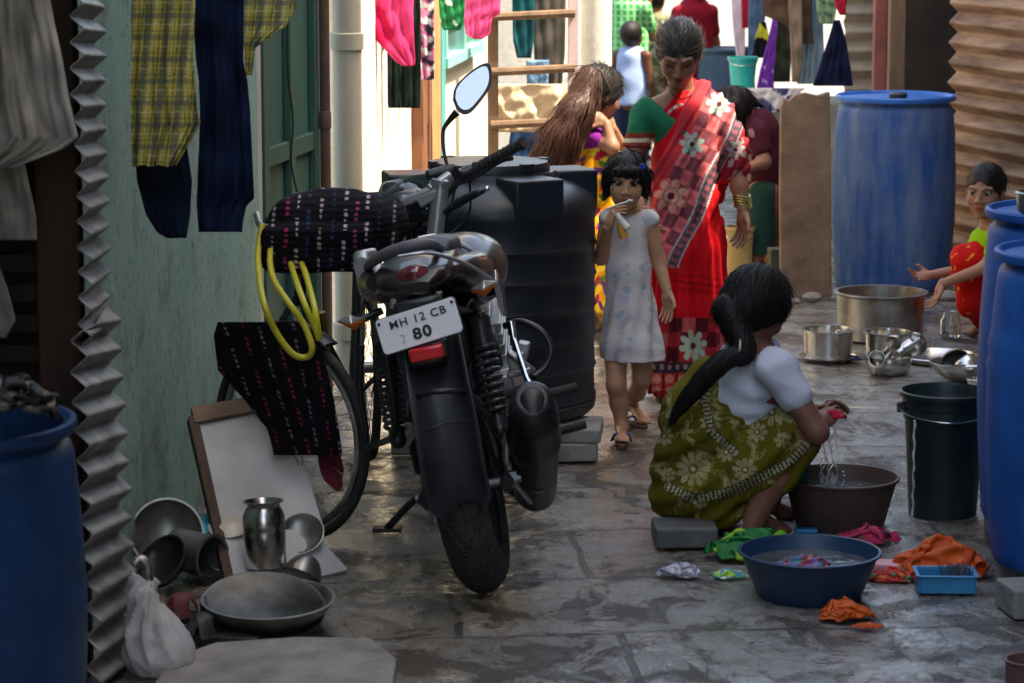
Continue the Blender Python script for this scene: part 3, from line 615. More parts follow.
block((TX - .25, TY - .1, 0), (.2, .3, .117), 'grey block under the left side of the tank')
# turquoise and yellow buckets
def bucket(u, v0, Y, r, H, m, label):
    q = W(u, v0, Y); t = thing('bucket', label, 'bucket', (q.x, Y, max(0, q.z)))
    MB().lathe([(0, .004), (r * .78, 0), (r * .97, H * .92), (r * 1.05, H * .93), (r * 1.05, H), (r * .98, H), (r * .74, .02), (0, .015)], 40).go('bucket_body', m, t, world=False)
    mb = MB(); mb.tube(spline([(-r * 1.05, 0, H * .95), (-r * .8, -r * .8, H * .8), (0, -r * 1.1, H * .75), (r * .8, -r * .8, H * .8), (r * 1.05, 0, H * .95)], 5), .003, 6); mb.go('bucket_handle', M_steel, t, world=False)
bucket(742.5, 89, 17.0, .088, .195, mat('turquoise plastic', (.0, .34, .33), col2=(.01, .45, .42), rough=.4, bump=.05), 'bright turquoise bucket standing on the far ledge among hanging clothes')
g = G(740, 281); bucket(739, 281, g.y + .1, .075, .27, mat('yellow plastic', (.42, .28, .10), col2=(.55, .38, .16), rough=.5), 'faded yellow bucket behind the woman in the red sari')
# far drum + ledge with white cloth
drum(722, 20.0, .86, .2, mat('dull navy plastic', (.02, .05, .09), col2=(.04, .08, .13), rough=.5), 'dark blue drum far behind between the maroon dress and turquoise bucket', cap=False)
a, b = W(742, 95, 16.9), W(850, 95, 16.9)
mb = MB(); mb.box(((a.x + b.x) / 2, 17.0, W(742, 100, 16.9).z / 2), (b.x - a.x, .5, W(742, 100, 16.9).z)); props(mb.go('stone_ledge', M_conc, smooth=False, bevel=.02), 'grey stone ledge under turquoise bucket and hanging clothes', 'ledge')
# rough brown stone slab
V = []; F = []
u0, u1 = 781, 831; n = 14; outl = [(u0, 298), (u1 + 1, 297), (u1, 200), (u1 - 1, 92), (818, 96), (806, 93), (795, 95), (789, 101), (784, 98), (u0, 108), (u0 - 1, 200)]
P = [W(u, v, 13.6) for u, v in outl]; Pb = [p + Vector((0, .07, 0)) for p in P]; n = len(P)
props(make('stone_slab', P + Pb, [tuple(range(n)), tuple(range(2 * n - 1, n - 1, -1))] + [(i, n + i, n + (i + 1) % n, (i + 1) % n) for i in range(n)], mat('rough brown stone', (.12, .075, .05), col2=(.25, .17, .12), rough=.85, vs_=4, bump=.6, bs=25, dist=.01), smooth=False, bevel=.006), 'upright rough brown slab with jagged top left of tall scuffed drum', 'slab')
g = G(776, 291); block((g.x, g.y + .05, 0), (.07, .1, .21), 'small upright mossy block at the foot of the brown slab', 5, mat('mossy stone', (.05, .045, .03), col2=(.11, .10, .07), rough=.9, bump=.5))
# stones under the girl and debris
for k, (u, v, s) in enumerate(((812, 300, .05), (795, 303, .03), (905, 300, .04), (948, 300, .06), (855, 300, .05))):
    q = G(u, v); mb = MB(); mb.ball((q.x, q.y, s * .3), (s, s * .7, s * .5), 12); o = mb.go('stone', M_conc); props(o, ['flat stone left of the large pot by the brown slab', 'small stone at the foot of the brown slab', 'small stone behind the large pot', 'stone beside the red trousers girl', 'stone under the front of the tall scuffed drum'][k], 'stone')
# ================================================================== cloths
def lin(h): h = h.lstrip('#'); return np.array([(int(h[i:i + 2], 16) / 255) ** 2.2 for i in (0, 2, 4)])
def hang(name, label, cat, edges, Y, colfn, fold=.02, nf=5, step=.006, dY=0, group=None, seed=0, parent=None, sharp=.5, belly=0, ragged=0.):
    """hanging cloth: edges=[(v,uL,uR),..] top to bottom; colfn(a,b,P)->rgb, a metres across, b metres down"""
    rows = []; vs2 = [e[0] for e in edges]; sM = FPX / Y
    nv = max(3, int((vs2[-1] - vs2[0]) / sM / step)); wmax = max(e[2] - e[1] for e in edges) / sM; nu = max(6, int(wmax / step))
    vv = np.linspace(vs2[0], vs2[-1], nv + 1); L_ = np.interp(vv, vs2, [e[1] for e in edges]); R_ = np.interp(vv, vs2, [e[2] for e in edges])
    t = np.linspace(0, 1, nu + 1); U = L_[:, None] + (R_ - L_)[:, None] * t[None]; Vv = np.repeat(vv[:, None], nu + 1, 1)
    if ragged: Vv = Vv + ragged * np.sin(t * 17 + seed)[None] * ((vv - vs2[0]) / (vs2[-1] - vs2[0]))[:, None] ** 3
    a_ = (U - 512) / FPX; b_ = (341.5 - Vv) / FPX
    q = np.linspace(0, 1, nv + 1)[:, None]
    rs = np.random.default_rng(int(seed * 10) + 5); f = 0
    for o_ in range(5):
        kk = nf * (.45 + .42 * o_); ph = t[None] * kk * 2 * math.pi + rs.uniform(0, 6.28) + rs.uniform(.5, 1.6) * np.sin(q * rs.uniform(1.5, 4) + rs.uniform(0, 6)) + rs.uniform(-1.5, 1.5) * q
        f = f + np.abs(np.sin(ph)) ** .8 * (1 if o_ % 2 else -1) * (.9 / (1 + .5 * o_)) * (.35 + .65 * q ** .7)
    f = f * sharp * 1.3 + .35 * np.sin(q * 7 + t[None] * 9 + seed) * np.sin(q * 13 - t[None] * 4 + seed) * .6
    Yd = Y + fold * .8 * f + dY * t[None] - belly * np.sin(t[None] * math.pi)
    tt_ = Yd / (cp + b_ * sp); P = np.stack([a_ * tt_, Yd + 0 * tt_, CAMH + tt_ * (-sp + b_ * cp)], -1)
    A = (U - L_.mean()) / sM; B = (Vv - vs2[0]) / sM
    col = colfn(A, B, P) if callable(colfn) else np.broadcast_to(np.array(colfn), P.shape)
    ii = np.arange(nv)[:, None] * (nu + 1) + np.arange(nu)[None]
    F = np.stack([ii, ii + nu + 1, ii + nu + 2, ii + 1], -1).reshape(-1, 4)
    o = make(name, P.reshape(-1, 3), F, M_cloth, parent, col=np.ascontiguousarray(col).reshape(-1, 3), ang=180, solid=.0025)
    if label: props(o, label, cat, group)
    return o
def stripe(x, p, w_, o=0): q = np.mod(x + o, p) / p; return (q < w_ / p).astype(float)
def plaid(A, B, P):
    A = A + .10 * B
    c = np.ones(A.shape + (3,)) * lin('c3b552')
    for s, al, co in ((stripe(A, .052, .018) * 1, .68, '505a66'), (stripe(A, .052, .003, .026), .8, 'e0e0d8'), (stripe(A, .052, .004, .01), .7, '3a4450'), (stripe(B, .06, .014), .55, '505a66'), (stripe(B, .06, .003, .03), .6, 'ddd8b0'), (stripe(B, .06, .003, .012), .6, '3a4450')):
        m = (s * al)[..., None]; c = c * (1 - m) + lin(co) * m
    return c
def solidc(h, h2=None, s=20):
    def f(A, B, P):
        c = np.ones(A.shape + (3,)) * lin(h)
        if h2: m = (np.clip(vn(P, s) * .8 + .5, 0, 1))[..., None]; c = c * (1 - m) + lin(h2) * m
        return c
    return f
def blotch(base, cols, s=30, th=.45, seed=0):
    def f(A, B, P):
        c = np.ones(A.shape + (3,)) * lin(base)
        for i, h in enumerate(cols): m = (vn(P, s, seed + i * 5 + 1) > th)[..., None]; c = np.where(m, lin(h), c)
        return c
    return f
# left foreground
hang('plaid_shirt', 'yellow and grey plaid shirt hanging on the teal wall', 'shirt', [(-30, 132, 196), (60, 131, 193), (110, 131, 197), (124, 131, 200), (146, 131, 188), (166, 133, 176)], 7.72, plaid, .034, 2.6, .003, seed=1, sharp=.7, ragged=1)
hang('plaid_shirt', 'narrow piece of yellow plaid shirt hanging right of the navy trousers', 'shirt', [(-20, 240, 297), (8, 240, 296), (25, 242, 287), (48, 244, 255), (75, 246, 252)], 8.15, plaid, .018, 2.5, .003, seed=2)
hang('dark_cloth', 'navy cloth hanging below the hem of the yellow plaid shirt', 'cloth', [(140, 135, 186), (180, 137, 192), (215, 146, 190), (233, 158, 187), (238, 168, 186)], 7.80, solidc('0c1522', '182536'), .018, 3, seed=4)
hang('navy_trousers', 'dark navy trousers hanging between two yellow plaid shirts', 'trousers', [(-30, 190, 244), (60, 196, 243), (80, 199, 247), (110, 200, 250), (150, 199, 252), (198, 197, 254), (206, 197, 246), (220, 198, 243), (232, 199, 242)], 7.86, solidc('0b1428', '1b2845'), .032, 2.2, seed=7, sharp=.8)
mb = MB(); mb.tube([W(96, -12, 7.7), W(200, -14, 7.9), W(300, -12, 8.3)], .004, 8); props(mb.go('clothes_line', M_blackp), 'thin clothes line along the teal wall just above the shirts', 'line')
hang('white_shirt', 'crumpled white shirt hanging at the top left corner', 'shirt', [(-30, -40, 42), (0, -40, 50), (60, -40, 62), (105, -40, 70), (138, -35, 78), (150, -35, 60), (168, -35, 12)], 6.6, solidc('a5a19a', 'b6b2aa'), .05, 2.2, seed=3, sharp=1)
hang('white_cloth', 'greyish white cloth hanging below the crumpled white shirt', 'cloth', [(150, -40, 22), (180, -40, 28), (215, -38, 36), (240, -38, 37)], 6.72, solidc('8c8983', '9b978f'), .025, 3, seed=9)
hang('white_cloth', 'small pale cloth hanging at the left edge above blue drum', 'cloth', [(262, -40, -2), (290, -40, 8), (320, -40, 16), (338, -40, 6)], 6.75, solidc('8c8983'), .02, 3, seed=5)
# laundry on the sunlit wall
L = [('pink_scarf', 'sheer magenta pink scarf hanging left on the sunlit wall', 'scarf', [(-20, 368, 415), (10, 368, 413), (40, 376, 414), (62, 396, 415), (66, 404, 414)], 12.0, blotch('d23c72', ['c21d50'], 8, .1)),
     ('dark_cloth', 'dark green-black trousers hanging below the magenta scarf', 'trousers', [(-10, 366, 420), (40, 387, 421), (104, 388, 420), (108, 389, 420)], 12.15, solidc('10201d', '1a2b28')),
     ('black_cloth', 'black cloth strip hanging left behind the magenta scarf', 'cloth', [(-10, 365, 380), (50, 366, 384), (58, 366, 380)], 12.2, solidc('14161a')),
     ('printed_dress', 'white dress with pink and black print right of the magenta scarf', 'dress', [(-10, 411, 434), (30, 412, 434), (60, 417, 434), (80, 419, 434)], 12.3, blotch('e5dfe2', ['d84f8f', '39394a', 'e892b5'], 45, .35)),
     ('green_scarf', 'bright green cloth hanging right of the printed dress', 'cloth', [(-10, 438, 466), (20, 440, 464), (30, 443, 460)], 12.6, blotch('1f7a4b', ['e7efe9'], 40, .75)),
     ('pink_shirt', 'bright pink shirt hanging above the small teal window', 'shirt', [(-10, 462, 501), (14, 463, 500), (18, 464, 492), (34, 466, 490), (39, 474, 482)], 13.0, blotch('dc4c84', ['c93a70'], 12, .2)),
     ('teal_cloth', 'dark teal cloth hanging behind the ladder', 'cloth', [(-10, 512, 535), (40, 513, 534), (58, 517, 531)], 14.0, solidc('0c3b44', '125059')),
     ('grey_coat', 'grey brown coat hanging behind the ladder', 'coat', [(-10, 533, 566), (50, 534, 565), (86, 536, 562)], 14.1, solidc('3b3a3a', '5a5550')),
     ('blue_jeans', 'pale blue jeans hanging low behind the ladder', 'jeans', [(60, 526, 549), (85, 527, 548)], 14.05, solidc('5f87ab', '7ea0c0')),
     ('white_scarf', 'pinkish white scarf hanging far behind near the red cloth', 'scarf', [(-10, 731, 744), (30, 733, 745), (62, 737, 745)], 18.2, solidc('cbb9c4')),
     ('red_cloth', 'narrow red cloth hanging far behind beside the blue jeans', 'cloth', [(-10, 741, 750), (28, 742, 750)], 18.1, solidc('a3213a')),
     ('blue_jeans', 'faded blue denim hanging above the turquoise bucket', 'jeans', [(-10, 749, 768), (30, 748, 764), (56, 748, 758)], 18.0, solidc('3f5570', '556d8a')),
     ('yellow_bag', 'yellow and black bag hanging left of the purple cloth', 'bag', [(22, 760, 766), (38, 755, 769), (58, 752, 768)], 17.8, blotch('b9b23a', ['16161a'], 14, -.2)),
     ('purple_cloth', 'purple cloth with pale pattern hanging on the far shed', 'cloth', [(16, 773, 780), (40, 768, 779), (70, 760, 774), (90, 756, 774)], 17.3, blotch('7a3da8', ['c9a5dc'], 40, .6)),
     ('green_coat', 'dark olive coat hanging right of the purple cloth', 'coat', [(15, 778, 792), (60, 775, 791), (82, 773, 790)], 17.2, solidc('2b2f26', '3b4034')),
     ('brown_jacket', 'brown jacket hanging at the top right of the purple cloth', 'jacket', [(-10, 762, 812), (15, 763, 812), (25, 786, 812), (44, 800, 814)], 17.0, solidc('4a3a30', '5e4c40')),
     ('beige_trousers', 'beige brown trousers hanging below the brown jacket', 'trousers', [(-5, 788, 802), (60, 791, 803), (82, 792, 799)], 16.95, solidc('766557', '8b7968')),
     ('denim_shirt', 'light blue denim shirt hanging left of the navy cloth', 'shirt', [(-10, 800, 822), (50, 800, 824), (84, 797, 820)], 17.1, solidc('5d7486', '7d93a2')),
     ('green_scarf', 'pale green patterned scarf above the navy cloth', 'scarf', [(-10, 815, 837), (12, 817, 836), (24, 820, 834)], 16.8, blotch('7f9a78', ['4a6b55'], 50, .3)),
     ('red_cloth', 'small red cloth at top edge beside the beige corrugated sheet', 'cloth', [(-10, 833, 848), (6, 835, 846), (15, 840, 846)], 16.7, solidc('b5263c')),
     ('navy_cloth', 'navy blue cloth gathered to a point in front of beige sheet', 'cloth', [(20, 834, 840), (40, 828, 846), (70, 818, 851), (86, 813, 853)], 16.7, solidc('10152b', '1a2140'))]
for i, (nm, lab, cat, e, Y, cf) in enumerate(L):
    hang(nm, lab, cat, e, Y, cf, .022, 2.5 + i % 3, .008 if Y < 14 else .011, seed=i * 1.3)
def heap(name, label, cat, u, v, ru, h, colfn, rY=.6, seed=0, z0=0, parent=None, fr=1.0, Y=None, N=46, it=230, pts=3):
    """a square of cloth dropped in a heap: small position-based simulation, gathered until it buckles"""
    g = G(u, v, z0) if Y is None else W(u, v, Y); sM = FPX / g.y; rx = ru / sM; ry = rx * rY; rs = np.random.default_rng(int(seed * 37) + 11)
    zb = z0 if Y is None else g.z; L_ = rx * 2 * 1.75 * (1 + .25 * (fr - 1)); d0 = L_ / (N - 1); asp = max(.8, rY * 1.25)
    i, j = np.meshgrid(np.linspace(-1, 1, N), np.linspace(-1, 1, N)); a0 = rs.uniform(0, 6.28); X = np.stack([i * math.cos(a0) - j * math.sin(a0) * asp, i * math.sin(a0) + j * math.cos(a0) * asp, 0 * i], -1)
    Q = np.stack([i, j, 0 * i + seed], -1); P = X * np.array([rx, ry, 0]) * .80
    def flr(P): q = np.clip(1 - (P[..., 0] / rx) ** 2 - (P[..., 1] / ry) ** 2, 0, 1); return .0025 + h * .62 * q ** .8 * (1 + .35 * np.sin(P[..., 0] / rx * 3.1 + seed) * np.sin(P[..., 1] / ry * 2.3 + seed))
    P[..., 0] += rx * .16 * vn(Q, 2.6, 1); P[..., 1] += ry * .16 * vn(Q, 2.6, 4); P[..., 2] = flr(P) + h * (.35 + .8 * vn(Q, 4.2, 7) + .5 * vn(Q, 9, 3)); P += rs.normal(0, .0012, P.shape)
    def con(P, di, dj, rest, k):
        n = N
        for par in (0, 1):
            A = [slice(0, n - di), slice(0, n - dj)]; B_ = [slice(di, n), slice(dj, n)]
            m = ((np.arange(n)[:, None] // max(di, 1) if di else np.arange(n)[None] // max(dj, 1)) + np.zeros((n, n), int)) % 2 == par
            m = m[A[0], A[1]][..., None]; d = P[B_[0], B_[1]] - P[A[0], A[1]]; l = np.linalg.norm(d, axis=-1, keepdims=True) + 1e-9; c = d * (l - rest) / l * .5 * k * m
            P[A[0], A[1]] += c; P[B_[0], B_[1]] -= c
    V_ = np.zeros_like(P)
    for t in range(it):
        O = P.copy(); P += V_ * .90; P[..., 2] -= .00012
        r_ = np.sqrt((P[..., 0] / rx) ** 2 + (P[..., 1] / ry) ** 2)[..., None]; P[..., :2] -= P[..., :2] * np.clip(r_ - 1, 0, .5) * .25
        for _ in range(2):
            con(P, 1, 0, d0, .9); con(P, 0, 1, d0 * asp, .9); con(P, 1, 1, d0 * math.hypot(1, asp), .5); con(P, 2, 0, 2 * d0, .16); con(P, 0, 2, 2 * d0 * asp, .16)
        fz_ = flr(P); low = P[..., 2] < fz_; P[..., 2] = np.where(low, fz_, P[..., 2]); P[..., 2] = np.minimum(P[..., 2], h * 1.35); V_ = P - O; V_[low] *= .3
    P = P + np.array([g.x, g.y, zb]); col = colfn(i * L_ / 2, j * L_ / 2, np.stack([i * L_ / 2, j * L_ / 2, 0 * i + seed], -1) + np.array([g.x, g.y, 0]) * 0) if callable(colfn) else np.broadcast_to(colfn, P.shape)
    ii = np.arange(N - 1)[:, None] * N + np.arange(N - 1)[None]; F = np.stack([ii, ii + 1, ii + N + 1, ii + N], -1).reshape(-1, 4)
    o = make(name, P.reshape(-1, 3), F, M_wetcloth, parent, col=np.ascontiguousarray(col).reshape(-1, 3), ang=180, solid=.0022, sub=1)
    if label: props(o, label, cat)
    return o
M_wetcloth = mat('wet cloth', attr=True, rough=.6, spec=.4, bump=.5, bs=110, vs_=14, dist=.005, lo=.25, hi=.6)
heap('green_cloth', 'crumpled wet green cloth with lime edge behind the dark blue basin', 'cloth', 748, 557, 46, .10, blotch('0f6a33', ['16813c', '8fc52c'], 16, .25), .7, 1.0)
heap('lime_cloth', 'lime green end of cloth beside the squatting woman\'s foot', 'cloth', 781, 541, 13, .04, solidc('7fbf2a', '4ea02c'), .8, 5)
heap('blue_cloth', 'small light blue and lime cloth in front of the green heap', 'cloth', 730, 578, 20, .03, blotch('4c9bb0', ['8fc52c', 'd8e2d4'], 40, .1), .6, 2.2)
heap('white_rag', 'small crumpled white rag on the wet ground left of the green cloth', 'rag', 678, 577, 24, .055, blotch('a9a5b0', ['86829a', 'c9c5cc'], 70, .2), .6, 3.4, fr=1.6)
heap('orange_rag', 'crumpled orange rag in front of the dark blue basin', 'rag', 846, 619, 31, .06, solidc('c04e1c', 'd8662a'), .62, 4.6, fr=1.4)
heap('orange_rag_end', None, None, 868, 628, 17, .014, solidc('c04e1c'), .4, 1.6).name = 'orange_rag_tail'
heap('printed_cloth', 'crumpled magenta and dark green printed cloth beside the brown basin', 'cloth', 868, 543, 34, .065, blotch('9c1843', ['14463a', '1b1a24', 'c5395e'], 26, .3), .55, 5.9, fr=1.3)
heap('red_printed_cloth', 'red printed cloth with green motif right of the dark blue basin', 'cloth', 892, 580, 30, .035, blotch('b32a24', ['d4672f', '4f7a48'], 26, .4), .6, 6.8)
heap('orange_cloth', 'large rumpled orange cloth beside the blue drums behind the blue tray', 'cloth', 940, 572, 52, .10, solidc('b8451a', 'd25c24'), .8, 7.7, fr=1.1)
heap('dark_blue_rag', 'small dark blue rag beside the pot of tumblers', 'rag', 850, 361, 13, .035, solidc('1a2238', '2b3656'), .6, 9.1)
heap('soaking_clothes', 'red and multicoloured clothes soaking inside the dark blue basin', 'clothes', 800, 564, 34, .035, blotch('8a2c3a', ['c98b45', '49788c', '7a6a9a'], 40, .25), .7, 8, Y=b_blue.location.y)
o = bpy.data.objects['soaking_clothes']; o.location.z = .080; o.location.x = b_blue.location.x - .01; o.location.y = b_blue.location.y
# fold the tail into the orange rag
tail = bpy.data.objects['orange_rag_tail']; root_ = bpy.data.objects['orange_rag']; tail.location = tail.location - root_.location; tail.parent = root_; tail.name = 'cloth_end'
# tray with brush, soap dish, plastic bag, sandals
g = G(945, 590); t = thing('plastic_tray', 'small light blue plastic tray with a scrubbing brush, front right', 'tray', (g.x, g.y, 0), (0, 0, R(-2)))
M_lb = mat('light blue plastic', (.01, .17, .36), col2=(.02, .24, .46), rough=.4, bump=.05)
mb = MB(); mb.box((0, 0, .004), (.15, .10, .006))
for s in (-1, 1): mb.box((s * .079, 0, .028), (.006, .116, .05)); mb.box((0, s * .055, .0275), (.152, .006, .049))
mb.go('tray_body', M_lb, t, world=False, smooth=False, bevel=.002)
mb = MB()
for s in (-1, 1): mb.box((s * .083, 0, .054), (.012, .124, .005)); mb.box((0, s * .059, .0535), (.154, .012, .005))
mb.go('tray_rim', M_lb, t, world=False, smooth=False, bevel=.002)
tb_ = thing('scrubbing_brush', 'dark wiry scrubbing brush lying in the light blue tray', 'brush', (g.x + .03, g.y + .01, .03))
mb = MB()
for k in range(70):
    a = Vector((rng.normal(0, .016), rng.normal(0, .012), 0)); mb.tube([a, a + Vector((rng.normal(0, .012), rng.normal(0, .008), .035 + .012 * rng.random()))], .0012, 4)
mb.go('bristles', mat('bristles', (.12, .12, .13), rough=.5), tb_, world=False)
mb = MB(); mb.box((0, 0, -.004), (.06, .035, .012)); mb.go('brush_back', M_woodd, tb_, world=False, bevel=.003)
g = G(893, 570); t = thing('soap_dish', 'flat pink soap dish between dark blue basin and orange cloth', 'soap dish', (g.x, g.y, .002), (0, 0, R(-12)))
mb = MB(); mb.box((0, 0, .012), (.11, .075, .022)); mb.go('dish_body', mat('pink plastic', (.55, .22, .25), col2=(.65, .3, .32), rough=.4), t, world=False, bevel=.006)
g = G(806, 533); mb = MB(); mb.box((g.x, g.y, .008), (.07, .04, .014)); props(mb.go('plastic_scoop', M_lb, bevel=.004), 'flat blue plastic scrap at the foot of the brown basin', 'scrap')
g = G(1030, 700); vessel('tin_can', 'reddish tin partly visible in the bottom right corner', 'tin', (g.x, g.y + .02, 0), potprof(.06, .10, .96, .006), mat('red enamel', (.14, .06, .06), rough=.5))
# white plastic bag
F_ = Field(W(110, 690, 7.0) - Vector((.1, .2, .1)), W(190, 570, 7.0) + Vector((.1, .25, .1)), .005); c = G(150, 683); c.y += .1
F_.ell(c + Vector((0, 0, .075)), (.078, .072, .082), k=.02); F_.ell(c + Vector((.02, 0, .05)), (.078, .07, .06), k=.03); F_.cap(c + Vector((-.01, .0, .12)), c + Vector((-.03, 0, .20)), .060, .034, .03)
F_.cap(c + Vector((-.03, 0, .2)), c + Vector((-.052, .01, .262)), .030, .010, .015); F_.cap(c + Vector((-.02, 0, .2)), c + Vector((.004, .01, .235)), .030, .010, .015)
F_.disp(lambda X, Y, Z: .020 * np.abs(np.sin(np.arctan2(Y - c.y, X - c.x + .01) * 4.5 + 2.2 * np.sin(Z * 16) + 1.5 * sn(X, Y, Z, 9, 1))) ** .6 * np.clip(Z / .12, .25, 1) + .006 * np.abs(sn(X, Y, Z, 30, 2)) - .012); F_.below(.0)
V, F = F_.mesh(1); props(make('plastic_bag', V, F, mat('white plastic film', (.52, .53, .54), col2=(.68, .69, .70), rough=.25, bump=.35, bs=22, dist=.010, vs_=5, sub=.4, trans=.3), ang=180), 'knotted white plastic bag beside the black sandals, bottom left', 'bag')
# sandals
def sandal(c, rz, label, m, ms, L_=.25, group=None, tilt=0, strap='cross', sole=.022, name='sandal'):
    t = thing(name, label, 'sandal', c, (R(tilt), 0, R(rz)), group); V = []; n = 40
    for k in range(n):
        a = 2 * math.pi * k / n; y = math.cos(a); w_ = (.036 + .008 * y) * (1 - .1 * math.exp(-((y + .2) / .3) ** 2)); V.append((math.sin(a) * w_ * L_ / .25 * (abs(math.sin(a)) ** -.15 if abs(math.sin(a)) > .01 else 1), y * L_ / 2, 0))
    V2 = V + [(x, y, z + sole) for x, y, z in V]
    make('sole', V2, [tuple(range(n))[::-1], tuple(range(n, 2 * n))] + [(i, (i + 1) % n, n + (i + 1) % n, n + i) for i in range(n)], m, t, world=False, bevel=.003, ang=60)
    if strap == 'cross':
        for s in (-1, 1):
            mb = MB(); mb.tube(spline([(-s * .038, L_ * .02, sole * .7), (-s * .02, L_ * .1, sole + .04), (s * .012, L_ * .2, sole + .042), (s * .038, L_ * .27, sole * .7)], 5), .022, 8, flat=.18); mb.go('strap', ms, t, world=False)
    else:
        for s in (-1, 1):
            mb = MB(); mb.tube(spline([(0, L_ * .30, sole), (s * .018, L_ * .14, sole + .028), (s * .034, -L_ * .04, sole * .7)], 5), .008, 8, flat=.5); mb.go('strap', ms, t, world=False)
    return t
M_bs = mat('black sandal', (.012, .012, .012), col2=(.03, .028, .026), rough=.5)
g = G(215, 648); sandal((g.x, g.y + .05, .005), 70, 'black sandal lying front right beside the wide pan', M_bs, M_bs, tilt=0, group='black sandals')
g = G(190, 632); sandal((g.x, g.y + .06, .012), 58, 'black sandal with red lining behind the front one', M_bs, mat('red lining', (.10, .008, .010), rough=.6), tilt=3, group='black sandals')
# ================================================================== board, mats, hose, bundle
bl, br = G(236, 590), G(350, 573); tl, tr_ = W(197, 412, 8.42), W(272, 398, 8.55)
def quadslab(name, q, th, m, **k):
    q = [Vector(p) for p in q]; n = (q[1] - q[0]).cross(q[3] - q[0]).normalized() * th; V = q + [p - n for p in q]
    return make(name, V, [(0, 1, 2, 3), (7, 6, 5, 4), (0, 4, 5, 1), (1, 5, 6, 2), (2, 6, 7, 3), (3, 7, 4, 0)], m, smooth=False, **k)
t = thing('board', 'white board with worn wooden top batten leaning in front of the bicycle', 'board', ((bl + br) / 2))
q = [bl, bl + (br - bl) * .62, br + (tr_ - br) * .02, br + (tr_ - br) * .16 + (bl - br) * .10, br + (tr_ - br) * .30 + (bl - br) * .04, br + (tr_ - br) * .5, tr_, tl]
cc_ = (q[0] + q[2] + q[6] + q[7]) / 4; nn_ = (q[2] - q[0]).cross(q[7] - q[0]).normalized() * .012; n = len(q)
make('panel', q + [p - nn_ for p in q], [tuple(range(n)), tuple(range(2 * n - 1, n - 1, -1))] + [(i, n + i, n + (i + 1) % n, (i + 1) % n) for i in range(n)], mat('old white laminate', (.40, .40, .40), col2=(.52, .52, .51), rough=.55, vs_=4, bump=.2), t, smooth=False)
up = (tl - bl).normalized(); ac = (tr_ - tl).normalized(); nf_ = -nn_.normalized() if nn_.y > 0 else nn_.normalized()
if nf_.y > 0: nf_ = -nf_
quadslab('top_batten', [tl - up * .055 + nf_ * .014 - ac * .02, tr_ - up * .05 + nf_ * .014, tr_ + up * .012 + nf_ * .014, tl + up * .012 + nf_ * .014 - ac * .02], .025, M_wood, parent=t)
quadslab('side_batten', [bl - ac * .03 + nf_ * .01, bl - ac * .002 + nf_ * .01, tl - ac * .004 - up * .02 + nf_ * .01, tl - ac * .035 - up * .02 + nf_ * .01], .03, M_woodd, parent=t)
def dashes(P, cols_u, base='131218', seed=0, per=9.0):
    u, v = proj(P.reshape(-1, 3)); u = u.reshape(P.shape[:-1]); v = v.reshape(P.shape[:-1])
    c = np.ones(P.shape) * lin(base); tex = (np.sin(v * 2.2) * .5 + .5)[..., None] * lin('1d1b22') * .5; c = c + tex
    for (fn, h, w_, ph) in cols_u:
        d = np.abs(u - fn(v)) < w_; on = (np.sin(v * 1.15 + ph) > -.1) & (np.sin(v * .21 + ph * 2) > -.55); c = np.where((d & on)[..., None], lin(h), c)
    return c * np.array([.72, .62, .68])
# woven bundle on the bicycle
lo = W(255, 275, 8.3); hi = W(412, 180, 9.0); F_ = Field(lo - Vector((.05, .05, .05)), hi + Vector((.05, .1, .05)), .005)
A_, B_ = W(294, 230, 8.62), W(372, 228, 8.72); F_.ell(W(335, 215, 8.66), (.165, .13, .085), k=.05)
F_.rbox((A_ + B_) / 2 + Vector((0, 0, .0)), (.20, .14, .105), .085, k=.02); F_.ell(W(385, 222, 8.75), (.075, .12, .085), k=.05); F_.rbox(W(318, 245, 8.6), (.17, .12, .075), .03, k=.02)
F_.disp(lambda X, Y, Z: .007 * sn(X, Y, Z, 14, 2) + .0016 * np.sin(Z * 330 + 5 * X))
V, F = F_.mesh(1)
cu = [(lambda v, a=a, b=b: a + b * ((v - 225) / 40) ** 2 + (v - 225) * -.06, h, w_, ph) for a, b, h, w_, ph in ((273, 3, 'b9b2b4', 1.2, 0), (286, 2, 'b23a6c', 1.6, 1), (297, 2, 'cfc9cc', 1.3, 2), (308, 1, '2f4f7a', 1.2, 3), (320, 1, 'c9c3c6', 1.4, 4), (333, 0, '2f4f7a', 1.2, 5), (345, 0, 'd5cfd0', 1.4, 6), (356, 0, 'b8507c', 1.6, 7), (367, -1, 'd0cacc', 1.3, 8), (379, -1, '33465f', 1.2, 9), (394, -1, 'b9b2b4', 1.3, 10))]
bun = make('woven_bundle', V, F, M_cloth, col=dashes(V, cu), ang=180); props(bun, 'black woven mat bundle with white and pink dashes on the bicycle', 'mat')
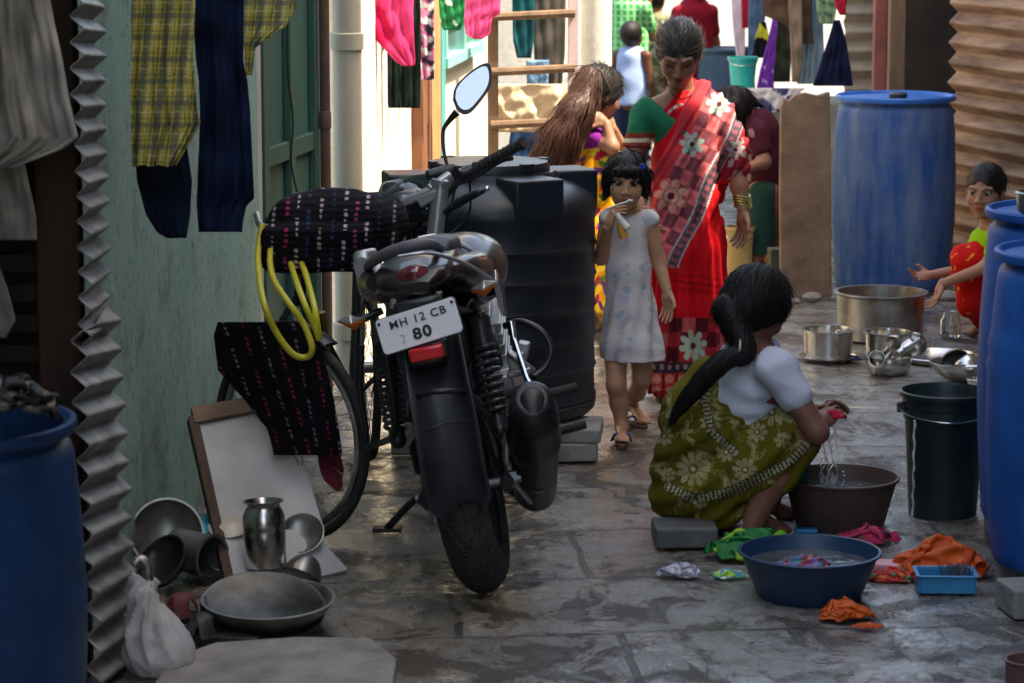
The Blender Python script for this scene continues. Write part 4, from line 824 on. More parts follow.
# bicycle (faces the camera, front wheel turned)
bt = thing('bicycle', 'old dark bicycle parked between teal wall and motorbike under the bundle', 'bicycle', G(291, 549))
def wheel(c, ax, Rr, pa, tw=.015):
    """wheel with centre c (world), axle direction ax"""
    q = Vector(ax).to_track_quat('Z', 'Y').to_matrix().to_4x4(); M4 = Matrix.Translation(c) @ q
    mb = MB(); mb.tube([M4 @ Vector((Rr * math.cos(a), Rr * math.sin(a), 0)) for a in np.linspace(0, 2 * math.pi, 64, endpoint=False)], tw, 10, closed=True); ty = mb.go('tyre', M_rubber, pa)
    mb = MB(); mb.tube([M4 @ Vector(((Rr - .03) * math.cos(a), (Rr - .03) * math.sin(a), 0)) for a in np.linspace(0, 2 * math.pi, 64, endpoint=False)], .012, 8, closed=True); mb.go('rim', M_dull, pa)
    mb = MB()
    for k in range(32):
        a = 2 * math.pi * k / 32; s = 1 if k % 2 else -1; mb.tube([M4 @ Vector(((Rr - .03) * math.cos(a), (Rr - .03) * math.sin(a), 0)), M4 @ Vector((.02 * math.cos(a + 1.2 * (1 if k % 4 < 2 else -1)), .02 * math.sin(a + 1.2 * (1 if k % 4 < 2 else -1)), .025 * s))], .0014, 4)
    mb.go('spokes', M_dull, pa); mb = MB(); mb.tube([M4 @ Vector((0, 0, -.05)), M4 @ Vector((0, 0, .05))], .02, 12); mb.go('hub', M_alu, pa)
Rw = .33; wc = G(291, 549) + Vector((0, .05, Rw + .01)); yaw = R(-40); wd = Vector((math.cos(yaw), math.sin(yaw), 0)); wax = Vector((-wd.y, wd.x, 0))
wheel(wc, wax, Rw - .02, bt)
rc = Vector((-.50, 9.62, Rw + .01)); wheel(rc, (1, .15, 0), Rw - .02, bt)
mb = MB()      # mudguard
mb.tube([wc + wd * (Rw + .02) * math.cos(a) + Vector((0, 0, (Rw + .02) * math.sin(a))) for a in np.linspace(R(60), R(125), 20)], .03, 8, flat=.25); mb.go('mudguard', M_blackm, bt)
hd = wc + Vector((.02, .14, .42)); hb = wc + Vector((.03, .17, .62))
mb = MB()
for s in (-1, 1): mb.tube([wc + wax * s * .06, wc + wax * s * .05 + Vector((.01, .06, .36)), hd], .011, 8)
mb.tube([hd - Vector((0, 0, .04)), hb], .02, 10)
mb.tube([hd, Vector((-.53, 9.25, .30))], .018, 10); mb.tube([hd + Vector((0, 0, .14)), Vector((-.52, 9.35, .80))], .015, 10); mb.tube([Vector((-.53, 9.25, .30)), Vector((-.52, 9.4, .86))], .016, 10)
for s in (-1, 1): mb.tube([Vector((-.53, 9.25, .30)), rc + Vector((s * .06, 0, 0))], .009, 8); mb.tube([Vector((-.52, 9.36, .78)), rc + Vector((s * .06, 0, 0))], .008, 8)
mb.go('frame', M_blackm, bt)
mb = MB(); mb.tube(spline([hb + Vector((-.15, .10, .03)), hb + Vector((-.12, .02, 0)), hb, hb + Vector((.17, .05, 0)), hb + Vector((.2, .14, .03))], 5), .011, 10); mb.go('handlebar', M_dull, bt)
mb = MB(); mb.ball((-.52, 9.42, .90), (.085, .14, .04), 16); mb.go('saddle', M_blackp, bt)
mb = MB(); mb.tube([W(322, 312, 8.75), W(328, 362, 8.8)], .011, 8); mb.go('pump', mat('brass', (.45, .32, .08), metal=.8, rough=.35), bt)
mb = MB(); mb.tube([W(316, 325, 8.78), W(314, 352, 8.78)], .016, 8); mb.go('hub_lamp', M_chrome, bt)
# yellow hose
mb = MB(); M_hose = mat('yellow hose', (.46, .40, .02), col2=(.58, .52, .05), rough=.4, bump=.1)
def Wp(l, Y): return [W(u, v, Y + (k % 3) * .008 + float(np.interp(v, [245, 300], [.10, -.32]))) for k, (u, v) in enumerate(l)]
mb.tube(spline(Wp([(262, 225), (258, 258), (263, 300), (276, 332), (293, 354), (307, 357), (312, 348), (304, 325), (288, 302), (275, 282), (270, 262), (272, 235)], 8.44), 8), .0095, 12)
props(mb.go('hose', M_hose), 'yellow garden hose loops hanging from under the woven bundle', 'hose')
h_ = bpy.data.objects['hose']
mb = MB(); mb.tube(spline(Wp([(285, 240), (292, 268), (303, 300), (314, 325), (319, 338), (315, 310), (306, 275), (300, 258), (300, 235)], 8.52), 8), .0095, 12); mb.go('hose_loop', M_hose, h_)
# woven mat draped over wheel
cu2 = [(lambda v, a=a, b=b: a + (v - 390) * b, h, 1.1, ph) for a, b, h, ph in ((232, .5, 'a33560', 0), (247, .35, '8f8a8e', 1), (262, .3, 'a33560', 2), (278, .3, '8f8a8e', 3), (292, .28, 'b03a64', 4), (306, .2, '7f7a80', 5), (322, .15, 'a33560', 6), (334, .1, '99949a', 7))]
hang('woven_mat', 'black woven mat with pink dashes draped over bicycle wheel and board', 'mat', [(322, 218, 300), (335, 214, 318), (370, 218, 327), (400, 245, 334), (430, 268, 339), (445, 272, 341), (455, 274, 342)], 8.27, lambda A, B, P: dashes(P, cu2), .014, 3, .0035, seed=2, dY=-.05, belly=.03)
hang('maroon_rag', 'small maroon pink rag hanging under the woven mat', 'rag', [(452, 317, 340), (470, 320, 344), (480, 324, 342), (491, 336, 343)], 8.26, solidc('5c2330', '7a3443'), .012, 3, .004, seed=6)
# things on the left blue drum
heap('dark_bundle', 'dark cloth bundle lying on the rim of left blue drum', 'cloth', 6, 428, 62, .17, blotch('0c0e13', ['20242b', '6b6a60'], 20, .5), .6, 3, Y=5.9)
# canvas sheet at the ladder and blue tarp
hang('canvas_sheet', 'beige canvas sheet bundled across the ladder behind the seated girl', 'canvas', [(84, 489, 566), (95, 487, 568), (110, 489, 566), (132, 491, 548)], 13.4, solidc('b7a083', 'd5c4a6', 6), .05, 1.6, .01, seed=2)
hang('blue_tarp', 'dark blue tarpaulin below the canvas sheet at the ladder', 'tarp', [(128, 511, 575), (150, 508, 575), (200, 508, 575)], 13.5, solidc('1c3a5c', '28507a'), .03, 2, .012, seed=4)
hang('white_cloth', 'white cloth with blue print on the ledge beside the bending girl', 'cloth', [(88, 744, 806), (98, 746, 792), (112, 750, 786)], 16.6, blotch('c9c5c8', ['4c4f78'], 24, .3), .03, 3, .012, seed=4)
# ================================================================== motorcycle
BL = R(-12.5); BY = R(-4)
MBk = Matrix.Translation(G(490, 590)) @ Matrix.Rotation(BY, 4, 'Z') @ Matrix.Rotation(BL, 4, 'Y'); MBi = MBk.inverted()
bk = thing('motorcycle', 'black motorcycle with white number plate leaning on its side stand', 'motorcycle', G(490, 590), MBk.to_euler())
CO = MBi @ Vector((0, 0, CAMH))
def B(u, v, ly):
    q = MBi @ W(u, v, 5.0) - CO; t = (ly - CO.y) / q.y; return CO + q * t
def bt_(name, pts, r, m, n=12, par=None, sp=6, **k):
    mb = MB(); mb.tube(spline(pts, sp) if sp else pts, r if not hasattr(r, '__len__') or sp == 0 else list(np.interp(np.linspace(0, len(r) - 1, (len(pts) - 1) * sp + 1), range(len(r)), r)), n, **k)
    return mb.go(name, m, par or bk, world=False)
def sdf(name, prims, m, h=.005, disp=None, par=None, it=1, lo=None, hi=None, col=None, cutz=None):
    P = [Vector(p) for pr in prims for p in pr['p']]; mr = max(max(pr['r']) for pr in prims) + .02
    a = Vector([min(p[i] for p in P) - mr for i in range(3)]); b = Vector([max(p[i] for p in P) + mr for i in range(3)])
    F_ = Field(a, b, h)
    for pr in prims:
        if len(pr['p']) == 1: F_.ell(pr['p'][0], pr['r'], pr.get('ax'), pr.get('k', .02), pr.get('cut', False))
        else: F_.cap(pr['p'][0], pr['p'][1], pr['r'][0], pr['r'][1], pr.get('k', .02), pr.get('cut', False))
    if disp: F_.disp(disp)
    V, F = F_.mesh(it); return make(name, V, F, m, par or bk, world=False, ang=180, col=col(V) if col else None)
YR = Matrix.Rotation(R(90), 4, 'Y')
def bwheel(y, name, wdt, par=bk, Rr=.305, x=0):
    c = (x, y, Rr); wh = MB(); pr = []
    for k in range(19):
        a = math.pi * (k / 18); pr.append((Rr - .085 + .085 * math.sin(a) ** .8, -wdt * math.cos(a) * (1 - .15 * math.sin(a))))
    grv = []
    wh.lathe([(Rr - .10, -wdt * .7)] + pr + [(Rr - .10, wdt * .7)], 72, c, YR); ty = wh.go('tyre', M_tyre, par, world=False); ty.name = name
    mb = MB(); mb.lathe([(Rr - .11, -wdt * .72), (Rr - .085, -wdt * .78), (Rr - .09, -wdt * .5), (Rr - .12, 0), (Rr - .09, wdt * .5), (Rr - .085, wdt * .78), (Rr - .11, wdt * .72)], 56, c, YR)
    for k in range(5):
        a = 2 * math.pi * k / 5; d = Vector((0, math.cos(a), math.sin(a))); mb.tube([Vector(c) + d * .03, Vector(c) + d * (Rr - .10)], [.024, .016], 8)
    mb.tube([Vector(c) - Vector((.06, 0, 0)), Vector(c) + Vector((.06, 0, 0))], .045, 20); mb.go('rim', M_blackm, ty, world=False)
    return ty
def tyre_mat():
    m, N, L, b = node_mat('worn tyre'); tc = N.new('ShaderNodeTexCoord').outputs['Object']
    n = noise_n(N, L, tc, 9, 5, .6); c = mixc(N, L, n, (.012, .011, .010), (.05, .044, .036)); L.new(c, b.inputs['Base Color']); b.inputs['Roughness'].default_value = .72
    mp = N.new('ShaderNodeMapping'); mp.inputs['Scale'].default_value = (45, 22, 22); L.new(tc, mp.inputs[0])
    v = N.new('ShaderNodeTexVoronoi'); v.distance = 'CHEBYCHEV'; v.inputs['Scale'].default_value = 1.2; L.new(mp.outputs[0], v.inputs['Vector'])
    bp = N.new('ShaderNodeBump'); bp.inputs['Strength'].default_value = .8; bp.inputs['Distance'].default_value = .008; L.new(ramp(N, L, v.outputs['Distance'], .35, .5), bp.inputs['Height']); bp.invert = True
    L.new(bp.outputs[0], b.inputs['Normal']); return m
M_tyre = tyre_mat()
bwheel(0, 'rear_wheel', .074); bwheel(1.28, 'front_wheel', .048)
T = lambda u, v, y: B(u, v, y)
# rear mudguard: curved U panel
pth = spline([T(464, 504, -.33), T(456, 470, -.365), T(450, 430, -.375), T(444, 395, -.35), T(438, 362, -.27), T(434, 338, -.15)], 6); V = []; F = []; nc = 17
for i, p in enumerate(pth):
    p = Vector(p); t = (pth[min(i + 1, len(pth) - 1)] - pth[max(i - 1, 0)]).normalized(); nr_ = Vector((0, -t.z, t.y)); hw = .088 * min(1, .62 + .13 * i) * (1 - .18 * (i / len(pth)) ** 2)
    for j in range(nc):
        s = -1 + 2 * j / (nc - 1); V.append(p + Vector((s * hw, 0, 0)) - nr_ * (-1) * (-.075) * abs(s) ** 3.2 * -1)
for i in range(len(pth) - 1):
    for j in range(nc - 1): q = i * nc + j; F.append((q, q + 1, q + nc + 1, q + nc))
M_fend = mat('faded black plastic', (.018, .020, .024), rough=.42, col2=(.040, .043, .05), vs_=7, bump=.08)
fd = make('mudguard', V, F, M_fend, bk, world=False, solid=.006, ang=180)
# crease on the mudguard
mb = MB(); k_ = 13; mb.tube([V[k_ * nc + j] + Vector((0, -.004, -.012 * abs(j - 8) / 8 + .006)) for j in range(1, nc - 1)], .0035, 6); mb.go('mudguard_rib', M_fend, fd, world=False)
# number plate
pc = B(419, 326, -.36); pl = thing('number_plate', None, None, pc, (R(-14), R(-5.5), 0)); pl.parent = bk
def rrect(w_, h_, r, n=6):
    o = []
    for cx, cy, a0 in ((w_ / 2 - r, h_ / 2 - r, 0), (-w_ / 2 + r, h_ / 2 - r, 90), (-w_ / 2 + r, -h_ / 2 + r, 180), (w_ / 2 - r, -h_ / 2 + r, 270)):
        for k in range(n + 1): a = R(a0 + 90 * k / n); o.append((cx + r * math.cos(a), cy + r * math.sin(a)))
    return o
def plate(name, w_, h_, r, y0, y1, m, par):
    o = rrect(w_, h_, r); n = len(o); V = [(x, y0, z) for x, z in o] + [(x, y1, z) for x, z in o]
    return make(name, V, [tuple(range(n)), tuple(range(2 * n - 1, n - 1, -1))] + [(i, n + i, n + (i + 1) % n, (i + 1) % n) for i in range(n)], m, par, world=False, smooth=False, bevel=.0015)
PW, PH = .226, .098
plate('plate_panel', PW, PH, .012, -.002, .003, mat('plate white', (.70, .71, .74), col2=(.80, .81, .83), rough=.35, bump=.1, bs=20), pl)
plate('plate_backing', PW + .006, PH + .006, .014, .0035, .010, M_blackp, pl)
def text(body, size, pos, m, par, off=0.0, xs=1.0, name='plate_lettering'):
    cu_ = bpy.data.curves.new(name, 'FONT'); cu_.body = body; cu_.size = size; cu_.align_x = 'CENTER'; cu_.align_y = 'CENTER'; cu_.extrude = .0008; cu_.offset = off; cu_.space_character = 1.16
    o = bpy.data.objects.new(name + '_t', cu_); sc.collection.objects.link(o); dg = bpy.context.evaluated_depsgraph_get(); me = bpy.data.meshes.new_from_object(o.evaluated_get(dg))
    bpy.data.objects.remove(o); o = bpy.data.objects.new(name, me); me.materials.clear(); me.materials.append(m); sc.collection.objects.link(o); o.parent = par; o.location = pos; o.rotation_euler = (R(90), 0, 0); o.scale = (xs, 1, 1); return o
M_ink = mat('plate ink', (.01, .01, .01), rough=.5, bump=0)
text('MH 12 CB', .0305, (.003, -.0032, .022), M_ink, pl, .0005, 1.08)
text('80', .042, (.004, -.0032, -.020), M_ink, pl, .0016, 1.15)
text('2', .034, (-.050, -.0028, -.022), mat('faded ink', (.42, .42, .44), bump=0), pl, 0)
mb = MB(); [mb.ball((s * .104, -.003, .036), .0048, 10) for s in (-1, 1)]; mb.go('plate_bolt', M_blackm, pl, world=False)
# tail light
tlc = B(427, 353, -.385); mb = MB(); mb.box(tlc, (.094, .04, .036)); mb.go('tail_light', mat('red lens', (.55, .012, .02), col2=(.7, .03, .03), rough=.2, coat=.4, bump=.1), bk, world=False, bevel=.006)
mb = MB(); mb.box(tlc + Vector((0, .045, .0)), (.11, .05, .05)); mb.go('light_housing', M_blackp, bk, world=False, bevel=.006)
mb = MB(); mb.box((0, -.27, .73), (.13, .12, .06), Matrix.Rotation(R(-25), 3, 'X')); mb.box(pc + Vector((0, .06, .03)), (.12, .09, .08)); mb.go('plate_bracket', M_blackp, bk, world=False, bevel=.01)
# tail cowl and seat
M_cowl = mat('maroon black paint', (.008, .005, .006), rough=.3, coat=.3, col2=(.016, .008, .009), vs_=6, bump=.0)
def loft(name, secs, m, par=None, n=40, close=True):
    V = []; F = []; secs2 = []
    for a_, b_ in zip(secs[:-1], secs[1:]):
        for k in range(4): t = k / 4; secs2.append((Vector(a_[0]).lerp(Vector(b_[0]), t), *[a_[i] + (b_[i] - a_[i]) * t for i in (1, 2, 3)]))
    secs2.append((Vector(secs[-1][0]), *secs[-1][1:4])); sm = secs2
    for c_, hw, hh, e in sm:
        for k in range(n):
            a = 2 * math.pi * k / n; ca, sa = math.cos(a), math.sin(a); V.append(c_ + Vector((hw * math.copysign(abs(ca) ** e, ca), 0, hh * math.copysign(abs(sa) ** e, sa))))
    for i in range(len(sm) - 1):
        for k in range(n): F.append((i * n + k, i * n + (k + 1) % n, (i + 1) * n + (k + 1) % n, (i + 1) * n + k))
    F += [tuple(range(n))[::-1], tuple((len(sm) - 1) * n + k for k in range(n))]
    return make(name, V, F, m, par or bk, world=False, ang=35)
tc_ = loft('tail_cowl', [(T(414, 288, -.31), .045, .014, .8), (T(412, 281, -.26), .095, .030, .75), (T(414, 274, -.15), .112, .045, .7), (T(420, 266, .05), .112, .052, .7), (T(430, 262, .3), .10, .05, .8)], M_cowl)
# boomerang tail lens
M_lens = mat('dark red lens', (.07, .006, .012), rough=.12, coat=.8, col2=(.16, .02, .035), vs_=10, bump=0)
V = []; F = []; nn = 24
for k in range(nn + 1):
    s_ = -1 + 2 * k / nn; cx = T(413, 275 + 9 * abs(s_) ** 1.3, -.285 + .10 * s_ * s_) + Vector((s_ * .105, 0, 0)); hh = .026 * (1 - .75 * abs(s_) ** 2.2)
    for z_, y_ in ((hh, .02), (hh * .4, -.012), (-hh * .4, -.012), (-hh, .02)): V.append(cx + Vector((0, y_, z_)))
for k in range(nn):
    for j in range(4): F.append((k * 4 + j, k * 4 + (j + 1) % 4, (k + 1) * 4 + (j + 1) % 4, (k + 1) * 4 + j))
make('tail_lens', V, F, M_lens, tc_, world=False, ang=60)
loft('seat', [(T(416, 262, -.10), .075, .02, .8), (T(420, 252, .02), .095, .035, .75), (T(426, 250, .25), .105, .04, .75), (T(432, 251, .48), .085, .035, .8)], mat('seat vinyl', (.016, .016, .018), rough=.55, col2=(.03, .03, .032), bump=.3, bs=120))
M_grey = mat('grey violet grip', (.10, .095, .11), col2=(.16, .15, .17), rough=.5)
bt_('grab_rail', [T(366, 272, .0), T(371, 263, -.10), T(388, 253, -.18), T(410, 246, -.22), T(430, 244, -.18), T(441, 248, -.08)], [.010, .015, .017, .017, .016, .012], M_grey)
loft('rail_bracket', [(T(362, 268, -.06), .022, .030, .7), (T(362, 262, .04), .024, .034, .7), (T(372, 255, .15), .018, .02, .8)], M_alu)
bt_('rail_trim', [T(398, 256, -.26), T(425, 253, -.25), T(447, 257, -.2), T(468, 265, -.12), T(484, 274, -.06), T(496, 281, -.02)], [.003, .005, .006, .006, .005, .003], mat('silver paint', (.34, .33, .34), rough=.15, metal=.6, col2=(.48, .46, .48), coat=.6, bump=0))
loft('side_panel', [(T(447, 272, -.14), .028, .022, .8), (T(462, 270, .0), .05, .042, .75), (T(474, 272, .2), .06, .06, .75), (T(478, 276, .4), .05, .06, .8)], M_cowl)
loft('side_panel', [(T(376, 283, -.14), .028, .022, .8), (T(372, 278, .0), .045, .042, .75), (T(374, 282, .2), .05, .06, .75), (T(380, 284, .4), .05, .06, .8)], M_cowl)
M_tankp = mat('tank paint', (.007, .006, .006), rough=.32, coat=.3, col2=(.014, .009, .009), vs_=6, bump=.0)
sdf('fuel_tank', [dict(p=[T(458, 268, .60)], r=[.150, .24, .105]), dict(p=[T(474, 272, .52)], r=[.095, .20, .10], k=.03), dict(p=[T(448, 262, .80)], r=[.12, .16, .085], k=.03)], M_tankp, it=2)
M_silv = mat('silver paint')
bt_('tank_highlight', [T(418, 238, .30), T(434, 237, .32), T(450, 241, .34), T(464, 246, .34), T(480, 258, .34), T(492, 276, .33)], [.004, .010, .012, .007, .004, .002], M_silv)  # silver strip painted in for the highlight along the tank edge
loft('tank_shroud', [(T(499, 296, .30), .008, .05, .8), (T(499, 292, .42), .014, .075, .7), (T(500, 284, .60), .012, .06, .8)], M_silv)
mb = MB()
for k in range(5): mb.tube([T(453 + k * 4, 246 + k * 3.4, .12), T(457 + k * 4, 256 + k * 3.4, .10)], .007, 8)
mb.go('ribbed_pad', M_grey, bk, world=False)
# indicators: kite shaped, clear upper lens and orange lower lens
for (u, v, y, e) in ((484, 289, -.06, 1), (352, 323, -.12, -1)):
    c = T(u, v, y); L0, R0, U0, D0, Fr, Bk = [c + Vector(q) for q in ((-e * .045, .01, .004), (e * .048, .015, .012), (e * .004, 0, .026), (-e * .006, 0, -.026), (0, -.030, .002), (0, .035, 0))]
    V = [L0, R0, U0, Fr, Bk]; ind = make('indicator', V, [(0, 3, 2), (3, 1, 2), (1, 4, 2), (4, 0, 2), (0, 4, 1, 3)], mat('clear lens', (.35, .33, .32), rough=.12, metal=.6, col2=(.5, .48, .46), bump=.1), bk, world=False, bevel=.004, ang=30)
    V = [L0 - Vector((0, 0, .001)), R0 - Vector((0, 0, .001)), D0, Fr - Vector((0, 0, .001)), Bk]; make('indicator_lens', V, [(0, 2, 3), (3, 2, 1), (1, 2, 4), (4, 2, 0), (0, 3, 1, 4)], mat('orange lens', (.70, .13, .02), col2=(.85, .25, .05), rough=.15, coat=.6, bump=.2), ind, world=False, bevel=.004, ang=30)
    mb = MB(); mb.tube([c + Vector((-e * .02, .015, 0)), c + Vector((-e * .085, .04, .012))], .011, 10); mb.go('indicator_stalk', M_blackp, ind, world=False)
# small fittings in the shadow under the tail
mb = MB(); mb.ball(T(414, 299, -.27), (.024, .012, .012), 14); mb.go('lock_cover', M_blackp, bk, world=False)
for q in ((394, 303), (438, 296)): mb = MB(); mb.box(T(q[0], q[1], -.25), (.02, .03, .03), Matrix.Rotation(.3, 3, 'Y')); mb.go('bracket_tab', M_alu, bk, world=False, bevel=.003)
bt_('wire', [T(440, 300, -.15), T(462, 312, -.1), T(472, 300, -.02), T(480, 318, .05)], .004, M_blackp); bt_('wire', [T(470, 330, .1), T(478, 345, .12), T(470, 368, .1), T(474, 390, .05)], .0035, M_blackp)
bt_('wire', [T(365, 300, .0), T(358, 318, -.05), T(352, 312, -.08)], .0035, M_blackp); bt_('wire', [T(372, 262, .35), T(366, 300, .3), T(380, 330, .3)], .005, M_blackp)
# shock absorbers
def shock(top, bot, par=bk):
    top = Vector(top); bot = Vector(bot); d = bot - top; q = d.to_track_quat('Z', 'Y').to_matrix(); L_ = d.length
    mb = MB(); mb.tube([top, top + d * .30], .031, 16); mb.tube([top + d * .3, bot], .013, 10); mb.tube([bot - d * .12, bot], .024, 12); mb.ball(top, .026, 12); mb.ball(bot, .026, 12); o = mb.go('shock_absorber', M_blackm, par, world=False)
    pts = [top + d * (.26 + .62 * k / 120) + q @ Vector((.031 * math.cos(k / 120 * 2 * math.pi * 9), .031 * math.sin(k / 120 * 2 * math.pi * 9), 0)) for k in range(121)]
    mb = MB(); mb.tube(pts, .0068, 8); mb.go('spring', mat('spring paint', (.02, .021, .024), col2=(.06, .06, .065), rough=.3), o, world=False)
shock(T(479, 318, .12), T(500, 430, .0)); shock(T(384, 345, .12), T(398, 440, .0))
# swing arm, axle
for s in (-1, 1):
    mb = MB(); mb.tube([(s * .12, -.06, .305), (s * .12, .55, .36)], .022, 4, flat=1.4); mb.go('swing_arm', M_blackm, bk, world=False, bevel=.003)
mb = MB(); mb.tube([(-.15, 0, .305), (.16, 0, .305)], .014, 12); mb.tube([(.125, 0, .305), (.15, 0, .305)], .026, 6); mb.go('axle', M_alu, bk, world=False)
mb = MB(); mb.tube([(.13, 0, .33), (.13, .01, .42)], .014, 8); mb.tube([(.13, -.03, .36), (.15, -.02, .44)], .012, 8); mb.tube([(.13, .0, .30), (.17, .02, .22)], .01, 8); mb.box((.13, .02, .38), (.02, .07, .06)); mb.go('axle_bracket', M_alu, bk, world=False, bevel=.003)
# saree guard / crash bars
bt_('guard_bar', [T(409, 415, -.22), T(411, 400, -.34), T(425, 393, -.42), T(452, 391, -.42), T(470, 395, -.36), T(486, 415, -.22), T(498, 440, -.05), T(503, 470, .05)], .0085, M_blackm)
bt_('guard_bar', [T(384, 335, -.05), T(388, 370, -.05), T(394, 410, -.05), T(393, 435, -.02), T(380, 443, .05), T(362, 448, .1)], .010, M_blackm)
bt_('guard_bar', [T(362, 345, .1), T(360, 390, .1), T(366, 430, .1), T(362, 448, .1)], .009, M_blackm)
bt_('crash_guard', [T(504, 326, .62), T(522, 322, .6), T(542, 332, .58), T(551, 350, .56), T(545, 368, .54), T(534, 378, .5)], .011, M_blackm)
# exhaust muffler
ec = T(532, 399, -.22); e2 = T(534, 484, .24)
dirm = (e2 - ec).normalized()
muf = sdf('muffler', [dict(p=[ec + dirm * .05, ec + dirm * .22], r=[.062, .068], k=.03), dict(p=[ec + dirm * .22, e2], r=[.068, .055], k=.03), dict(p=[ec + dirm * .05 + Vector((0, 0, -.045)), e2 + Vector((0, 0, -.03))], r=[.058, .05], k=.05)], mat('sooty muffler', (.012, .012, .013), rough=.35, col2=(.04, .036, .033), vs_=8, bump=.15, metal=.3))
mb = MB(); q4 = Matrix.Translation(ec + dirm * .0) @ (-dirm).to_track_quat('Z', 'Y').to_matrix().to_4x4()
mb.lathe([(.057, -.03), (.059, -.008), (.052, .0), (.036, .004), (.03, .002), (.026, -.03), (0, -.03)], 40, (0, 0, 0), q4); mb.go('muffler_end', M_blackm, muf, world=False)
mb = MB(); mb.tube([T(511, 322, .3), T(514, 340, .28), T(527, 380, .05), T(530, 386, .0)], [.014, .009, .009, .012], 10); mb.go('heat_shield_rod', M_chrome, bk, world=False)
mb = MB(); mb.lathe([(0, 0), (.020, .0), (.022, .004), (0, .012)], 16, T(538, 492, -.02)); mb.go('muffler_stay', M_alu, muf, world=False)
bt_('exhaust_pipe', [T(534, 495, .28), T(525, 480, .5), T(505, 450, .75), T(495, 420, .95), T(480, 380, 1.0)], .024, M_dull)
# engine, frame, pegs
mb = MB(); mb.box((0.02, .62, .42), (.26, .32, .26)); mb.box((0.02, .70, .60), (.17, .18, .22), Matrix.Rotation(R(15), 3, 'X')); mb.tube([(.10, .58, .38), (.18, .58, .38)], .085, 24)
for k in range(6): mb.box((0.02, .72 + k * .006, .53 + k * .032), (.22, .23, .008), Matrix.Rotation(R(15), 3, 'X'))
mb.go('engine', M_alu, bk, world=False, bevel=.006)
mb = MB(); mb.box(T(517, 362, .25), (.05, .06, .05)); mb.box(T(523, 350, .32), (.035, .05, .05), Matrix.Rotation(.4, 3, 'Y')); mb.tube([T(508, 352, .2), T(534, 372, .2)], .012, 8); mb.box(T(508, 395, .2), (.03, .10, .13)); mb.box(T(520, 372, .2), (.07, .03, .02)); mb.go('footrest_hanger', M_alu, bk, world=False, bevel=.005)
bt_('frame_tube', [(.09, -.1, .83), (.10, .2, .76), (.11, .5, .62), (.10, .55, .36)], .015, M_blackm)
bt_('frame_tube', [(-.09, -.1, .83), (-.10, .2, .76), (-.11, .5, .62), (-.10, .55, .36)], .015, M_blackm)
mb = MB(); mb.box((0, .3, .66), (.2, .4, .25)); mb.go('frame_box', M_blackm, bk, world=False, bevel=.03)
for a_, b_ in (((548, 394, .35), (577, 387, .35)), ((556, 432, .55), (586, 424, .55)), ((498, 397, .1), (520, 390, .1))):
    mb = MB(); mb.tube([T(*a_), T(*b_)], .014, 10); mb.go('footrest', M_rubber, bk, world=False)
bt_('footrest_arm', [T(520, 440, .4), T(540, 440, .5), T(556, 432, .55)], .009, M_blackm); bt_('footrest_arm', [T(515, 420, .3), T(530, 410, .35), T(550, 394, .35)], .009, M_blackm)
# side stand (reaches the ground)
gs = G(388, 532); gl = MBi @ gs
bt_('side_stand', [T(428, 488, .55), (T(428, 488, .55) + gl) / 2 + Vector((0, 0, .01)), gl + Vector((0, 0, .012))], .012, M_blackm)
mb = MB(); mb.box(gl + Vector((0, 0, .01)), (.09, .05, .012), Matrix.Rotation(-BL, 3, 'Y')); mb.go('stand_foot', M_blackm, bk, world=False)
# handlebar
hm = T(420, 202, 1.16); g0 = T(471, 171, 1.26); g1 = T(521, 144, 1.18); lg0 = T(368, 232, 1.06); lg1 = T(335, 252, .98)
bt_('handlebar', [hm + Vector((.02, 0, .0)), T(437, 190, 1.2), g0, g1], .0115, M_blackm)
bt_('handlebar', [hm, T(398, 210, 1.1), lg0, lg1], .0115, M_blackm)
def grip(a, b):
    d = b - a; mb = MB(); ks = np.linspace(0, 1, 30); mb.tube([a + d * k for k in ks], [.0175 + .0018 * math.sin(k * 60) for k in ks], 16); mb.tube([b, b + d.normalized() * .012], .021, 16); mb.tube([a - d.normalized() * .005, a], .022, 16); mb.go('grip', M_rubber, bk, world=False)
grip(g0 + (g1 - g0) * .12, g1); grip(lg0, lg1)
sdf('switch_housing', [dict(p=[T(446, 184, 1.21), T(470, 172, 1.25)], r=[.024, .026]), dict(p=[T(430, 175, 1.18), T(452, 170, 1.2)], r=[.018, .022]), dict(p=[T(445, 195, 1.2), T(452, 186, 1.2)], r=[.016, .018])], M_blackp, h=.004)
bt_('brake_lever', [T(450, 184, 1.22), T(470, 180, 1.3), T(500, 162, 1.3), T(512, 158, 1.28)], [.008, .006, .006, .009], M_blackm)
bt_('brake_lever', [T(445, 212, 1.1), T(458, 203, 1.05), T(475, 194, 1.0), T(484, 190, 1.0)], [.010, .016, .013, .010], M_blackp)
mb = MB(); mb.ball(T(487, 189, 1.0), .010, 10); mb.go('lever_ball', M_chrome, bk, world=False)
M_fork = mat('fork silver', (.30, .30, .31), rough=.35, metal=.7, col2=(.42, .42, .43), bump=.05)
mb = MB(); mb.tube([T(441, 182, 1.12), T(434, 245, 1.1)], .027, 20); mb.tube([T(441, 180, 1.12), T(440, 186, 1.12)], .031, 20); mb.tube([T(430, 190, 1.12), T(450, 176, 1.16)], .020, 12); mb.go('fork_leg', M_fork, bk, world=False)
mb = MB(); mb.tube([T(432, 245, 1.1), (.09, 1.28, .32)], .021, 16); mb.go('fork_leg', M_blackm, bk, world=False)
mb = MB(); mb.tube([T(397, 205, 1.12), T(400, 250, 1.1), (-.09, 1.28, .32)], .021, 16); mb.go('fork_leg', M_fork, bk, world=False)
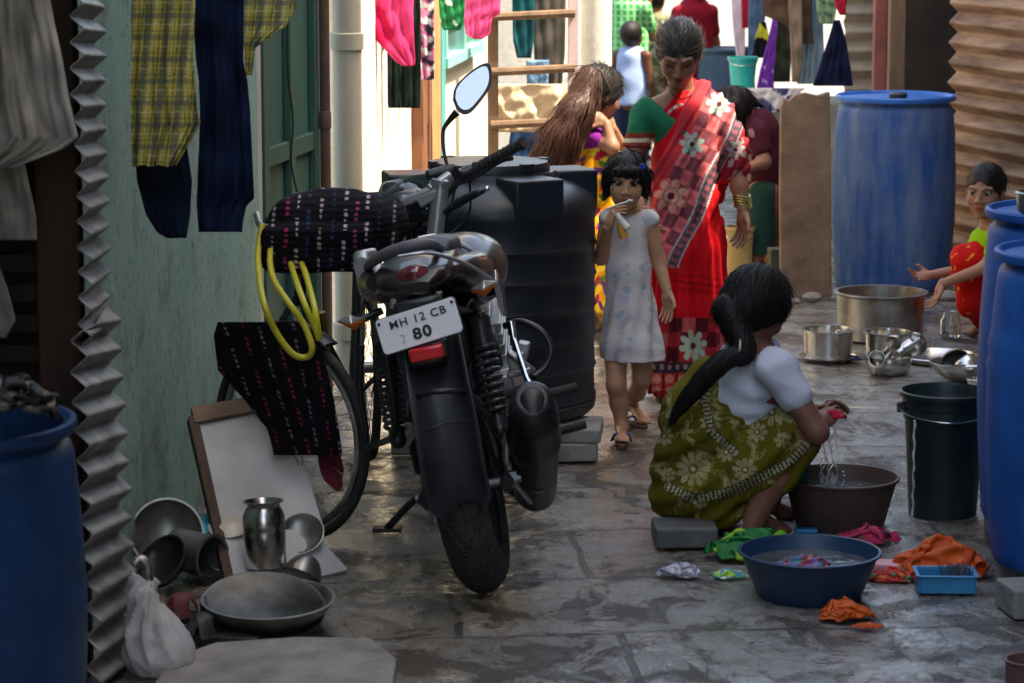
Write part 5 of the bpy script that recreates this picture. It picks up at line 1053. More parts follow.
mb = MB(); mb.box(T(419, 196, 1.14), (.22, .05, .03), Matrix.Rotation(R(-12), 3, 'Y')); mb.box(T(432, 196, 1.12), (.10, .055, .035), Matrix.Rotation(R(-18), 3, 'Y')); mb.go('fork_yoke', M_fork, bk, world=False, bevel=.008)
# instruments, fly screen, headlight
sdf('instrument_cluster', [dict(p=[T(405, 206, 1.2)], r=[.075, .05, .05]), dict(p=[T(425, 208, 1.2)], r=[.05, .05, .045])], M_blackp)
mb = MB(); mb.ball(T(403, 206, 1.165), (.042, .02, .036), 20); mb.ball(T(426, 209, 1.165), (.028, .018, .024), 20); mb.go('gauge_glass', mat('gauge glass', (.03, .06, .09), rough=.08, coat=1, bump=0), bk, world=False)
sdf('headlight_cowl', [dict(p=[T(408, 205, 1.35)], r=[.10, .10, .08]), dict(p=[T(408, 230, 1.4)], r=[.10, .1, .10])], M_gloss, h=.006)
V = []; F = []; n1, n2 = 12, 8
for j in range(n2 + 1):
    for i in range(n1 + 1):
        s = -1 + 2 * i / n1; t = j / n2; V.append(T(408, 204, 1.3) + Vector((s * (.105 - .035 * t ** 2), .03 * s * s * -1 + .05 - .035 * (1 - t), t * .085)))
for j in range(n2):
    for i in range(n1): q = j * (n1 + 1) + i; F.append((q, q + 1, q + n1 + 2, q + n1 + 1))
make('fly_screen', V, F, mat('smoked acrylic', (.06, .09, .08), rough=.08, trans=.35, coat=.6, bump=0, col2=(.07, .10, .09)), bk, world=False, solid=.003, ang=180)
# mirror
mc = T(472.8, 88.4, 1.28); st = bt_('mirror', [T(449, 172, 1.22), T(444, 152, 1.25), T(443, 132, 1.28), T(449, 121, 1.29), T(457, 112, 1.29)], [.0058, .0055, .0062, .009, .013], M_blackm)
nw = Vector((-.10, -.96, .285)).normalized(); R3 = MBi.to_3x3(); sxw = Vector((1, 0, 0)); sxw = (sxw - nw * sxw.dot(nw)).normalized(); syw = Vector((0, 0, 1)); syw = (syw - nw * syw.dot(nw)).normalized(); sx, sy, sn_ = R3 @ sxw, R3 @ syw, R3 @ nw
out = [(-19, 11), (-17.5, 0), (-9, -11), (3.7, -21), (13, -24.5), (17, -20), (18, -9), (14.6, 2), (5.5, 15), (-2, 23), (-9, 24.5), (-15, 20)]
def mpoly(sc_, d, arc=3):
    o = spline([Vector((x, y, 0)) for x, y in out + out[:1]], 5)[:-1]; k = sc_ / 296; return [mc + sx * (p.x * k) + sy * (-p.y * k) + sn_ * d for p in o]
A1, A2, A3 = mpoly(1.0, .004), mpoly(1.0, -.014), mpoly(.62, -.035); n = len(A1)
make('mirror_shell', A1 + A2 + A3, [(i, (i + 1) % n, n + (i + 1) % n, n + i) for i in range(n)] + [(n + i, n + (i + 1) % n, 2 * n + (i + 1) % n, 2 * n + i) for i in range(n)] + [tuple(range(2 * n, 3 * n)), tuple(range(n))[::-1]], M_blackp, st, world=False, ang=50)
Gm = mpoly(.86, .0062); make('mirror_glass', Gm, [tuple(range(n))], mat('mirror', (.50, .50, .51), col2=(.56, .56, .56), metal=1, rough=.03, rv=.01, bump=0), st, world=False, smooth=False)
# cables
bt_('cable', [T(455, 190, 1.2), T(445, 222, 1.25), T(425, 228, 1.3), T(405, 218, 1.35)], .004, M_blackp, 6)
bt_('cable', [T(470, 182, 1.24), T(468, 215, 1.3), T(440, 240, 1.25), T(420, 238, 1.15)], .004, M_blackp, 6)
# chain guard / left side
mb = MB(); mb.box((-.125, .22, .42), (.02, .5, .09)); mb.go('chain_guard', M_blackm, bk, world=False, bevel=.01)
for s in (0,):
    pass
mb = MB(); mb.tube([(0, 1.28 + .335 * math.cos(a), .305 + .335 * math.sin(a)) for a in np.linspace(R(20), R(170), 20)], .055, 10, flat=.2); mb.go('front_mudguard', M_gloss, bk, world=False)
# ================================================================== people
def nrm(v): return Vector(v).normalized()
def frame(f, u): f = nrm(f); u = Vector(u); u = (u - f * u.dot(f)).normalized(); return f.cross(u), f, u   # right, forward, up
class Prims:
    def __init__(s): s.subs = []; s.L = []; s.lo = np.full(3, 1e9); s.hi = np.full(3, -1e9)
    def _b(s, p, r): p = np.array(p); s.lo = np.minimum(s.lo, p - r); s.hi = np.maximum(s.hi, p + r)
    def c(s, a, b, ra, rb=None, k=.012, cut=False):
        rb = ra if rb is None else rb; s.L.append(('c', a, b, ra, rb, k, cut))
        if not cut: s._b(a, ra); s._b(b, rb)
        return s
    def ch(s, pts, rs, k=.012):
        for i in range(len(pts) - 1): s.c(pts[i], pts[i + 1], rs[i], rs[i + 1], k)
        return s
    def e(s, c, r, ax=None, k=.012, cut=False):
        s.L.append(('e', c, r, ax, k, cut))
        if not cut: s._b(c, max(r))
        return s
    def build(s, name, h, m, parent, col=None, disp=None, planes=(), it=1, zmin=None, zmax=None, post=None, wisps=None):
        F_ = Field(s.lo - .03, s.hi + .03, h)
        for p in [q for q in s.L if not q[-1]] + [q for q in s.L if q[-1]]:
            if p[0] == 'c': F_.cap(p[1], p[2], p[3], p[4], p[5], p[6])
            else: F_.ell(p[1], p[2], p[3], p[4], p[5])
        if disp: F_.disp(disp)
        if post: post(F_)
        for (p, n) in planes:
            sl, X, Y, Z = F_.blk(F_.lo, F_.lo + F_.h * F_.n); X, Y, Z = X[:F_.n[0]], Y[:, :F_.n[1]], Z[:, :, :F_.n[2]]
            F_.D = np.maximum(F_.D, ((X - p[0]) * n[0] + (Y - p[1]) * n[1] + (Z - p[2]) * n[2]).astype(np.float32))
        if zmin is not None: F_.below(zmin)
        if zmax is not None: F_.above(zmax)
        V, F = F_.mesh(it); c = None
        for sp_ in s.subs:
            G_ = Field(sp_.lo - .02, sp_.hi + .02, sp_.h)
            for p in [q for q in sp_.L if not q[-1]] + [q for q in sp_.L if q[-1]]:
                if p[0] == 'c': G_.cap(p[1], p[2], p[3], p[4], p[5], p[6])
                else: G_.ell(p[1], p[2], p[3], p[4], p[5])
            V2, F2 = G_.mesh(1); F = np.concatenate([F, F2 + len(V)]); V = np.concatenate([V, V2])
        if wisps: V, F = add_wisps(V, F, *wisps)
        if col is not None: c = col(V) if callable(col) else np.broadcast_to(np.array(col), V.shape)
        return make(name, V, F, m, parent, col=c, ang=180)
def add_wisps(V, F, n, dirfn, L_, r, lift=.002, seed=1):
    rs = np.random.default_rng(seed); N = np.zeros_like(V); a, b, c = V[F[:, 0]], V[F[:, 1]], V[F[:, 2]]; fn_ = np.cross(b - a, c - a)
    for k in range(4): np.add.at(N, F[:, k], fn_)
    N /= np.linalg.norm(N, axis=1)[:, None] + 1e-9; cen = V.mean(0)
    if ((V - cen) * N).sum(1).mean() < 0: N = -N
    idx = rs.choice(len(V), n, replace=True); VV = []; FF = []; base = len(V)
    for i in idx:
        p = V[i].copy(); nn = N[i]; d = dirfn(V[i:i + 1])[0]; d = d - nn * (d @ nn); l = np.linalg.norm(d)
        if l < 1e-4: continue
        d /= l; side = np.cross(nn, d); ln = L_ * rs.uniform(.5, 1.3); ben = rs.normal(0, .16); up0 = rs.uniform(.2, 1) * lift; fl = rs.uniform(-.02, .12); ring = []; st_ = 5
        for k in range(st_ + 1):
            t = k / st_; q = p + d * ln * t + side * ben * ln * t * t + nn * (up0 + fl * ln * t * t - 2.2 * ln * ln * t * t * .9); rr = r * (1 - .85 * abs(2 * t - .7) ** 1.5 if t > .35 else 1) ; rr = max(rr, r * .12)
            for m in range(3): an = 2 * math.pi * m / 3; ring.append(q + (side * math.cos(an) + nn * math.sin(an)) * rr)
        o = base + len(VV); VV += ring
        for k in range(st_):
            for m in range(3): FF.append((o + k * 3 + m, o + k * 3 + (m + 1) % 3, o + (k + 1) * 3 + (m + 1) % 3, o + (k + 1) * 3 + m))
    return np.concatenate([V, np.array(VV)]), np.concatenate([F, np.array(FF)])
def to_pt(p): p = np.array(p); return lambda Q: p - Q
def from_pt(p): p = np.array(p); return lambda Q: Q - p
def vplane(a, b, Y, keep):
    """half space bounded by the view plane through pixels a,b; keep = pixel that stays"""
    A, B_, K = W(*a, Y), W(*b, Y), W(*keep, Y); vd = (A - Vector((0, 0, CAMH))).normalized(); n = (B_ - A).cross(vd).normalized()
    if (K - A).dot(n) > 0: n = -n
    return (A, n)
def head(P, c, fr, s=1.0, child=False, neck=None, nr=.05, fine=.0034):
    P.c(c, Vector(c) + Vector((0, 0, .001)), .05 * s, k=.02)
    if neck is not None: P.c(Vector(c) + (fr[1] * -.02 + fr[2] * -.05) * s, neck, nr * .92, nr, .02)
    T_ = Prims(); T_.h = fine; P.subs.append(T_); P = T_
    r_, f, u = fr; ax = [r_, f, u]
    X = lambda x, y, z: Vector(c) + (r_ * x + f * y + u * z) * s
    P.e(X(0, -.012, .028), (.073 * s, .092 * s, .088 * s), ax)
    P.e(X(0, .022, -.018), (.062 * s, .066 * s, .078 * s), ax, k=.02)
    P.e(X(0, .030, -.055), (.045 * s, .050 * s, .045 * s), ax, k=.02)
    for q in (-1, 1):
        P.e(X(q * .036, .058, -.022), (.024 * s, .024 * s, .026 * s), ax, k=.018)       # cheek
        P.e(X(q * .074, -.008, -.004), (.009 * s, .018 * s, .029 * s), ax, k=.006)      # ear
        P.c(X(q * .016, .086 - (.006 if child else 0), .030), X(q * .044, .072 - (.005 if child else 0), .030), .009 * s, .008 * s, .008)  # brow
        P.e(X(q * .031, .094, .011), (.0150 * s, .013 * s, .0068 * s), ax, k=.008, cut=True)
        P.e(X(q * .0125, .093, -.024), (.0085 * s, .010 * s, .0075 * s), ax, k=.005)    # nostril wing
    P.c(X(0, .084 - (.006 if child else 0), .018), X(0, .103 - (.007 if child else 0), -.018), .008 * s, .0105 * s, .008)                  # nose
    P.e(X(0, .078, -.0455), (.022 * s, .016 * s, .0070 * s), ax, k=.006)
    P.e(X(0, .077, -.0570), (.019 * s, .016 * s, .0072 * s), ax, k=.006)
    P.e(X(0, .062, -.086), (.020 * s, .018 * s, .017 * s), ax, k=.014)                   # chin
    if neck is not None: P.c(X(0, -.02, -.05), neck, nr * .92, nr, .02)
    return X
def headcol(base, c, fr, s, lip, brow, lids=False, bindi=False):
    r_, f, u = [np.array(q) for q in fr]; c = np.array(c)
    def fn(V, C):
        q = (V - c) / s; x, y, z = q @ r_, q @ f, q @ u
        def put(m, col, a=1.):
            m = (np.clip(m, 0, 1) * a)[:, None]; return C * (1 - m) + lin(col) * m
        fr_ = (y > .045)
        m = np.exp(-(((np.abs(x)) / .020) ** 4 + ((z + .051) / .0085) ** 4)) * fr_; C = put(m, lip, .85)
        m = np.exp(-((x / .019) ** 4 + ((z + .051) / .0018) ** 2)) * fr_; C = put(m, '1c0a08', .8)
        ax_ = np.abs(x) - .031; m = np.exp(-((ax_ / .017) ** 4 + ((z - .0315 + ax_ * ax_ * 12) / .0038) ** 2)) * fr_; C = put(m, brow, .85)
        m = np.exp(-((ax_ / .017) ** 4 + ((z - (.004 if lids else .017)) / .0028) ** 2)) * fr_; C = put(m, '0b0605', .95)
        m = np.exp(-((ax_ / .020) ** 4 + ((z - .011) / .013) ** 4)) * fr_; C = put(m, brow, .28)
        if bindi: m = np.exp(-((x / .004) ** 2 + ((z - .042) / .004) ** 2)) * fr_; C = put(m, '3a0810', .9)
        return C
    return fn
def eyes(X, fr, s, parent, look=(0, 0)):
    r_, f, u = fr
    for q in (-1, 1):
        c = X(q * .031, .0712, .0108); mb = MB(); mb.ball(c, .0125 * s, 16); e = mb.go('eye', mat('eye white', (.24, .22, .20), col2=(.30, .28, .26), rough=.6, bump=0, spec=.1), parent)
        mb = MB(); mb.ball(c + (f * .0066 + r_ * look[0] * .004 + u * look[1] * .003) * s, .0084 * s, 12); mb.go('iris', mat('iris', (.010, .006, .004), rough=.35, bump=0, spec=.3), e)
def hand(P, w, d, n, s=1.0, curl=.3, side=1, spread=.06, fine=.0029):
    T_ = Prims(); T_.h = fine; P.subs.append(T_); P = T_
    d = nrm(d); n = Vector(n); n = (n - d * n.dot(d)).normalized(); l = d.cross(n) * side; ax = [d, l, n]
    P.e(w + d * .043 * s, (.050 * s, .036 * s, .0145 * s), ax, k=.012); P.c(w - d * .01 * s, w + d * .03 * s, .021 * s, .024 * s, .012)
    for i, (lo, L_) in enumerate(((.031, .066), (.0105, .076), (-.0105, .070), (-.031, .055))):
        p = w + (d * .080 + l * lo) * s; dd = (d + l * (lo * spread / .03)).normalized(); a = curl * (.8 + .15 * i); r = .0079 * s
        for k, fr_ in enumerate((.45, .30, .25)):
            dd = (dd * math.cos(a) + n * math.sin(a)).normalized(); q = p + dd * L_ * fr_ * s; P.c(p, q, r, r * .9, .0025); p = q; r *= .9
    p = w + (d * .022 + l * .024) * s; dd = (d * .62 + l * .7 + n * .25).normalized(); q = p + dd * .040 * s; P.c(p, q, .0135 * s, .0105 * s, .010); dd = (dd + d * .6 + n * curl * .8).normalized(); P.c(q, q + dd * .032 * s, .0100 * s, .0080 * s, .004)
def foot(P, ank, toe, s=1.0, n_t=5):
    d = Vector(toe) - Vector(ank); d.z = 0; Lf = d.length; d.normalize(); l = Vector((-d.y, d.x, 0)); g = Vector(toe)
    P.c(ank, Vector(ank) - d * .02 * s + Vector((0, 0, -(ank[2] - g.z) * .45)), .026 * s, .026 * s, .02); P.c(Vector(ank) + d * .01 * s, g - d * .045 * s + Vector((0, 0, .012 * s)), .025 * s, .022 * s, .02)
    P.e(g - d * .05 * s + Vector((0, 0, .012 * s)), (.045 * s, .036 * s, .016 * s), [d, l, Vector((0, 0, 1))], k=.015)
    for i in range(n_t):
        o = l * (.026 - .013 * i) * s; P.c(g - d * (.03 + .004 * i) * s + o + Vector((0, 0, .011 * s)), g + d * (.004 - .006 * i) * s + o + Vector((0, 0, .009 * s)), (.0095 if i == 0 else .0072) * s, (.0085 if i == 0 else .0065) * s, .003)
def skincol(base, fns=(), seed=0, extra=None):
    def f(V):
        C = np.ones(V.shape) * lin(base) * (1 + .10 * vn(V, 14, seed))[:, None]
        for g in fns: C = g(V, C)
        if extra: C = extra(V, C)
        return C
    return f
def hairdo(P, X, ax, s, face=(.064, .06, .080), vol=1.0, fy=.092, fz=-.030):
    P.e(X(0, -.018, .030), (.083 * s * vol, .101 * s * vol, .095 * s * vol), ax)
    P.e(X(0, fy, fz), tuple(q * s for q in face), ax, k=.006, cut=True)
def strands(amp=.003, f=70, seed=0): return lambda X, Y, Z: amp * np.sin((X * 1.0 + .4 * Y) * f * 2.2 + 3 * np.sin(Z * 9 + seed)) * .6 + amp * .6 * np.sin((X * .5 + Y) * f * 1.3 + seed)
def person(label, base, group=None): return thing('person', label, 'person', base, group=group)
def flower(u, v, cu, cv, r, n=8, rot=0., sq=1.0):
    a = np.arctan2((v - cv) / sq, u - cu) + rot; d = np.hypot(u - cu, (v - cv) / sq); pr = r * (.45 + .55 * np.abs(np.cos(a * n / 2)) ** .8); return (d < pr), (d < r * .2)
def put(C, m, h, a=1.):
    m = (np.asarray(m, float) * a)[..., None]; return C * (1 - m) + lin(h) * m
# ------------------------------------------------------------------ 1 woman in the red sari
Y1 = 10.95; pe = person('woman standing in red patterned sari and green blouse looking down', G(690, 396))
fr = frame((-.06, -.80, -.52), (0, 0, 1)); c = W(679, 54, 10.9); s = 1.10
P = Prims(); nb = W(682, 100, 11.0); X = head(P, c, fr, s, neck=nb, nr=.052)
SL, SR = W(646, 113, 11.0), W(719, 114, 11.02)
P.c(SL, nb, .045, .055, .03); P.c(SR, nb, .045, .055, .03); P.ch([W(683, 125, 11.0), W(684, 165, 11.0), W(686, 235, 11.0)], [.115, .10, .12], .04)
EL, ER = W(628, 168, 10.93), W(737, 170, 11.0); WL, WR = W(642, 208, 10.72), W(743, 211, 10.94)
P.ch([SL, EL, WL], [.046, .037, .024], .02); P.ch([SR, (SR + ER) / 2, ER, (ER * .6 + WR * .4), WR], [.046, .042, .036, .033, .023], .02)
hand(P, WL, (.3, -.5, -.6), (1, 0, 0), .95, .4, 1); hand(P, WR, (-.04, -.06, -1), (-.8, -.5, 0), .98, .28, -1)
for (k, u1, u2) in ((-1, 668, 664), (1, 700, 705)):
    an = W(u2, 384, 10.95); kn = W(u1 + 4, 310, 10.93); P.ch([W(u1 + 6, 245, 11.0), kn, an], [.085, .055, .036], .03); foot(P, an, G(u2 - 1, 403), 1.0)
P.build('body', .0046, M_skin, pe, skincol('8f6450', [headcol('8d5a40', c, fr, s, '7d3a38', '1d100c', True, True)]))
P = Prims(); hairdo(P, X, fr, s, face=(.058, .075, .078), vol=.98, fz=-.034, fy=.104); P.e(X(0, -.105, -.02), (.045, .035, .045), fr, k=.02)
o = P.build('hair', .0046, mat('greying hair', (.016, .014, .013), rough=.36, col2=(.09, .085, .08), vs_=60, stretch=(1, 1, .2), bump=.9, bs=160, dist=.004, lo=.4, hi=.75), pe, disp=strands(.0022, 60), wisps=(900, to_pt(X(0, -.14, .0)), .07, .0013))
mb = MB(); nck = spline([W(668, 84, 10.95), W(672, 94, 10.88), W(680, 99, 10.87), W(690, 96, 10.88), W(697, 86, 10.95)], 6); mb.tube(nck, .0028, 6); mb.go('necklace', mat('dark thread', (.02, .012, .01), rough=.5), pe)
# blouse
P = Prims(); P.c(SL + Vector((.005, 0, -.005)), W(684, 122, 11.0), .062, .115, .03); P.ch([W(683, 125, 11.0), W(684, 160, 11.0)], [.122, .112], .04); P.c(SL, SL + (EL - SL) * .66, .056, .052, .02)
P.c(SR, SR + (ER - SR) * .5, .052, .05, .02)
def bl(V):
    u, v = proj(V); C = np.ones(V.shape) * lin('1f6b4c') * (1 + .12 * vn(V, 30))[:, None]
    C = put(C, (u < 655) & (v > 133), '8a3a2c'); return put(C, (u < 655) & (np.abs(v - 140.5) < 2), 'cfc2a2')
P.build('blouse', .005, M_cloth, pe, bl, disp=lambda X, Y, Z: .004 * sn(X, Y, Z, 24, 3) + .003 * np.sin(X * 70 + Z * 60 + 2 * np.sin(Z * 20)), planes=[vplane((636, 84), (660, 106), 11.0, (640, 110)), vplane((610, 146), (655, 148), 11.0, (640, 120))])
# sari: upper drape + skirt in one cloth
P = Prims(); P.ch([W(690, 118, 10.99), W(684, 160, 10.98), W(684, 200, 10.98)], [.125, .124, .128], .04)
P.c(SR + Vector((-.02, 0, .012)), W(700, 90, 11.0), .058, .045, .03); P.ch([SR, W(731, 142, 10.99), W(735, 165, 11.0)], [.062, .060, .058], .03)
P.ch([W(684, 200, 10.98), W(685, 240, 10.99), W(688, 320, 10.96), W(690, 396, 10.95)], [.128, .150, .142, .150], .04)
P.c(W(672, 250, 10.9), W(674, 385, 10.84), .07, .10, .04); P.c(W(704, 250, 10.92), W(712, 385, 10.92), .07, .09, .04)
P.c(W(728, 165, 11.0), W(718, 200, 11.05), .04, .02, .03)
cen = W(688, 300, 10.98)
def sd(X, Y, Z):
    th = np.arctan2(Y - cen.y, X - cen.x); low = np.clip((.95 - Z) / .6, 0, 1); up_ = 1 - np.clip((.75 - Z) / .2, 0, 1)
    q = (X * .62 + Z * .78)      # folds run along the diagonal drape
    d = low * (.011 * np.sin(th * 13 + 2 * np.sin(Z * 4)) + .006 * np.sin(th * 29 + Z * 5)) 
    return d + up_ * (.006 * np.sin((X * .83 - Z * .50) * -95 + 1.5 * np.sin(q * 9)) + .003 * np.sin((X * .83 - Z * .50) * 210 + 2 * np.sin(q * 7))) + .002 * sn(X, Y, Z, 30)
dA = np.array([639., 138.]); dB = np.array([695., 72.]); dd_ = (dB - dA) / np.linalg.norm(dB - dA); dn_ = np.array([-dd_[1], dd_[0]])
def sari(V):
    u, v = proj(V); t = (u - dA[0]) * dn_[0] + (v - dA[1]) * dn_[1]; a = (u - dA[0]) * dd_[0] + (v - dA[1]) * dd_[1]
    C = np.ones(V.shape) * lin('c2141f') * (1 + .12 * vn(V, 22))[:, None]
    # plain red, then brocade squares, then dark border
    up_ = v < 268; g = t + .06 * (a - 20) + 2 * np.sin(a * .08)
    e_ = np.array([-.41, .912]); g = (u - 708) * e_[1] - (v - 92) * e_[0] * -1; g = (u - 708) * .912 + (v - 92) * .41 + 1.5 * np.sin(v * .08); a2 = -(u - 708) * .41 + (v - 92) * .912
    C = put(C, up_ & (g > -16) & (g <= 0), 'cf4a54', .55); sheer = up_ & (g > 0) & (g < 34); C = put(C, sheer, 'cc7074', .8)
    ck = (np.mod(np.floor(g / 11.3) + np.floor((a2 + 100) / 15), 2) == 0); C = put(C, sheer & ck, '5b2a38', .8); C = put(C, sheer & ck & (np.hypot(np.mod(g, 11.3) - 5.6, np.mod(a2 + 100, 15) - 7.5) < 4), '7d4450', .8)
    C = put(C, sheer & ~ck & (np.hypot(np.mod(g, 11.3) - 5.6, np.mod(a2 + 100, 15) - 7.5) < 3.4), 'b34a52', .7)
    bd = up_ & (g > 34) & (g < 45); C = put(C, bd, '4c4a55', .95); C = put(C, bd & (np.abs(g - 39.5) < 3) & (np.sin(a2 * .8) > 0), '9a5560'); C = put(C, up_ & ((np.abs(g - 34) < .9) | (np.abs(g - 45) < .8)), 'a99c9c')
    C = put(C, up_ & (g > 45) & (v < 180), '6a2a38', .7); C = put(C, up_ & (g > 45) & (v < 180) & (vn(V, 40, 3) > .4), 'b9a0a0', .7)
    for (cu, cv, r, h) in ((719, 104, 13, 'a3d6c8'), (692, 144, 13, '8fd0bf'), (671, 196, 18, 'd9a489'), (736, 150, 10, 'b7c2bc')):
        m, k_ = flower(u, v, cu, cv, r, 7, .3); C = put(C, m & up_, h, .62); C = put(C, m & up_ & (np.hypot(u - cu, v - cv) < r * .5) & (np.hypot(u - cu, v - cv) > r * .4), '7a4a50', .6); C = put(C, k_, '6a2a34')
    m = up_ & (np.abs(t - 10 - 4 * np.sin(a * .12)) < 1.6) & (a > -5) & (a < 55); C = put(C, m, 'd9c0bb', .7); C = put(C, m & (np.sin(a * .9) > .2), '3f5a50', .7)
    # skirt
    low = v >= 268
    for k in range(3): C = put(C, low & (np.abs(v - 276 - 7 * k - .12 * (u - 690)) < .8), '7c0d18', .7)
    z1 = low & (v > 318) & (v < 362); cx = np.floor((u + v * .1) / 13); cy = np.floor((v - 318) / 14.6); C = put(C, z1, 'a02a30'); C = put(C, z1 & (np.mod(cx + cy, 2) == 0), '451722', .9); C = put(C, z1 & (np.mod(cx * 3 + cy, 5) == 0), 'c9605c', .7)
    m, k_ = flower(u, v, 693, 346, 14.5, 8, .2, 1.15); C = put(C, m, 'a9bda6', .92); C = put(C, k_, '6a2a34')
    z2 = low & (v >= 362) & (v < 373); C = put(C, z2, '3a3038'); C = put(C, z2 & (np.sin(u * .8) > .3) & (np.abs(v - 367) < 2.5), 'a07a78')
    z3 = v >= 373; C = put(C, z3, 'b03830'); C = put(C, z3 & (np.hypot(np.mod(u, 13) - 6.5, np.mod(v - 373, 12) - 6) < 4.5), 'd99a86', .6); C = put(C, z3 & (np.mod(u, 13) < 1.4), '5a1620'); C = put(C, v > 391, '8e241f')
    return C
P.build('sari', .0046, M_cloth, pe, sari, disp=sd, zmin=.022, planes=[])
sari_o = [o for o in pe.children if o.name.startswith('sari')][0]
# trim the drape along its upper edge
def trim(o, a, b, keep, Y, vmax):
    import bmesh
    p, n = vplane(a, b, Y, keep); bm = bmesh.new(); bm.from_mesh(o.data); Lo = Vector(pe.location)
    dl = []
    for f in bm.faces:
        q = f.calc_center_median() + Lo; uu, vv = proj([q[:]])
        if (q - p).dot(n) > 0 and vv[0] < vmax: dl.append(f)
    bmesh.ops.delete(bm, geom=dl, context='FACES'); bm.to_mesh(o.data); bm.free()
trim(sari_o, (639, 138), (695, 72), (700, 130), 11.0, 140)
mb = MB()
for k in range(5):
    p = W(741.5 + k * .3, 196 + k * 2.6, 10.96); mb.tube([p + Vector((.034 * math.cos(a), .034 * math.sin(a), .004 * math.sin(a * 2))) for a in np.linspace(0, 2 * math.pi, 20, endpoint=False)], .0042, 6, closed=True)
mb.go('bangles', mat('gold green bangle', (.10, .14, .03), col2=(.55, .42, .10), metal=.6, rough=.3, vs_=60), pe)
# ------------------------------------------------------------------ 2 small child in the white dress
Yc = 10.05; pe = person('small child in sleeveless white dress holding a tube near its mouth', G(628, 440))
fr = frame((-.03, -.985, -.10), (.03, 0, 1)); c = W(626, 183, 10.05); s = .90
P = Prims(); nb = W(628, 214, 10.08); X = head(P, c, fr, s, True, neck=nb, nr=.036)
SL, SR = W(608, 219, 10.08), W(650, 220, 10.08); P.c(SL, nb, .03, .034, .02); P.c(SR, nb, .03, .034, .02)
P.ch([W(628, 232, 10.08), W(628, 270, 10.08), W(629, 320, 10.1)], [.065, .065, .075], .03)
EL, ER = W(601, 258, 10.05), W(659, 262, 10.08); WL, WR = W(608, 228, 9.93), W(667, 291, 10.03)
P.ch([SL, EL, WL], [.030, .026, .019], .012); P.ch([SR, ER, WR], [.030, .0255, .018], .012)
hand(P, WL, (.25, -.15, .8), (.8, .3, 0), .74, .75, 1); hand(P, WR, (.05, -.08, -1), (-.7, -.6, 0), .76, .25, -1)
a1_, t1_ = W(622, 427, 10.06), G(622, 449); a2_, t2_ = W(630, 402, 10.45), G(644, 430); t1_.z = .022; t2_.z = .02
P.ch([W(616, 340, 10.1), W(616, 385, 10.04), W(619, 402, 10.06), a1_], [.052, .034, .033, .023], .02); P.ch([W(641, 340, 10.12), W(642, 378, 10.10), W(636, 392, 10.24), a2_], [.052, .034, .033, .024], .02)
foot(P, a1_, t1_, .78); foot(P, a2_, t2_, .78)
P.build('body', .004, M_skin, pe, skincol('b98869', [headcol('', c, fr, s, 'a05a54', '1d100c')]))
eyes(X, fr, s, pe, (0, 0))
P = Prims(); hairdo(P, X, fr, s, face=(.057, .075, .062), vol=1.03, fz=-.040, fy=.10)
for q in (-1, 1): P.c(X(q * .072, -.005, .035), X(q * .077, .012, -.035), .026 * s, .018 * s, .02)
P.c(X(0, -.07, .02), X(0, -.06, -.05), .055, .045, .03); P.c(X(-.04, .080, .066), X(.045, .080, .066), .013, .012, .02)
P.build('hair', .004, M_hair, pe, disp=strands(.0025, 60, 1), wisps=(900, from_pt(X(.01, -.02, .16)), .045, .0012, .003))
mb = MB(); p = X(-.06, .06, .075); [mb.ball(p + Vector((dx, -.004, dz)), (.009, .006, .008), 8) for dx, dz in ((-.006, 0), (.006, .003), (0, .01))]; mb.go('hair_clip', mat('blue clip', (.01, .03, .35), rough=.3), pe)
P = Prims(); P.ch([W(628, 228, 10.08), W(628, 268, 10.08), W(632, 345, 10.10), W(634, 362, 10.1)], [.070, .076, .108, .118], .03); P.c(SL + Vector((.012, 0, .0)), SR - Vector((.012, 0, 0)), .036, .036, .02)
for S_ in (SL, SR): P.e(S_ + Vector((0, 0, .004)), (.034, .045, .032), None, k=.01)
cen2 = W(630, 300, 10.1)
def dcol(V):
    u, v = proj(V); C = np.ones(V.shape) * lin('ded6d2'); a = vn(V, 34, 2); b = vn(V, 30, 7); d = vn(V, 38, 11)
    C = put(C, (a > .52) & (vn(V, 90, 1) > -.3), 'a0bcd0', .7); C = put(C, (b > .60) & (vn(V, 80, 2) > -.3), 'bfacc4', .6); C = put(C, d > .70, '84a9c6', .6); return put(C, (v > 349) & (v < 357) & (np.mod(v, 2.4) < 1.1), 'b9adb4', .7)
P.build('dress', .0042, M_cloth, pe, dcol, zmin=W(630, 358, 10.1).z, disp=lambda X, Y, Z: .0055 * np.clip((.75 - Z) / .35, 0, 1) * np.sin(np.arctan2(Y - cen2.y, X - cen2.x) * 9 + 3 * np.sin(Z * 7)) + .003 * sn(X, Y, Z, 26, 4),
        post=lambda F_: F_.ell(W(628, 207, 10.02), (.045, .06, .035), None, .006, True))
M_fl = mat('navy sandal', (.02, .035, .16), col2=(.03, .06, .24), rough=.5); M_fs = mat('brown sole', (.10, .05, .035), col2=(.16, .08, .06), rough=.6)
for (tg, L_, rz, tl, lab) in ((t1_, .175, 180, 0, 'blue strapped flip-flop on the front foot of the small child'), (t2_, .175, 215, 0, 'blue strapped flip-flop on the rear foot of the small child')):
    d = Vector((-math.sin(R(rz)), math.cos(R(rz)), 0)); q = Vector((tg.x, tg.y, 0)) - d * (L_ / 2 - .012); o = sandal((q.x, q.y, .003), rz, None, M_fs, M_fl, L_, strap='v', sole=.016, name='sandal'); o.parent = pe; o.location = Vector(o.location) - pe.location
    for k_ in ('label', 'category'): 
        if k_ in o: del o[k_]
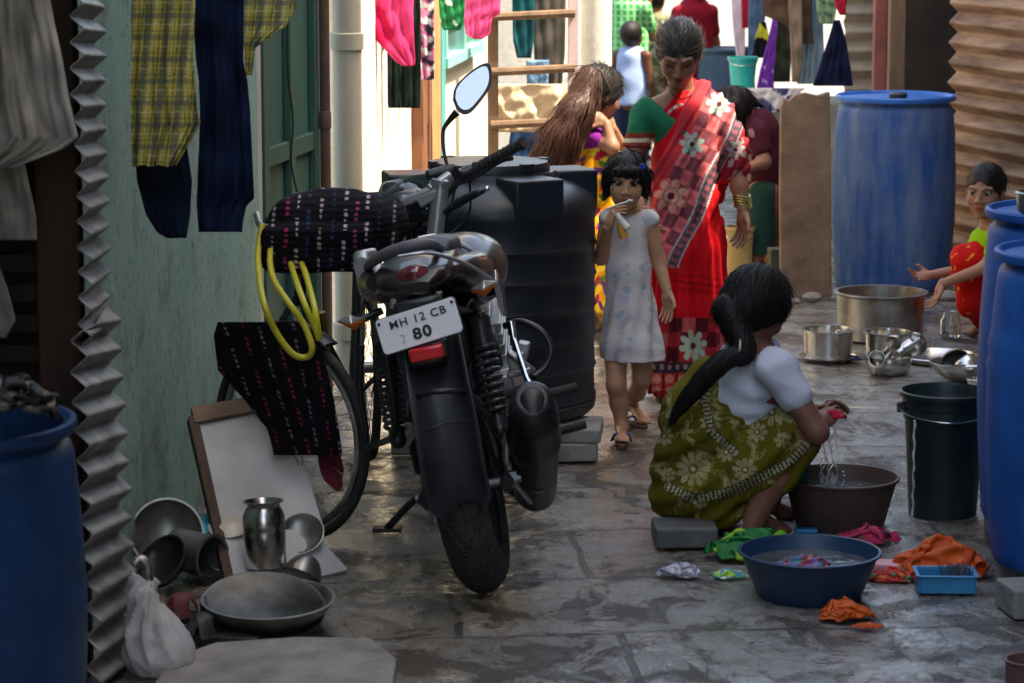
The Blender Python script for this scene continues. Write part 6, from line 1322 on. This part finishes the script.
mb = MB(); mb.tube([W(606, 209, 9.9), W(629, 201, 9.90)], .0035, 8); mb.ball(W(630, 200.5, 9.90), (.012, .006, .005), 8); props(mb.go('toothbrush', mat('ivory plastic', (.62, .6, .52), rough=.35)), 'small pale toothbrush at the mouth of the child in white dress', 'toothbrush')
t = thing('plastic_tube', 'small orange and white tube hanging from the hand of the child', 'tube', W(621, 226, 9.88))
mb = MB(); mb.tube([W(616, 214, 9.88), W(627, 228, 9.87)], [.010, .014], 10); mb.go('white_cap', mat('ivory plastic'), t); mb = MB(); mb.tube([W(620, 222, 9.88), W(624, 238, 9.88)], [.013, .017], 10); mb.go('orange_body', mat('orange plastic', (.55, .22, .03), col2=(.7, .32, .05), rough=.35), t)
# ------------------------------------------------------------------ 3 squatting woman in olive sari
Yw = 8.62; pe = person('woman in olive flowered sari squatting on a block, rinsing red cloth', G(725, 545))
fr = frame((.72, .42, -.55), (0, 0, 1)); c = W(757, 309, 8.62); s = 1.02
P = Prims(); nb = W(754, 352, 8.62); X = head(P, c, fr, s, neck=nb, nr=.05)
SN, SF = W(777, 368, 8.47), W(762, 362, 8.78); P.c(SN, nb, .05, .05, .03); P.c(SF, nb, .05, .05, .03)
P.ch([W(752, 385, 8.62), W(728, 430, 8.64), W(702, 478, 8.66)], [.115, .11, .14], .04)
EN, WN = W(817, 432, 8.42), W(819, 425, 8.60); P.ch([SN, EN], [.044, .037], .02); P.ch([EN, WN], [.036, .024], .015); hand(P, WN, (.55, .45, .42), (-.3, .3, -.8), .92, .55, 1)
EF, WF = W(802, 424, 8.90), W(813, 416, 8.82); P.ch([SF, EF, WF], [.044, .036, .024], .02); hand(P, WF, (.6, -.2, .45), (.2, -.5, -.7), .92, .6, -1)
KN, AN = W(794, 436, 8.50), W(755, 517, 8.46); tn = G(789, 531); P.ch([W(706, 485, 8.56), KN, (KN * .5 + AN * .5), AN], [.095, .062, .052, .034], .03); foot(P, AN, tn, 1.0)
KF, AF = W(796, 440, 8.74), W(762, 505, 8.72); tf = G(800, 515); P.ch([W(708, 482, 8.74), KF, (KF + AF) / 2, AF], [.095, .062, .052, .034], .03); foot(P, AF, tf, 1.0)
P.build('body', .005, M_skin, pe, skincol('7b5344', [headcol('', c, fr, s, '7d3a38', '1d100c')]))
P = Prims(); hairdo(P, X, fr, s, face=(.058, .06, .075), vol=1.10, fz=-.03); P.e(X(0, -.05, -.02), (.085, .08, .09), fr, k=.02)
pl_ = spline([X(0, -.09, -.05), W(744, 350, 8.50), W(727, 359, 8.46), W(708, 375, 8.46), W(693, 392, 8.47), W(680, 408, 8.48), W(671, 424, 8.50)], 4)
P.ch(pl_, list(np.interp(np.linspace(0, 6, len(pl_)), range(7), [.052, .033, .032, .031, .027, .019, .005])), .002)
P.build('hair', .0045, M_hair, pe, disp=strands(.0009, 50, 2), wisps=(1700, lambda Q: np.where(Q[:, :1] * 0 + (proj(Q)[0][:, None] > 735), np.array(W(742, 350, 8.5)) - Q, np.array(W(660, 440, 8.50)) - Q), .06, .0011, .002))
mb = MB(); mb.tube([W(738, 352, 8.49) + Vector((.006 * math.sin(a) , .040 * math.cos(a), .040 * math.sin(a))) for a in np.linspace(0, 2 * math.pi, 24, endpoint=False)], .004, 6, closed=True); mb.go('hair_band', mat('silver band', (.5, .48, .4), metal=.7, rough=.4), pe)
# blouse
P = Prims(); P.ch([W(751, 372, 8.62), W(742, 400, 8.63), W(732, 420, 8.63)], [.122, .122, .118], .04); P.c(SN, nb + Vector((0, 0, -.02)), .062, .05, .03); P.c(SF, nb + Vector((0, 0, -.02)), .06, .05, .03); P.c(SN, SN + (EN - SN) * .45, .060, .055, .02); P.c(SF, SF + (EF - SF) * .4, .06, .055, .02)
P.build('blouse', .005, M_cloth, pe, lambda V: np.ones(V.shape) * lin('c6cad6') * (1 + .06 * vn(V, 40))[:, None], disp=lambda X, Y, Z: .005 * sn(X, Y, Z, 17, 3) + .0045 * np.sin((X * .5 + Z * .86) * 85 + 3.5 * np.sin((X - Z) * 11 + Y * 8)) * np.clip(.5 + sn(X, Y, Z, 9, 4), 0, 1) + .002 * sn(X, Y, Z, 45, 5), post=lambda F_: F_.ell(nb + Vector((-.01, -.03, .03)), (.07, .09, .045), None, .006, True))
# sari
P = Prims()
P.ch([W(716, 380, 8.62), W(703, 425, 8.62), W(697, 478, 8.62)], [.080, .126, .142], .06); P.ch([W(706, 480, 8.62), W(775, 445, 8.54), W(794, 432, 8.50)], [.150, .095, .072], .05); P.ch([W(706, 480, 8.74), W(790, 438, 8.74)], [.14, .075], .05)
P.e(W(700, 492, 8.62), (.146, .17, .122), None, .05); P.ch([W(735, 430, 8.62), W(720, 460, 8.62)], [.125, .13], .04)
P.ch([W(792, 438, 8.50), W(770, 468, 8.50), W(752, 482, 8.51)], [.074, .080, .075], .04); P.ch([W(792, 438, 8.74), W(768, 476, 8.72)], [.074, .08], .04)
def sw(X, Y, Z):
    q = X * .75 + Z * .66; r_ = X * .66 - Z * .75
    return .008 * np.sin(r_ * 42 + 2.0 * np.sin(q * 9 + Y * 5)) + .004 * np.sin(r_ * 105 + 3 * np.sin(q * 7) + Y * 14) + .003 * sn(X, Y, Z, 26, 2)
def oc(V):
    u, v = proj(V); C = np.ones(V.shape) * lin('5c5316') * (1 + .16 * vn(V, 20))[:, None]; C = put(C, (vn(V, 6, 3) > .35), '44430f', .5)
    cr = 'b9ae86'
    for (cu, cv, r, n, rt) in ((693, 469, 18, 11, 0), (726, 452, 11, 8, .5), (711, 421, 12, 9, .2), (745, 470, 13, 9, .9), (692, 396, 11, 8, .3), (772, 412, 14, 7, .1), (664, 436, 10, 8, 0), (757, 432, 11, 8, .7), (668, 475, 8, 7, .3), (735, 488, 9, 8, .2), (783, 440, 9, 7, .4), (700, 500, 10, 9, .6), (717, 375, 9, 7, .5), (790, 415, 8, 7, .2)):
        d = np.hypot(u - cu, v - cv); m, k_ = flower(u, v, cu, cv, r, n, rt); C = put(C, m & (np.abs(np.sin(np.arctan2(v - cv, u - cu) * n / 2 + n * rt / 2)) < .93), cr, .58 + .2 * np.clip(vn(V, 60, 5), -1, 1)); C = put(C, m & (np.abs(np.cos(np.arctan2(v - cv, u - cu) * n / 2 + n * rt / 2)) > .97) & (d > r * .3), '6f6430', .7); C = put(C, (d < r * .30), '5c5316', .9); C = put(C, d < r * .14, cr)
    for k in range(46):   # leaves and twigs
        cu, cv = 650 + (k * 37) % 157, 372 + (k * 53) % 149; a = k * 1.9; x = (u - cu) * math.cos(a) + (v - cv) * math.sin(a); y = -(u - cu) * math.sin(a) + (v - cv) * math.cos(a)
        C = put(C, (np.abs(y) < 1.9 * (1 - (x / 8) ** 2)) & (np.abs(x) < 8) & (np.abs(y) > .4), 'a59a6c', .75); C = put(C, (np.abs(y - 3 * np.sin(x * .25)) < .6) & (np.abs(x) < 15), '8f8555', .7)
    # border bands
    def band(pts, w_):
        best = np.full(len(u), 1e9); al = np.zeros(len(u)); acc = 0
        for (x0, y0), (x1, y1) in zip(pts[:-1], pts[1:]):
            L_ = math.hypot(x1 - x0, y1 - y0); t = np.clip(((u - x0) * (x1 - x0) + (v - y0) * (y1 - y0)) / L_ ** 2, 0, 1); d = np.hypot(u - x0 - t * (x1 - x0), v - y0 - t * (y1 - y0)); m = d < best; best = np.where(m, d, best); al = np.where(m, acc + t * L_, al); acc += L_
        return best < w_, al, best
    for pts, w_ in (([(668, 487), (695, 500), (730, 492), (760, 478), (790, 462), (806, 446)], 5.5), ([(712, 372), (704, 400), (712, 432), (735, 452)], 4.5)):
        m, al, d = band(pts, w_); C = put(C, m, '3a3a1c', .9); C = put(C, m & (d < w_ * .75) & (np.sin(al * 1.5) + .6 * np.sin(al * .7 + d * 2) > .1), 'a8a184', .85)
    return C
P.build('sari', .0045, M_cloth, pe, oc, disp=sw, planes=[vplane((742, 420), (722, 352), 8.62, (700, 420)) if 0 else vplane((810, 452), (738, 506), 8.5, (720, 460)) if 0 else vplane((600, 529), (900, 529), 8.5, (700, 480))],
        post=lambda F_: F_.cap(W(757, 345, 8.62), W(752, 400, 8.62), .118, .112, .01, True))
P = Prims(); P.ch([W(799, 446, 8.58), W(786, 470, 8.62), W(770, 488, 8.66)], [.058, .066, .06], .03); P.build('petticoat', .006, M_cloth, pe, lin('23584f'), disp=lambda X, Y, Z: .005 * np.sin(X * 60 + Z * 40), post=lambda F_: F_.cap(W(800, 505, 8.3), W(800, 505, 9.0), .06, .06, .01, True))
g = G(686, 549); block((g.x, g.y + .09, 0), (.19, .17, .062), 'flat grey block the squatting woman sits on', 3, mat('dark wet block', (.06, .062, .06), col2=(.12, .12, .115), rough=.6, bump=.4))
# red cloth in her hands, falling water
rc_ = heap('red_cloth', 'small wet red cloth held in the hands of the squatting woman', 'cloth', 834, 419, 11, .042, lambda a, b, P: np.ones(P.shape) * lin('b01030'), .8, 2.7, Y=8.63, N=30)
wt = thing('falling_water', 'streams and drops of water falling from the red cloth into brown basin', 'water', W(831, 478, 8.74)); zw = .11
for k in range(6):
    a = W(826 + k * 2.4, 424, 8.73 + .008 * (k % 3)); b = Vector((a.x - .012 + .02 * math.sin(k * 2.1), a.y + .01, zw)); mb = MB(); n_ = 18
    mb.tube([a + (b - a) * (j / n_) + Vector((.006 * math.sin(j * .9 + k * 2), 0, 0)) for j in range(n_ + 1)], [max(.0009, .0022 + .0013 * math.sin(j * 1.3 + k)) for j in range(n_ + 1)], 6); mb.go('water_strand', M_water, wt)
mb = MB()
for k in range(26):
    h_ = rng.random() ** 1.4; mb.ball(W(831, 440, 8.74) + Vector((rng.normal(0, .016 + .035 * h_), rng.normal(0, .03), -h_ * .21 + .03)), .0012 + .0018 * rng.random(), 6)
props(mb.go('water_drops', M_water, wt), kind='stuff'); mb = MB()
for k in range(16):
    a = rng.random() * 6.28; rr_ = rng.random() * .04; b = Vector((W(831, 470, 8.74).x + rr_ * math.cos(a), 8.75 + rr_ * math.sin(a), zw - .003)); mb.tube([b, b + Vector((.012 * math.cos(a), .01 * math.sin(a), .012 + .03 * rng.random()))], [.005, .0012], 6)
mb.go('splash', M_water, wt)
# ------------------------------------------------------------------ 4 girl with red trousers at the pots
pe = person('girl in lime green top and red trousers squatting behind the blue drums', G(985, 332))
fr = frame((-.42, -.88, -.12), (.05, 0, 1)); c = W(985, 192, 12.3); s = 1.05
P = Prims(); nb = W(990, 226, 12.33); X = head(P, c, fr, s, True, neck=nb, nr=.043)
SA, SB = W(981, 240, 12.42), W(1004, 242, 12.2); P.c(SA, nb, .035, .04, .02); P.c(SB, nb, .035, .04, .02); P.ch([W(993, 250, 12.35), W(1000, 300, 12.45)], [.09, .11], .03)
EA, WA = W(962, 270, 12.42), W(931, 275, 12.38); P.ch([SA, EA, WA], [.034, .028, .020], .015); hand(P, WA, (-1, -.05, -.1), (0, -.7, .7), .76, .6, 1)
EB, WB = W(984, 268, 12.02), W(942, 284, 12.1); P.ch([SB, EB, WB], [.034, .028, .020], .015); hand(P, WB, (-.35, 0, -.9), (-.9, -.2, .2), .85, .35, -1)
KA, AA = W(969, 266, 12.2), W(985, 325, 12.35); P.ch([W(1004, 312, 12.45), KA, AA], [.09, .06, .036], .02); foot(P, AA, G(968, 333), .85)
P.build('body', .005, M_skin, pe, skincol('9c705a', [headcol('', c, fr, s, '9a4f48', '3d261a')])); eyes(X, fr, s, pe, (.2, 0))
P = Prims(); hairdo(P, X, fr, s, face=(.060, .075, .092), vol=.97, fz=-.030, fy=.100); P.e(X(0, -.09, -.05), (.05, .045, .07), fr, k=.02); P.c(X(0, -.09, -.08), X(.02, -.08, -.17), .035, .025, .02); P.build('hair', .0045, M_hair, pe, disp=strands(.0015, 60, 2), wisps=(600, to_pt(X(0, -.14, -.04)), .06, .0012, .002))
P = Prims(); P.ch([W(992, 246, 12.35), W(999, 295, 12.45)], [.105, .125], .04); P.c(SA, nb - Vector((0, 0, .02)), .046, .04, .02); P.c(SB, nb - Vector((0, 0, .02)), .046, .04, .02); P.c(SA, SA + (EA - SA) * .5, .048, .045); P.c(SB, SB + (EB - SB) * .5, .048, .045)
P.build('top', .006, M_cloth, pe, lambda V: put(np.ones(V.shape) * lin('8ab81f'), vn(V, 40, 2) > .7, 'c9c23a', .8), disp=lambda X, Y, Z: .004 * sn(X, Y, Z, 25, 3), post=lambda F_: F_.ell(nb + Vector((-.02, -.03, .02)), (.05, .06, .035), None, .006, True))
P = Prims(); P.ch([W(1004, 312, 12.42), W(970, 262, 12.18)], [.12, .080], .04); P.ch([W(970, 262, 12.18), W(974, 300, 12.2), W(984, 318, 12.3)], [.078, .072, .06], .04); P.ch([W(1010, 312, 12.55), W(990, 262, 12.5)], [.12, .08], .04)
P.build('trousers', .006, M_cloth, pe, lambda V: put(np.ones(V.shape) * lin('c51a18'), vn(V, 60, 4) > .72, 'd8a23a', .8), disp=lambda X, Y, Z: .006 * np.sin(X * 60 + Z * 30 + 2 * np.sin(Z * 20)) + .003 * sn(X, Y, Z, 30))
# ------------------------------------------------------------------ 5 seated girl combing long hair
pe = person('seated girl in purple top and floral skirt with very long reddish hair', W(592, 250, 12.6) - Vector((0, 0, W(592, 250, 12.6).z)))
fr = frame((.75, .45, -.35), (0, 0, 1)); c = W(600, 95, 12.6); s = 1.05
P = Prims(); nb = W(594, 124, 12.62); X = head(P, c, fr, s, neck=nb)
S1_, E1_, W1_ = W(582, 134, 12.5), W(612, 147, 12.42), W(606, 124, 12.45); P.c(S1_, nb, .04, .045, .02); P.ch([S1_, E1_, W1_], [.040, .033, .023], .015); hand(P, W1_, (-.75, 0, .55), (0, .6, -.6), .95, .5, 1)
S2_, E2_, W2_ = W(606, 134, 12.75), W(622, 150, 12.7), W(612, 128, 12.6); P.c(S2_, nb, .04, .045, .02); P.ch([S2_, E2_, W2_], [.040, .033, .023], .015); hand(P, W2_, (-.5, 0, .8), (0, .6, -.6), .95, .5, 1)
P.ch([W(592, 150, 12.62), W(590, 200, 12.62), W(594, 245, 12.62)], [.11, .11, .13], .03); P.ch([W(594, 250, 12.62), W(628, 245, 12.4), W(622, 318, 12.35)], [.11, .07, .04], .03); foot(P, W(622, 318, 12.35), G(628, 332), .95)
P.build('body', .0065, M_skin, pe, skincol('946a56'))
P = Prims(); hairdo(P, X, fr, s, vol=1.06); P.e(X(0, -.04, -.01), (.08, .08, .085), fr); P.build('hair', .006, M_hair, pe, disp=strands(.003, 40, 3), wisps=(500, to_pt(W(585, 110, 12.45)), .07, .002, .004))
P = Prims(); P.ch([W(590, 78, 12.52), W(578, 108, 12.42), W(562, 135, 12.38), W(549, 160, 12.38), W(540, 182, 12.38), W(537, 200, 12.4)], [.05, .062, .070, .066, .055, .03], .03); P.ch([W(590, 100, 12.5), W(572, 140, 12.42), W(562, 175, 12.42)], [.04, .05, .03], .03)
P.build('long_hair', .006, M_hairb, pe, disp=strands(.006, 26, 5), wisps=(1600, lambda Q: np.array(W(530, 215, 12.4)) - Q, .16, .0022, .012))
P = Prims(); P.ch([W(590, 142, 12.62), W(588, 185, 12.62)], [.12, .125], .04); P.c(S1_, nb - Vector((0, 0, .03)), .052, .05, .02); P.c(S1_, S1_ + (E1_ - S1_) * .45, .055, .05); P.c(S2_, nb - Vector((0, 0, .03)), .052, .05, .02)
P.build('top', .007, M_cloth, pe, lambda V: np.ones(V.shape) * lin('7a2480') * (1 + .1 * vn(V, 30))[:, None], disp=lambda X, Y, Z: .005 * sn(X, Y, Z, 22, 3))
P = Prims(); P.ch([W(592, 168, 12.58), W(592, 205, 12.58), W(596, 245, 12.58)], [.125, .145, .155], .04); P.ch([W(596, 245, 12.6), W(628, 240, 12.4), W(618, 300, 12.4)], [.15, .11, .12], .04); P.ch([W(602, 150, 12.5), W(600, 175, 12.5)], [.075, .11], .04)
def fl5(V): C = np.ones(V.shape) * lin('c98a1e'); C = put(C, vn(V, 32, 1) > .3, 'd9b53a'); C = put(C, vn(V, 36, 4) > .45, 'a01f3c'); C = put(C, vn(V, 34, 8) > .5, '5b2d70'); return put(C, vn(V, 40, 12) > .6, '4f6a2a')
P.build('skirt', .006, M_cloth, pe, fl5, disp=lambda X, Y, Z: .006 * np.sin(X * 50 + 2 * np.sin(Z * 12)))
g = W(594, 250, 12.7); mb = MB(); mb.box((g.x, 12.7, .14), (.3, .3, .28)); props(mb.go('wooden_stool', M_wood, smooth=False, bevel=.01), 'low wooden box the long haired girl sits on, behind the tank', 'stool')
# ------------------------------------------------------------------ 6 bending girl
pe = person('girl in maroon shirt and green trousers bending forward beside the slab', G(762, 274))
fr = frame((-.45, .1, -.9), (-.7, 0, .5)); c = W(735, 112, 14.35); s = 1.0
P = Prims(); nb = W(748, 124, 14.4); X = head(P, c, fr, s, neck=nb, nr=.045)
S1_, E1_, W1_ = W(757, 132, 14.25), W(764, 162, 14.2), W(748, 168, 14.15); P.c(S1_, nb, .04, .045, .02); P.ch([S1_, E1_, W1_], [.042, .036, .024], .015); hand(P, W1_, (-1, 0, -.1), (0, 0, -1), .9, .4, 1)
S2_, E2_ = W(752, 130, 14.55), W(752, 162, 14.5); W2_ = W(738, 170, 14.4); P.ch([S2_, E2_, W2_], [.04, .034, .024], .015); hand(P, W2_, (-1, 0, -.1), (0, 0, -1), .9, .4, -1)
P.ch([W(756, 135, 14.4), W(767, 185, 14.45)], [.10, .11], .03)
for (u, Y, du) in ((757, 14.35, 0), (769, 14.55, 2)): an = W(u, 262, Y); P.ch([W(u + 7, 195, Y), W(u + 2, 230, Y), an], [.08, .055, .035], .03); foot(P, an, G(u - 5, 275 - (Y - 14.35) * 18), .95)
P.build('body', .0065, M_skin, pe, skincol('8a5f4c'))
P = Prims(); hairdo(P, X, fr, s, vol=1.05); P.ch([W(740, 100, 14.35), W(731, 112, 14.28), W(732, 134, 14.28), W(736, 150, 14.3)], [.06, .065, .045, .02], .03); P.c(W(745, 98, 14.4), W(762, 106, 14.42), .03, .012, .02); P.build('hair', .006, M_hair, pe, disp=strands(.004, 40, 3), wisps=(500, lambda Q: np.array(W(736, 170, 14.3)) - Q, .09, .002, .005))
P = Prims(); P.ch([W(757, 130, 14.4), W(766, 165, 14.42), W(768, 190, 14.45)], [.115, .115, .120], .04); P.c(S1_, nb, .055, .05, .03); P.c(S1_, S1_ + (E1_ - S1_) * .5, .060, .058); P.c(S2_, nb, .05, .05, .03)
P.build('shirt', .007, M_cloth, pe, lambda V: put(np.ones(V.shape) * lin('4a1e2c'), (vn(V, 26, 3) > .55) & (V[:, 0] < W(752, 150, 14.3).x), 'a87f86', .8), disp=lambda X, Y, Z: .005 * sn(X, Y, Z, 22, 3))
P = Prims(); P.e(W(768, 195, 14.45), (.12, .14, .10), None, .03)
for (u, Y) in ((758, 14.35), (771, 14.55)): P.ch([W(u + 6, 195, Y), W(u + 2, 250, Y)], [.085, .068], .03)
def tr6(V): u, v = proj(V); C = np.ones(V.shape) * lin('223f39'); return put(C, (np.abs(u - 776.5) < .8) | (np.abs(u - 779) < .5), 'b05a4a')
P.build('trousers', .006, M_cloth, pe, tr6, disp=lambda X, Y, Z: .004 * sn(X, Y, Z, 22, 3), zmin=W(760, 252, 14.4).z)
# ------------------------------------------------------------------ far people
def standing(label, u, Y, vtop, hgt, cloth, fdir, hairm=M_hair, hair_long=False, arm=None, bare=False, group=None, skin='8a5a42', headon=True, sc_=1.0):
    s = FPX / (Y * 1.0); k = hgt / 1.55
    base = W(u, vtop, Y); base = Vector((base.x, Y, 0)); pe = person(label, base, group); q = lambda x, z, y=0: base + Vector((x * k, y * k, z * k))
    fr = frame(fdir, (0, 0, 1)); c = q(0, 1.44); s = k * 1.02 if hgt > 1.2 else k * 1.25
    if hgt <= 1.2: c = q(0, 1.42)
    P = Prims(); X = head(P, c, fr, s, neck=q(0, 1.27), nr=.05 * k, fine=.007); rt = fr[0]
    S = [q(0, 1.24) + rt * .16 * k * e for e in (-1, 1)]; E = [S[0] - rt * .05 * k + Vector((0, 0, -.26 * k)), S[1] + rt * .05 * k + Vector((0, 0, -.26 * k))]; Wr = [E[0] + Vector((0, 0, -.22 * k)) + fr[1] * .06 * k, E[1] + Vector((0, 0, -.22 * k)) + fr[1] * .06 * k]
    if arm is not None:
        E[arm[0]], Wr[arm[0]] = q(*arm[1]), q(*arm[2])
    for i in (0, 1): P.c(S[i], q(0, 1.25), .045 * k, .05 * k, .03); P.ch([S[i], E[i], Wr[i]], [.045 * k, .037 * k, .025 * k], .02); hand(P, Wr[i], Wr[i] - E[i], fr[1], k, .3, 1 if i else -1, fine=.005)
    P.ch([q(0, 1.15), q(0, .95), q(0, .82)], [.12 * k, .105 * k, .13 * k], .04)
    for e in (-1, 1): an = q(0, .08) + rt * .09 * k * e; P.ch([q(0, .80) + rt * .08 * k * e, q(0, .45) + rt * .085 * k * e, an], [.085 * k, .055 * k, .036 * k], .03); foot(P, an, Vector((an.x, an.y, .0)) + Vector((fr[1].x, fr[1].y, 0)).normalized() * .14 * k, k)
    P.build('body', .009, M_skin, pe, skincol(skin))
    P = Prims(); hairdo(P, X, fr, s, vol=1.04)
    if hair_long: P.e(X(0, -.10, -.01), (.05, .05, .055), fr, k=.02)
    P.build('hair', .008, hairm, pe)
    for nm, cf, top_, bot, rad, sleeve, flare in cloth:
        P = Prims(); P.ch([q(0, top_), q(0, (top_ + bot) / 2), q(0, bot)], [rad * .92 * k, rad * k, (rad + flare) * k], .04)
        if sleeve:
            for i in (0, 1): P.c(S[i], q(0, 1.22), .055 * k, .06 * k, .03); P.c(S[i], S[i] + (E[i] - S[i]) * sleeve, .056 * k, .052 * k)
        if nm == 'trousers':
            P = Prims(); P.e(q(0, .85), (.16 * k, .12 * k, .12 * k), None, .03)
            for e in (-1, 1): P.ch([q(0, .80) + rt * .075 * k * e, q(0, .12) + rt * .09 * k * e], [.095 * k, .065 * k], .03)
        P.build(nm, .009, M_cloth, pe, cf, disp=lambda X, Y, Z: .006 * sn(X, Y, Z, 18, 2), zmin=(bot - .02) * k)
    return pe
def check(a, b, p):
    def f(V): C = np.ones(V.shape) * lin(a); return put(C, (np.mod(V[:, 0], p) < p * .4) | (np.mod(V[:, 2], p) < p * .35), b, .8)
    return f
def plainc(a): return lambda V: np.ones(V.shape) * lin(a) * (1 + .08 * vn(V, 22))[:, None]
standing('boy in light blue sleeveless vest standing far back with his back turned', 632, 19.0, 22, 1.08, [('vest', plainc('8fa6cf'), 1.20, .78, .155, 0, .02), ('trousers', plainc('1f2b45'), .8, .1, .1, 0, 0)], (.5, .85, .05), skin='5e3c2c')
standing('person in green checked shirt and black trousers standing far back', 628, 20.0, -35, 1.42, [('shirt', check('2f9a4a', '9fd8a2', .045), 1.22, .82, .155, .7, .02), ('trousers', plainc('12141a'), .8, .1, .1, 0, 0)], (.6, .8, 0), arm=(1, (.20, 1.02, .05), (.16, 1.26, .0)), skin='9a6a4c')
standing('person in mottled olive clothes standing far back beside the boy', 656, 20.6, -8, 1.25, [('shirt', lambda V: put(put(np.ones(V.shape) * lin('7d7c62'), vn(V, 30, 2) > .3, '4f5a44'), vn(V, 33, 6) > .45, 'aaa58c'), 1.22, .45, .15, .6, .03), ('trousers', plainc('4a3a30'), .8, .1, .1, 0, 0)], (.3, .9, 0), skin='8a5a42')
standing('woman in dark red dress with hair in a bun standing far back', 695, 20.2, -14, 1.38, [('dress', plainc('7c1428'), 1.22, .25, .16, .6, .05)], (-.5, .8, -.1), hair_long=True, skin='7a4c38')
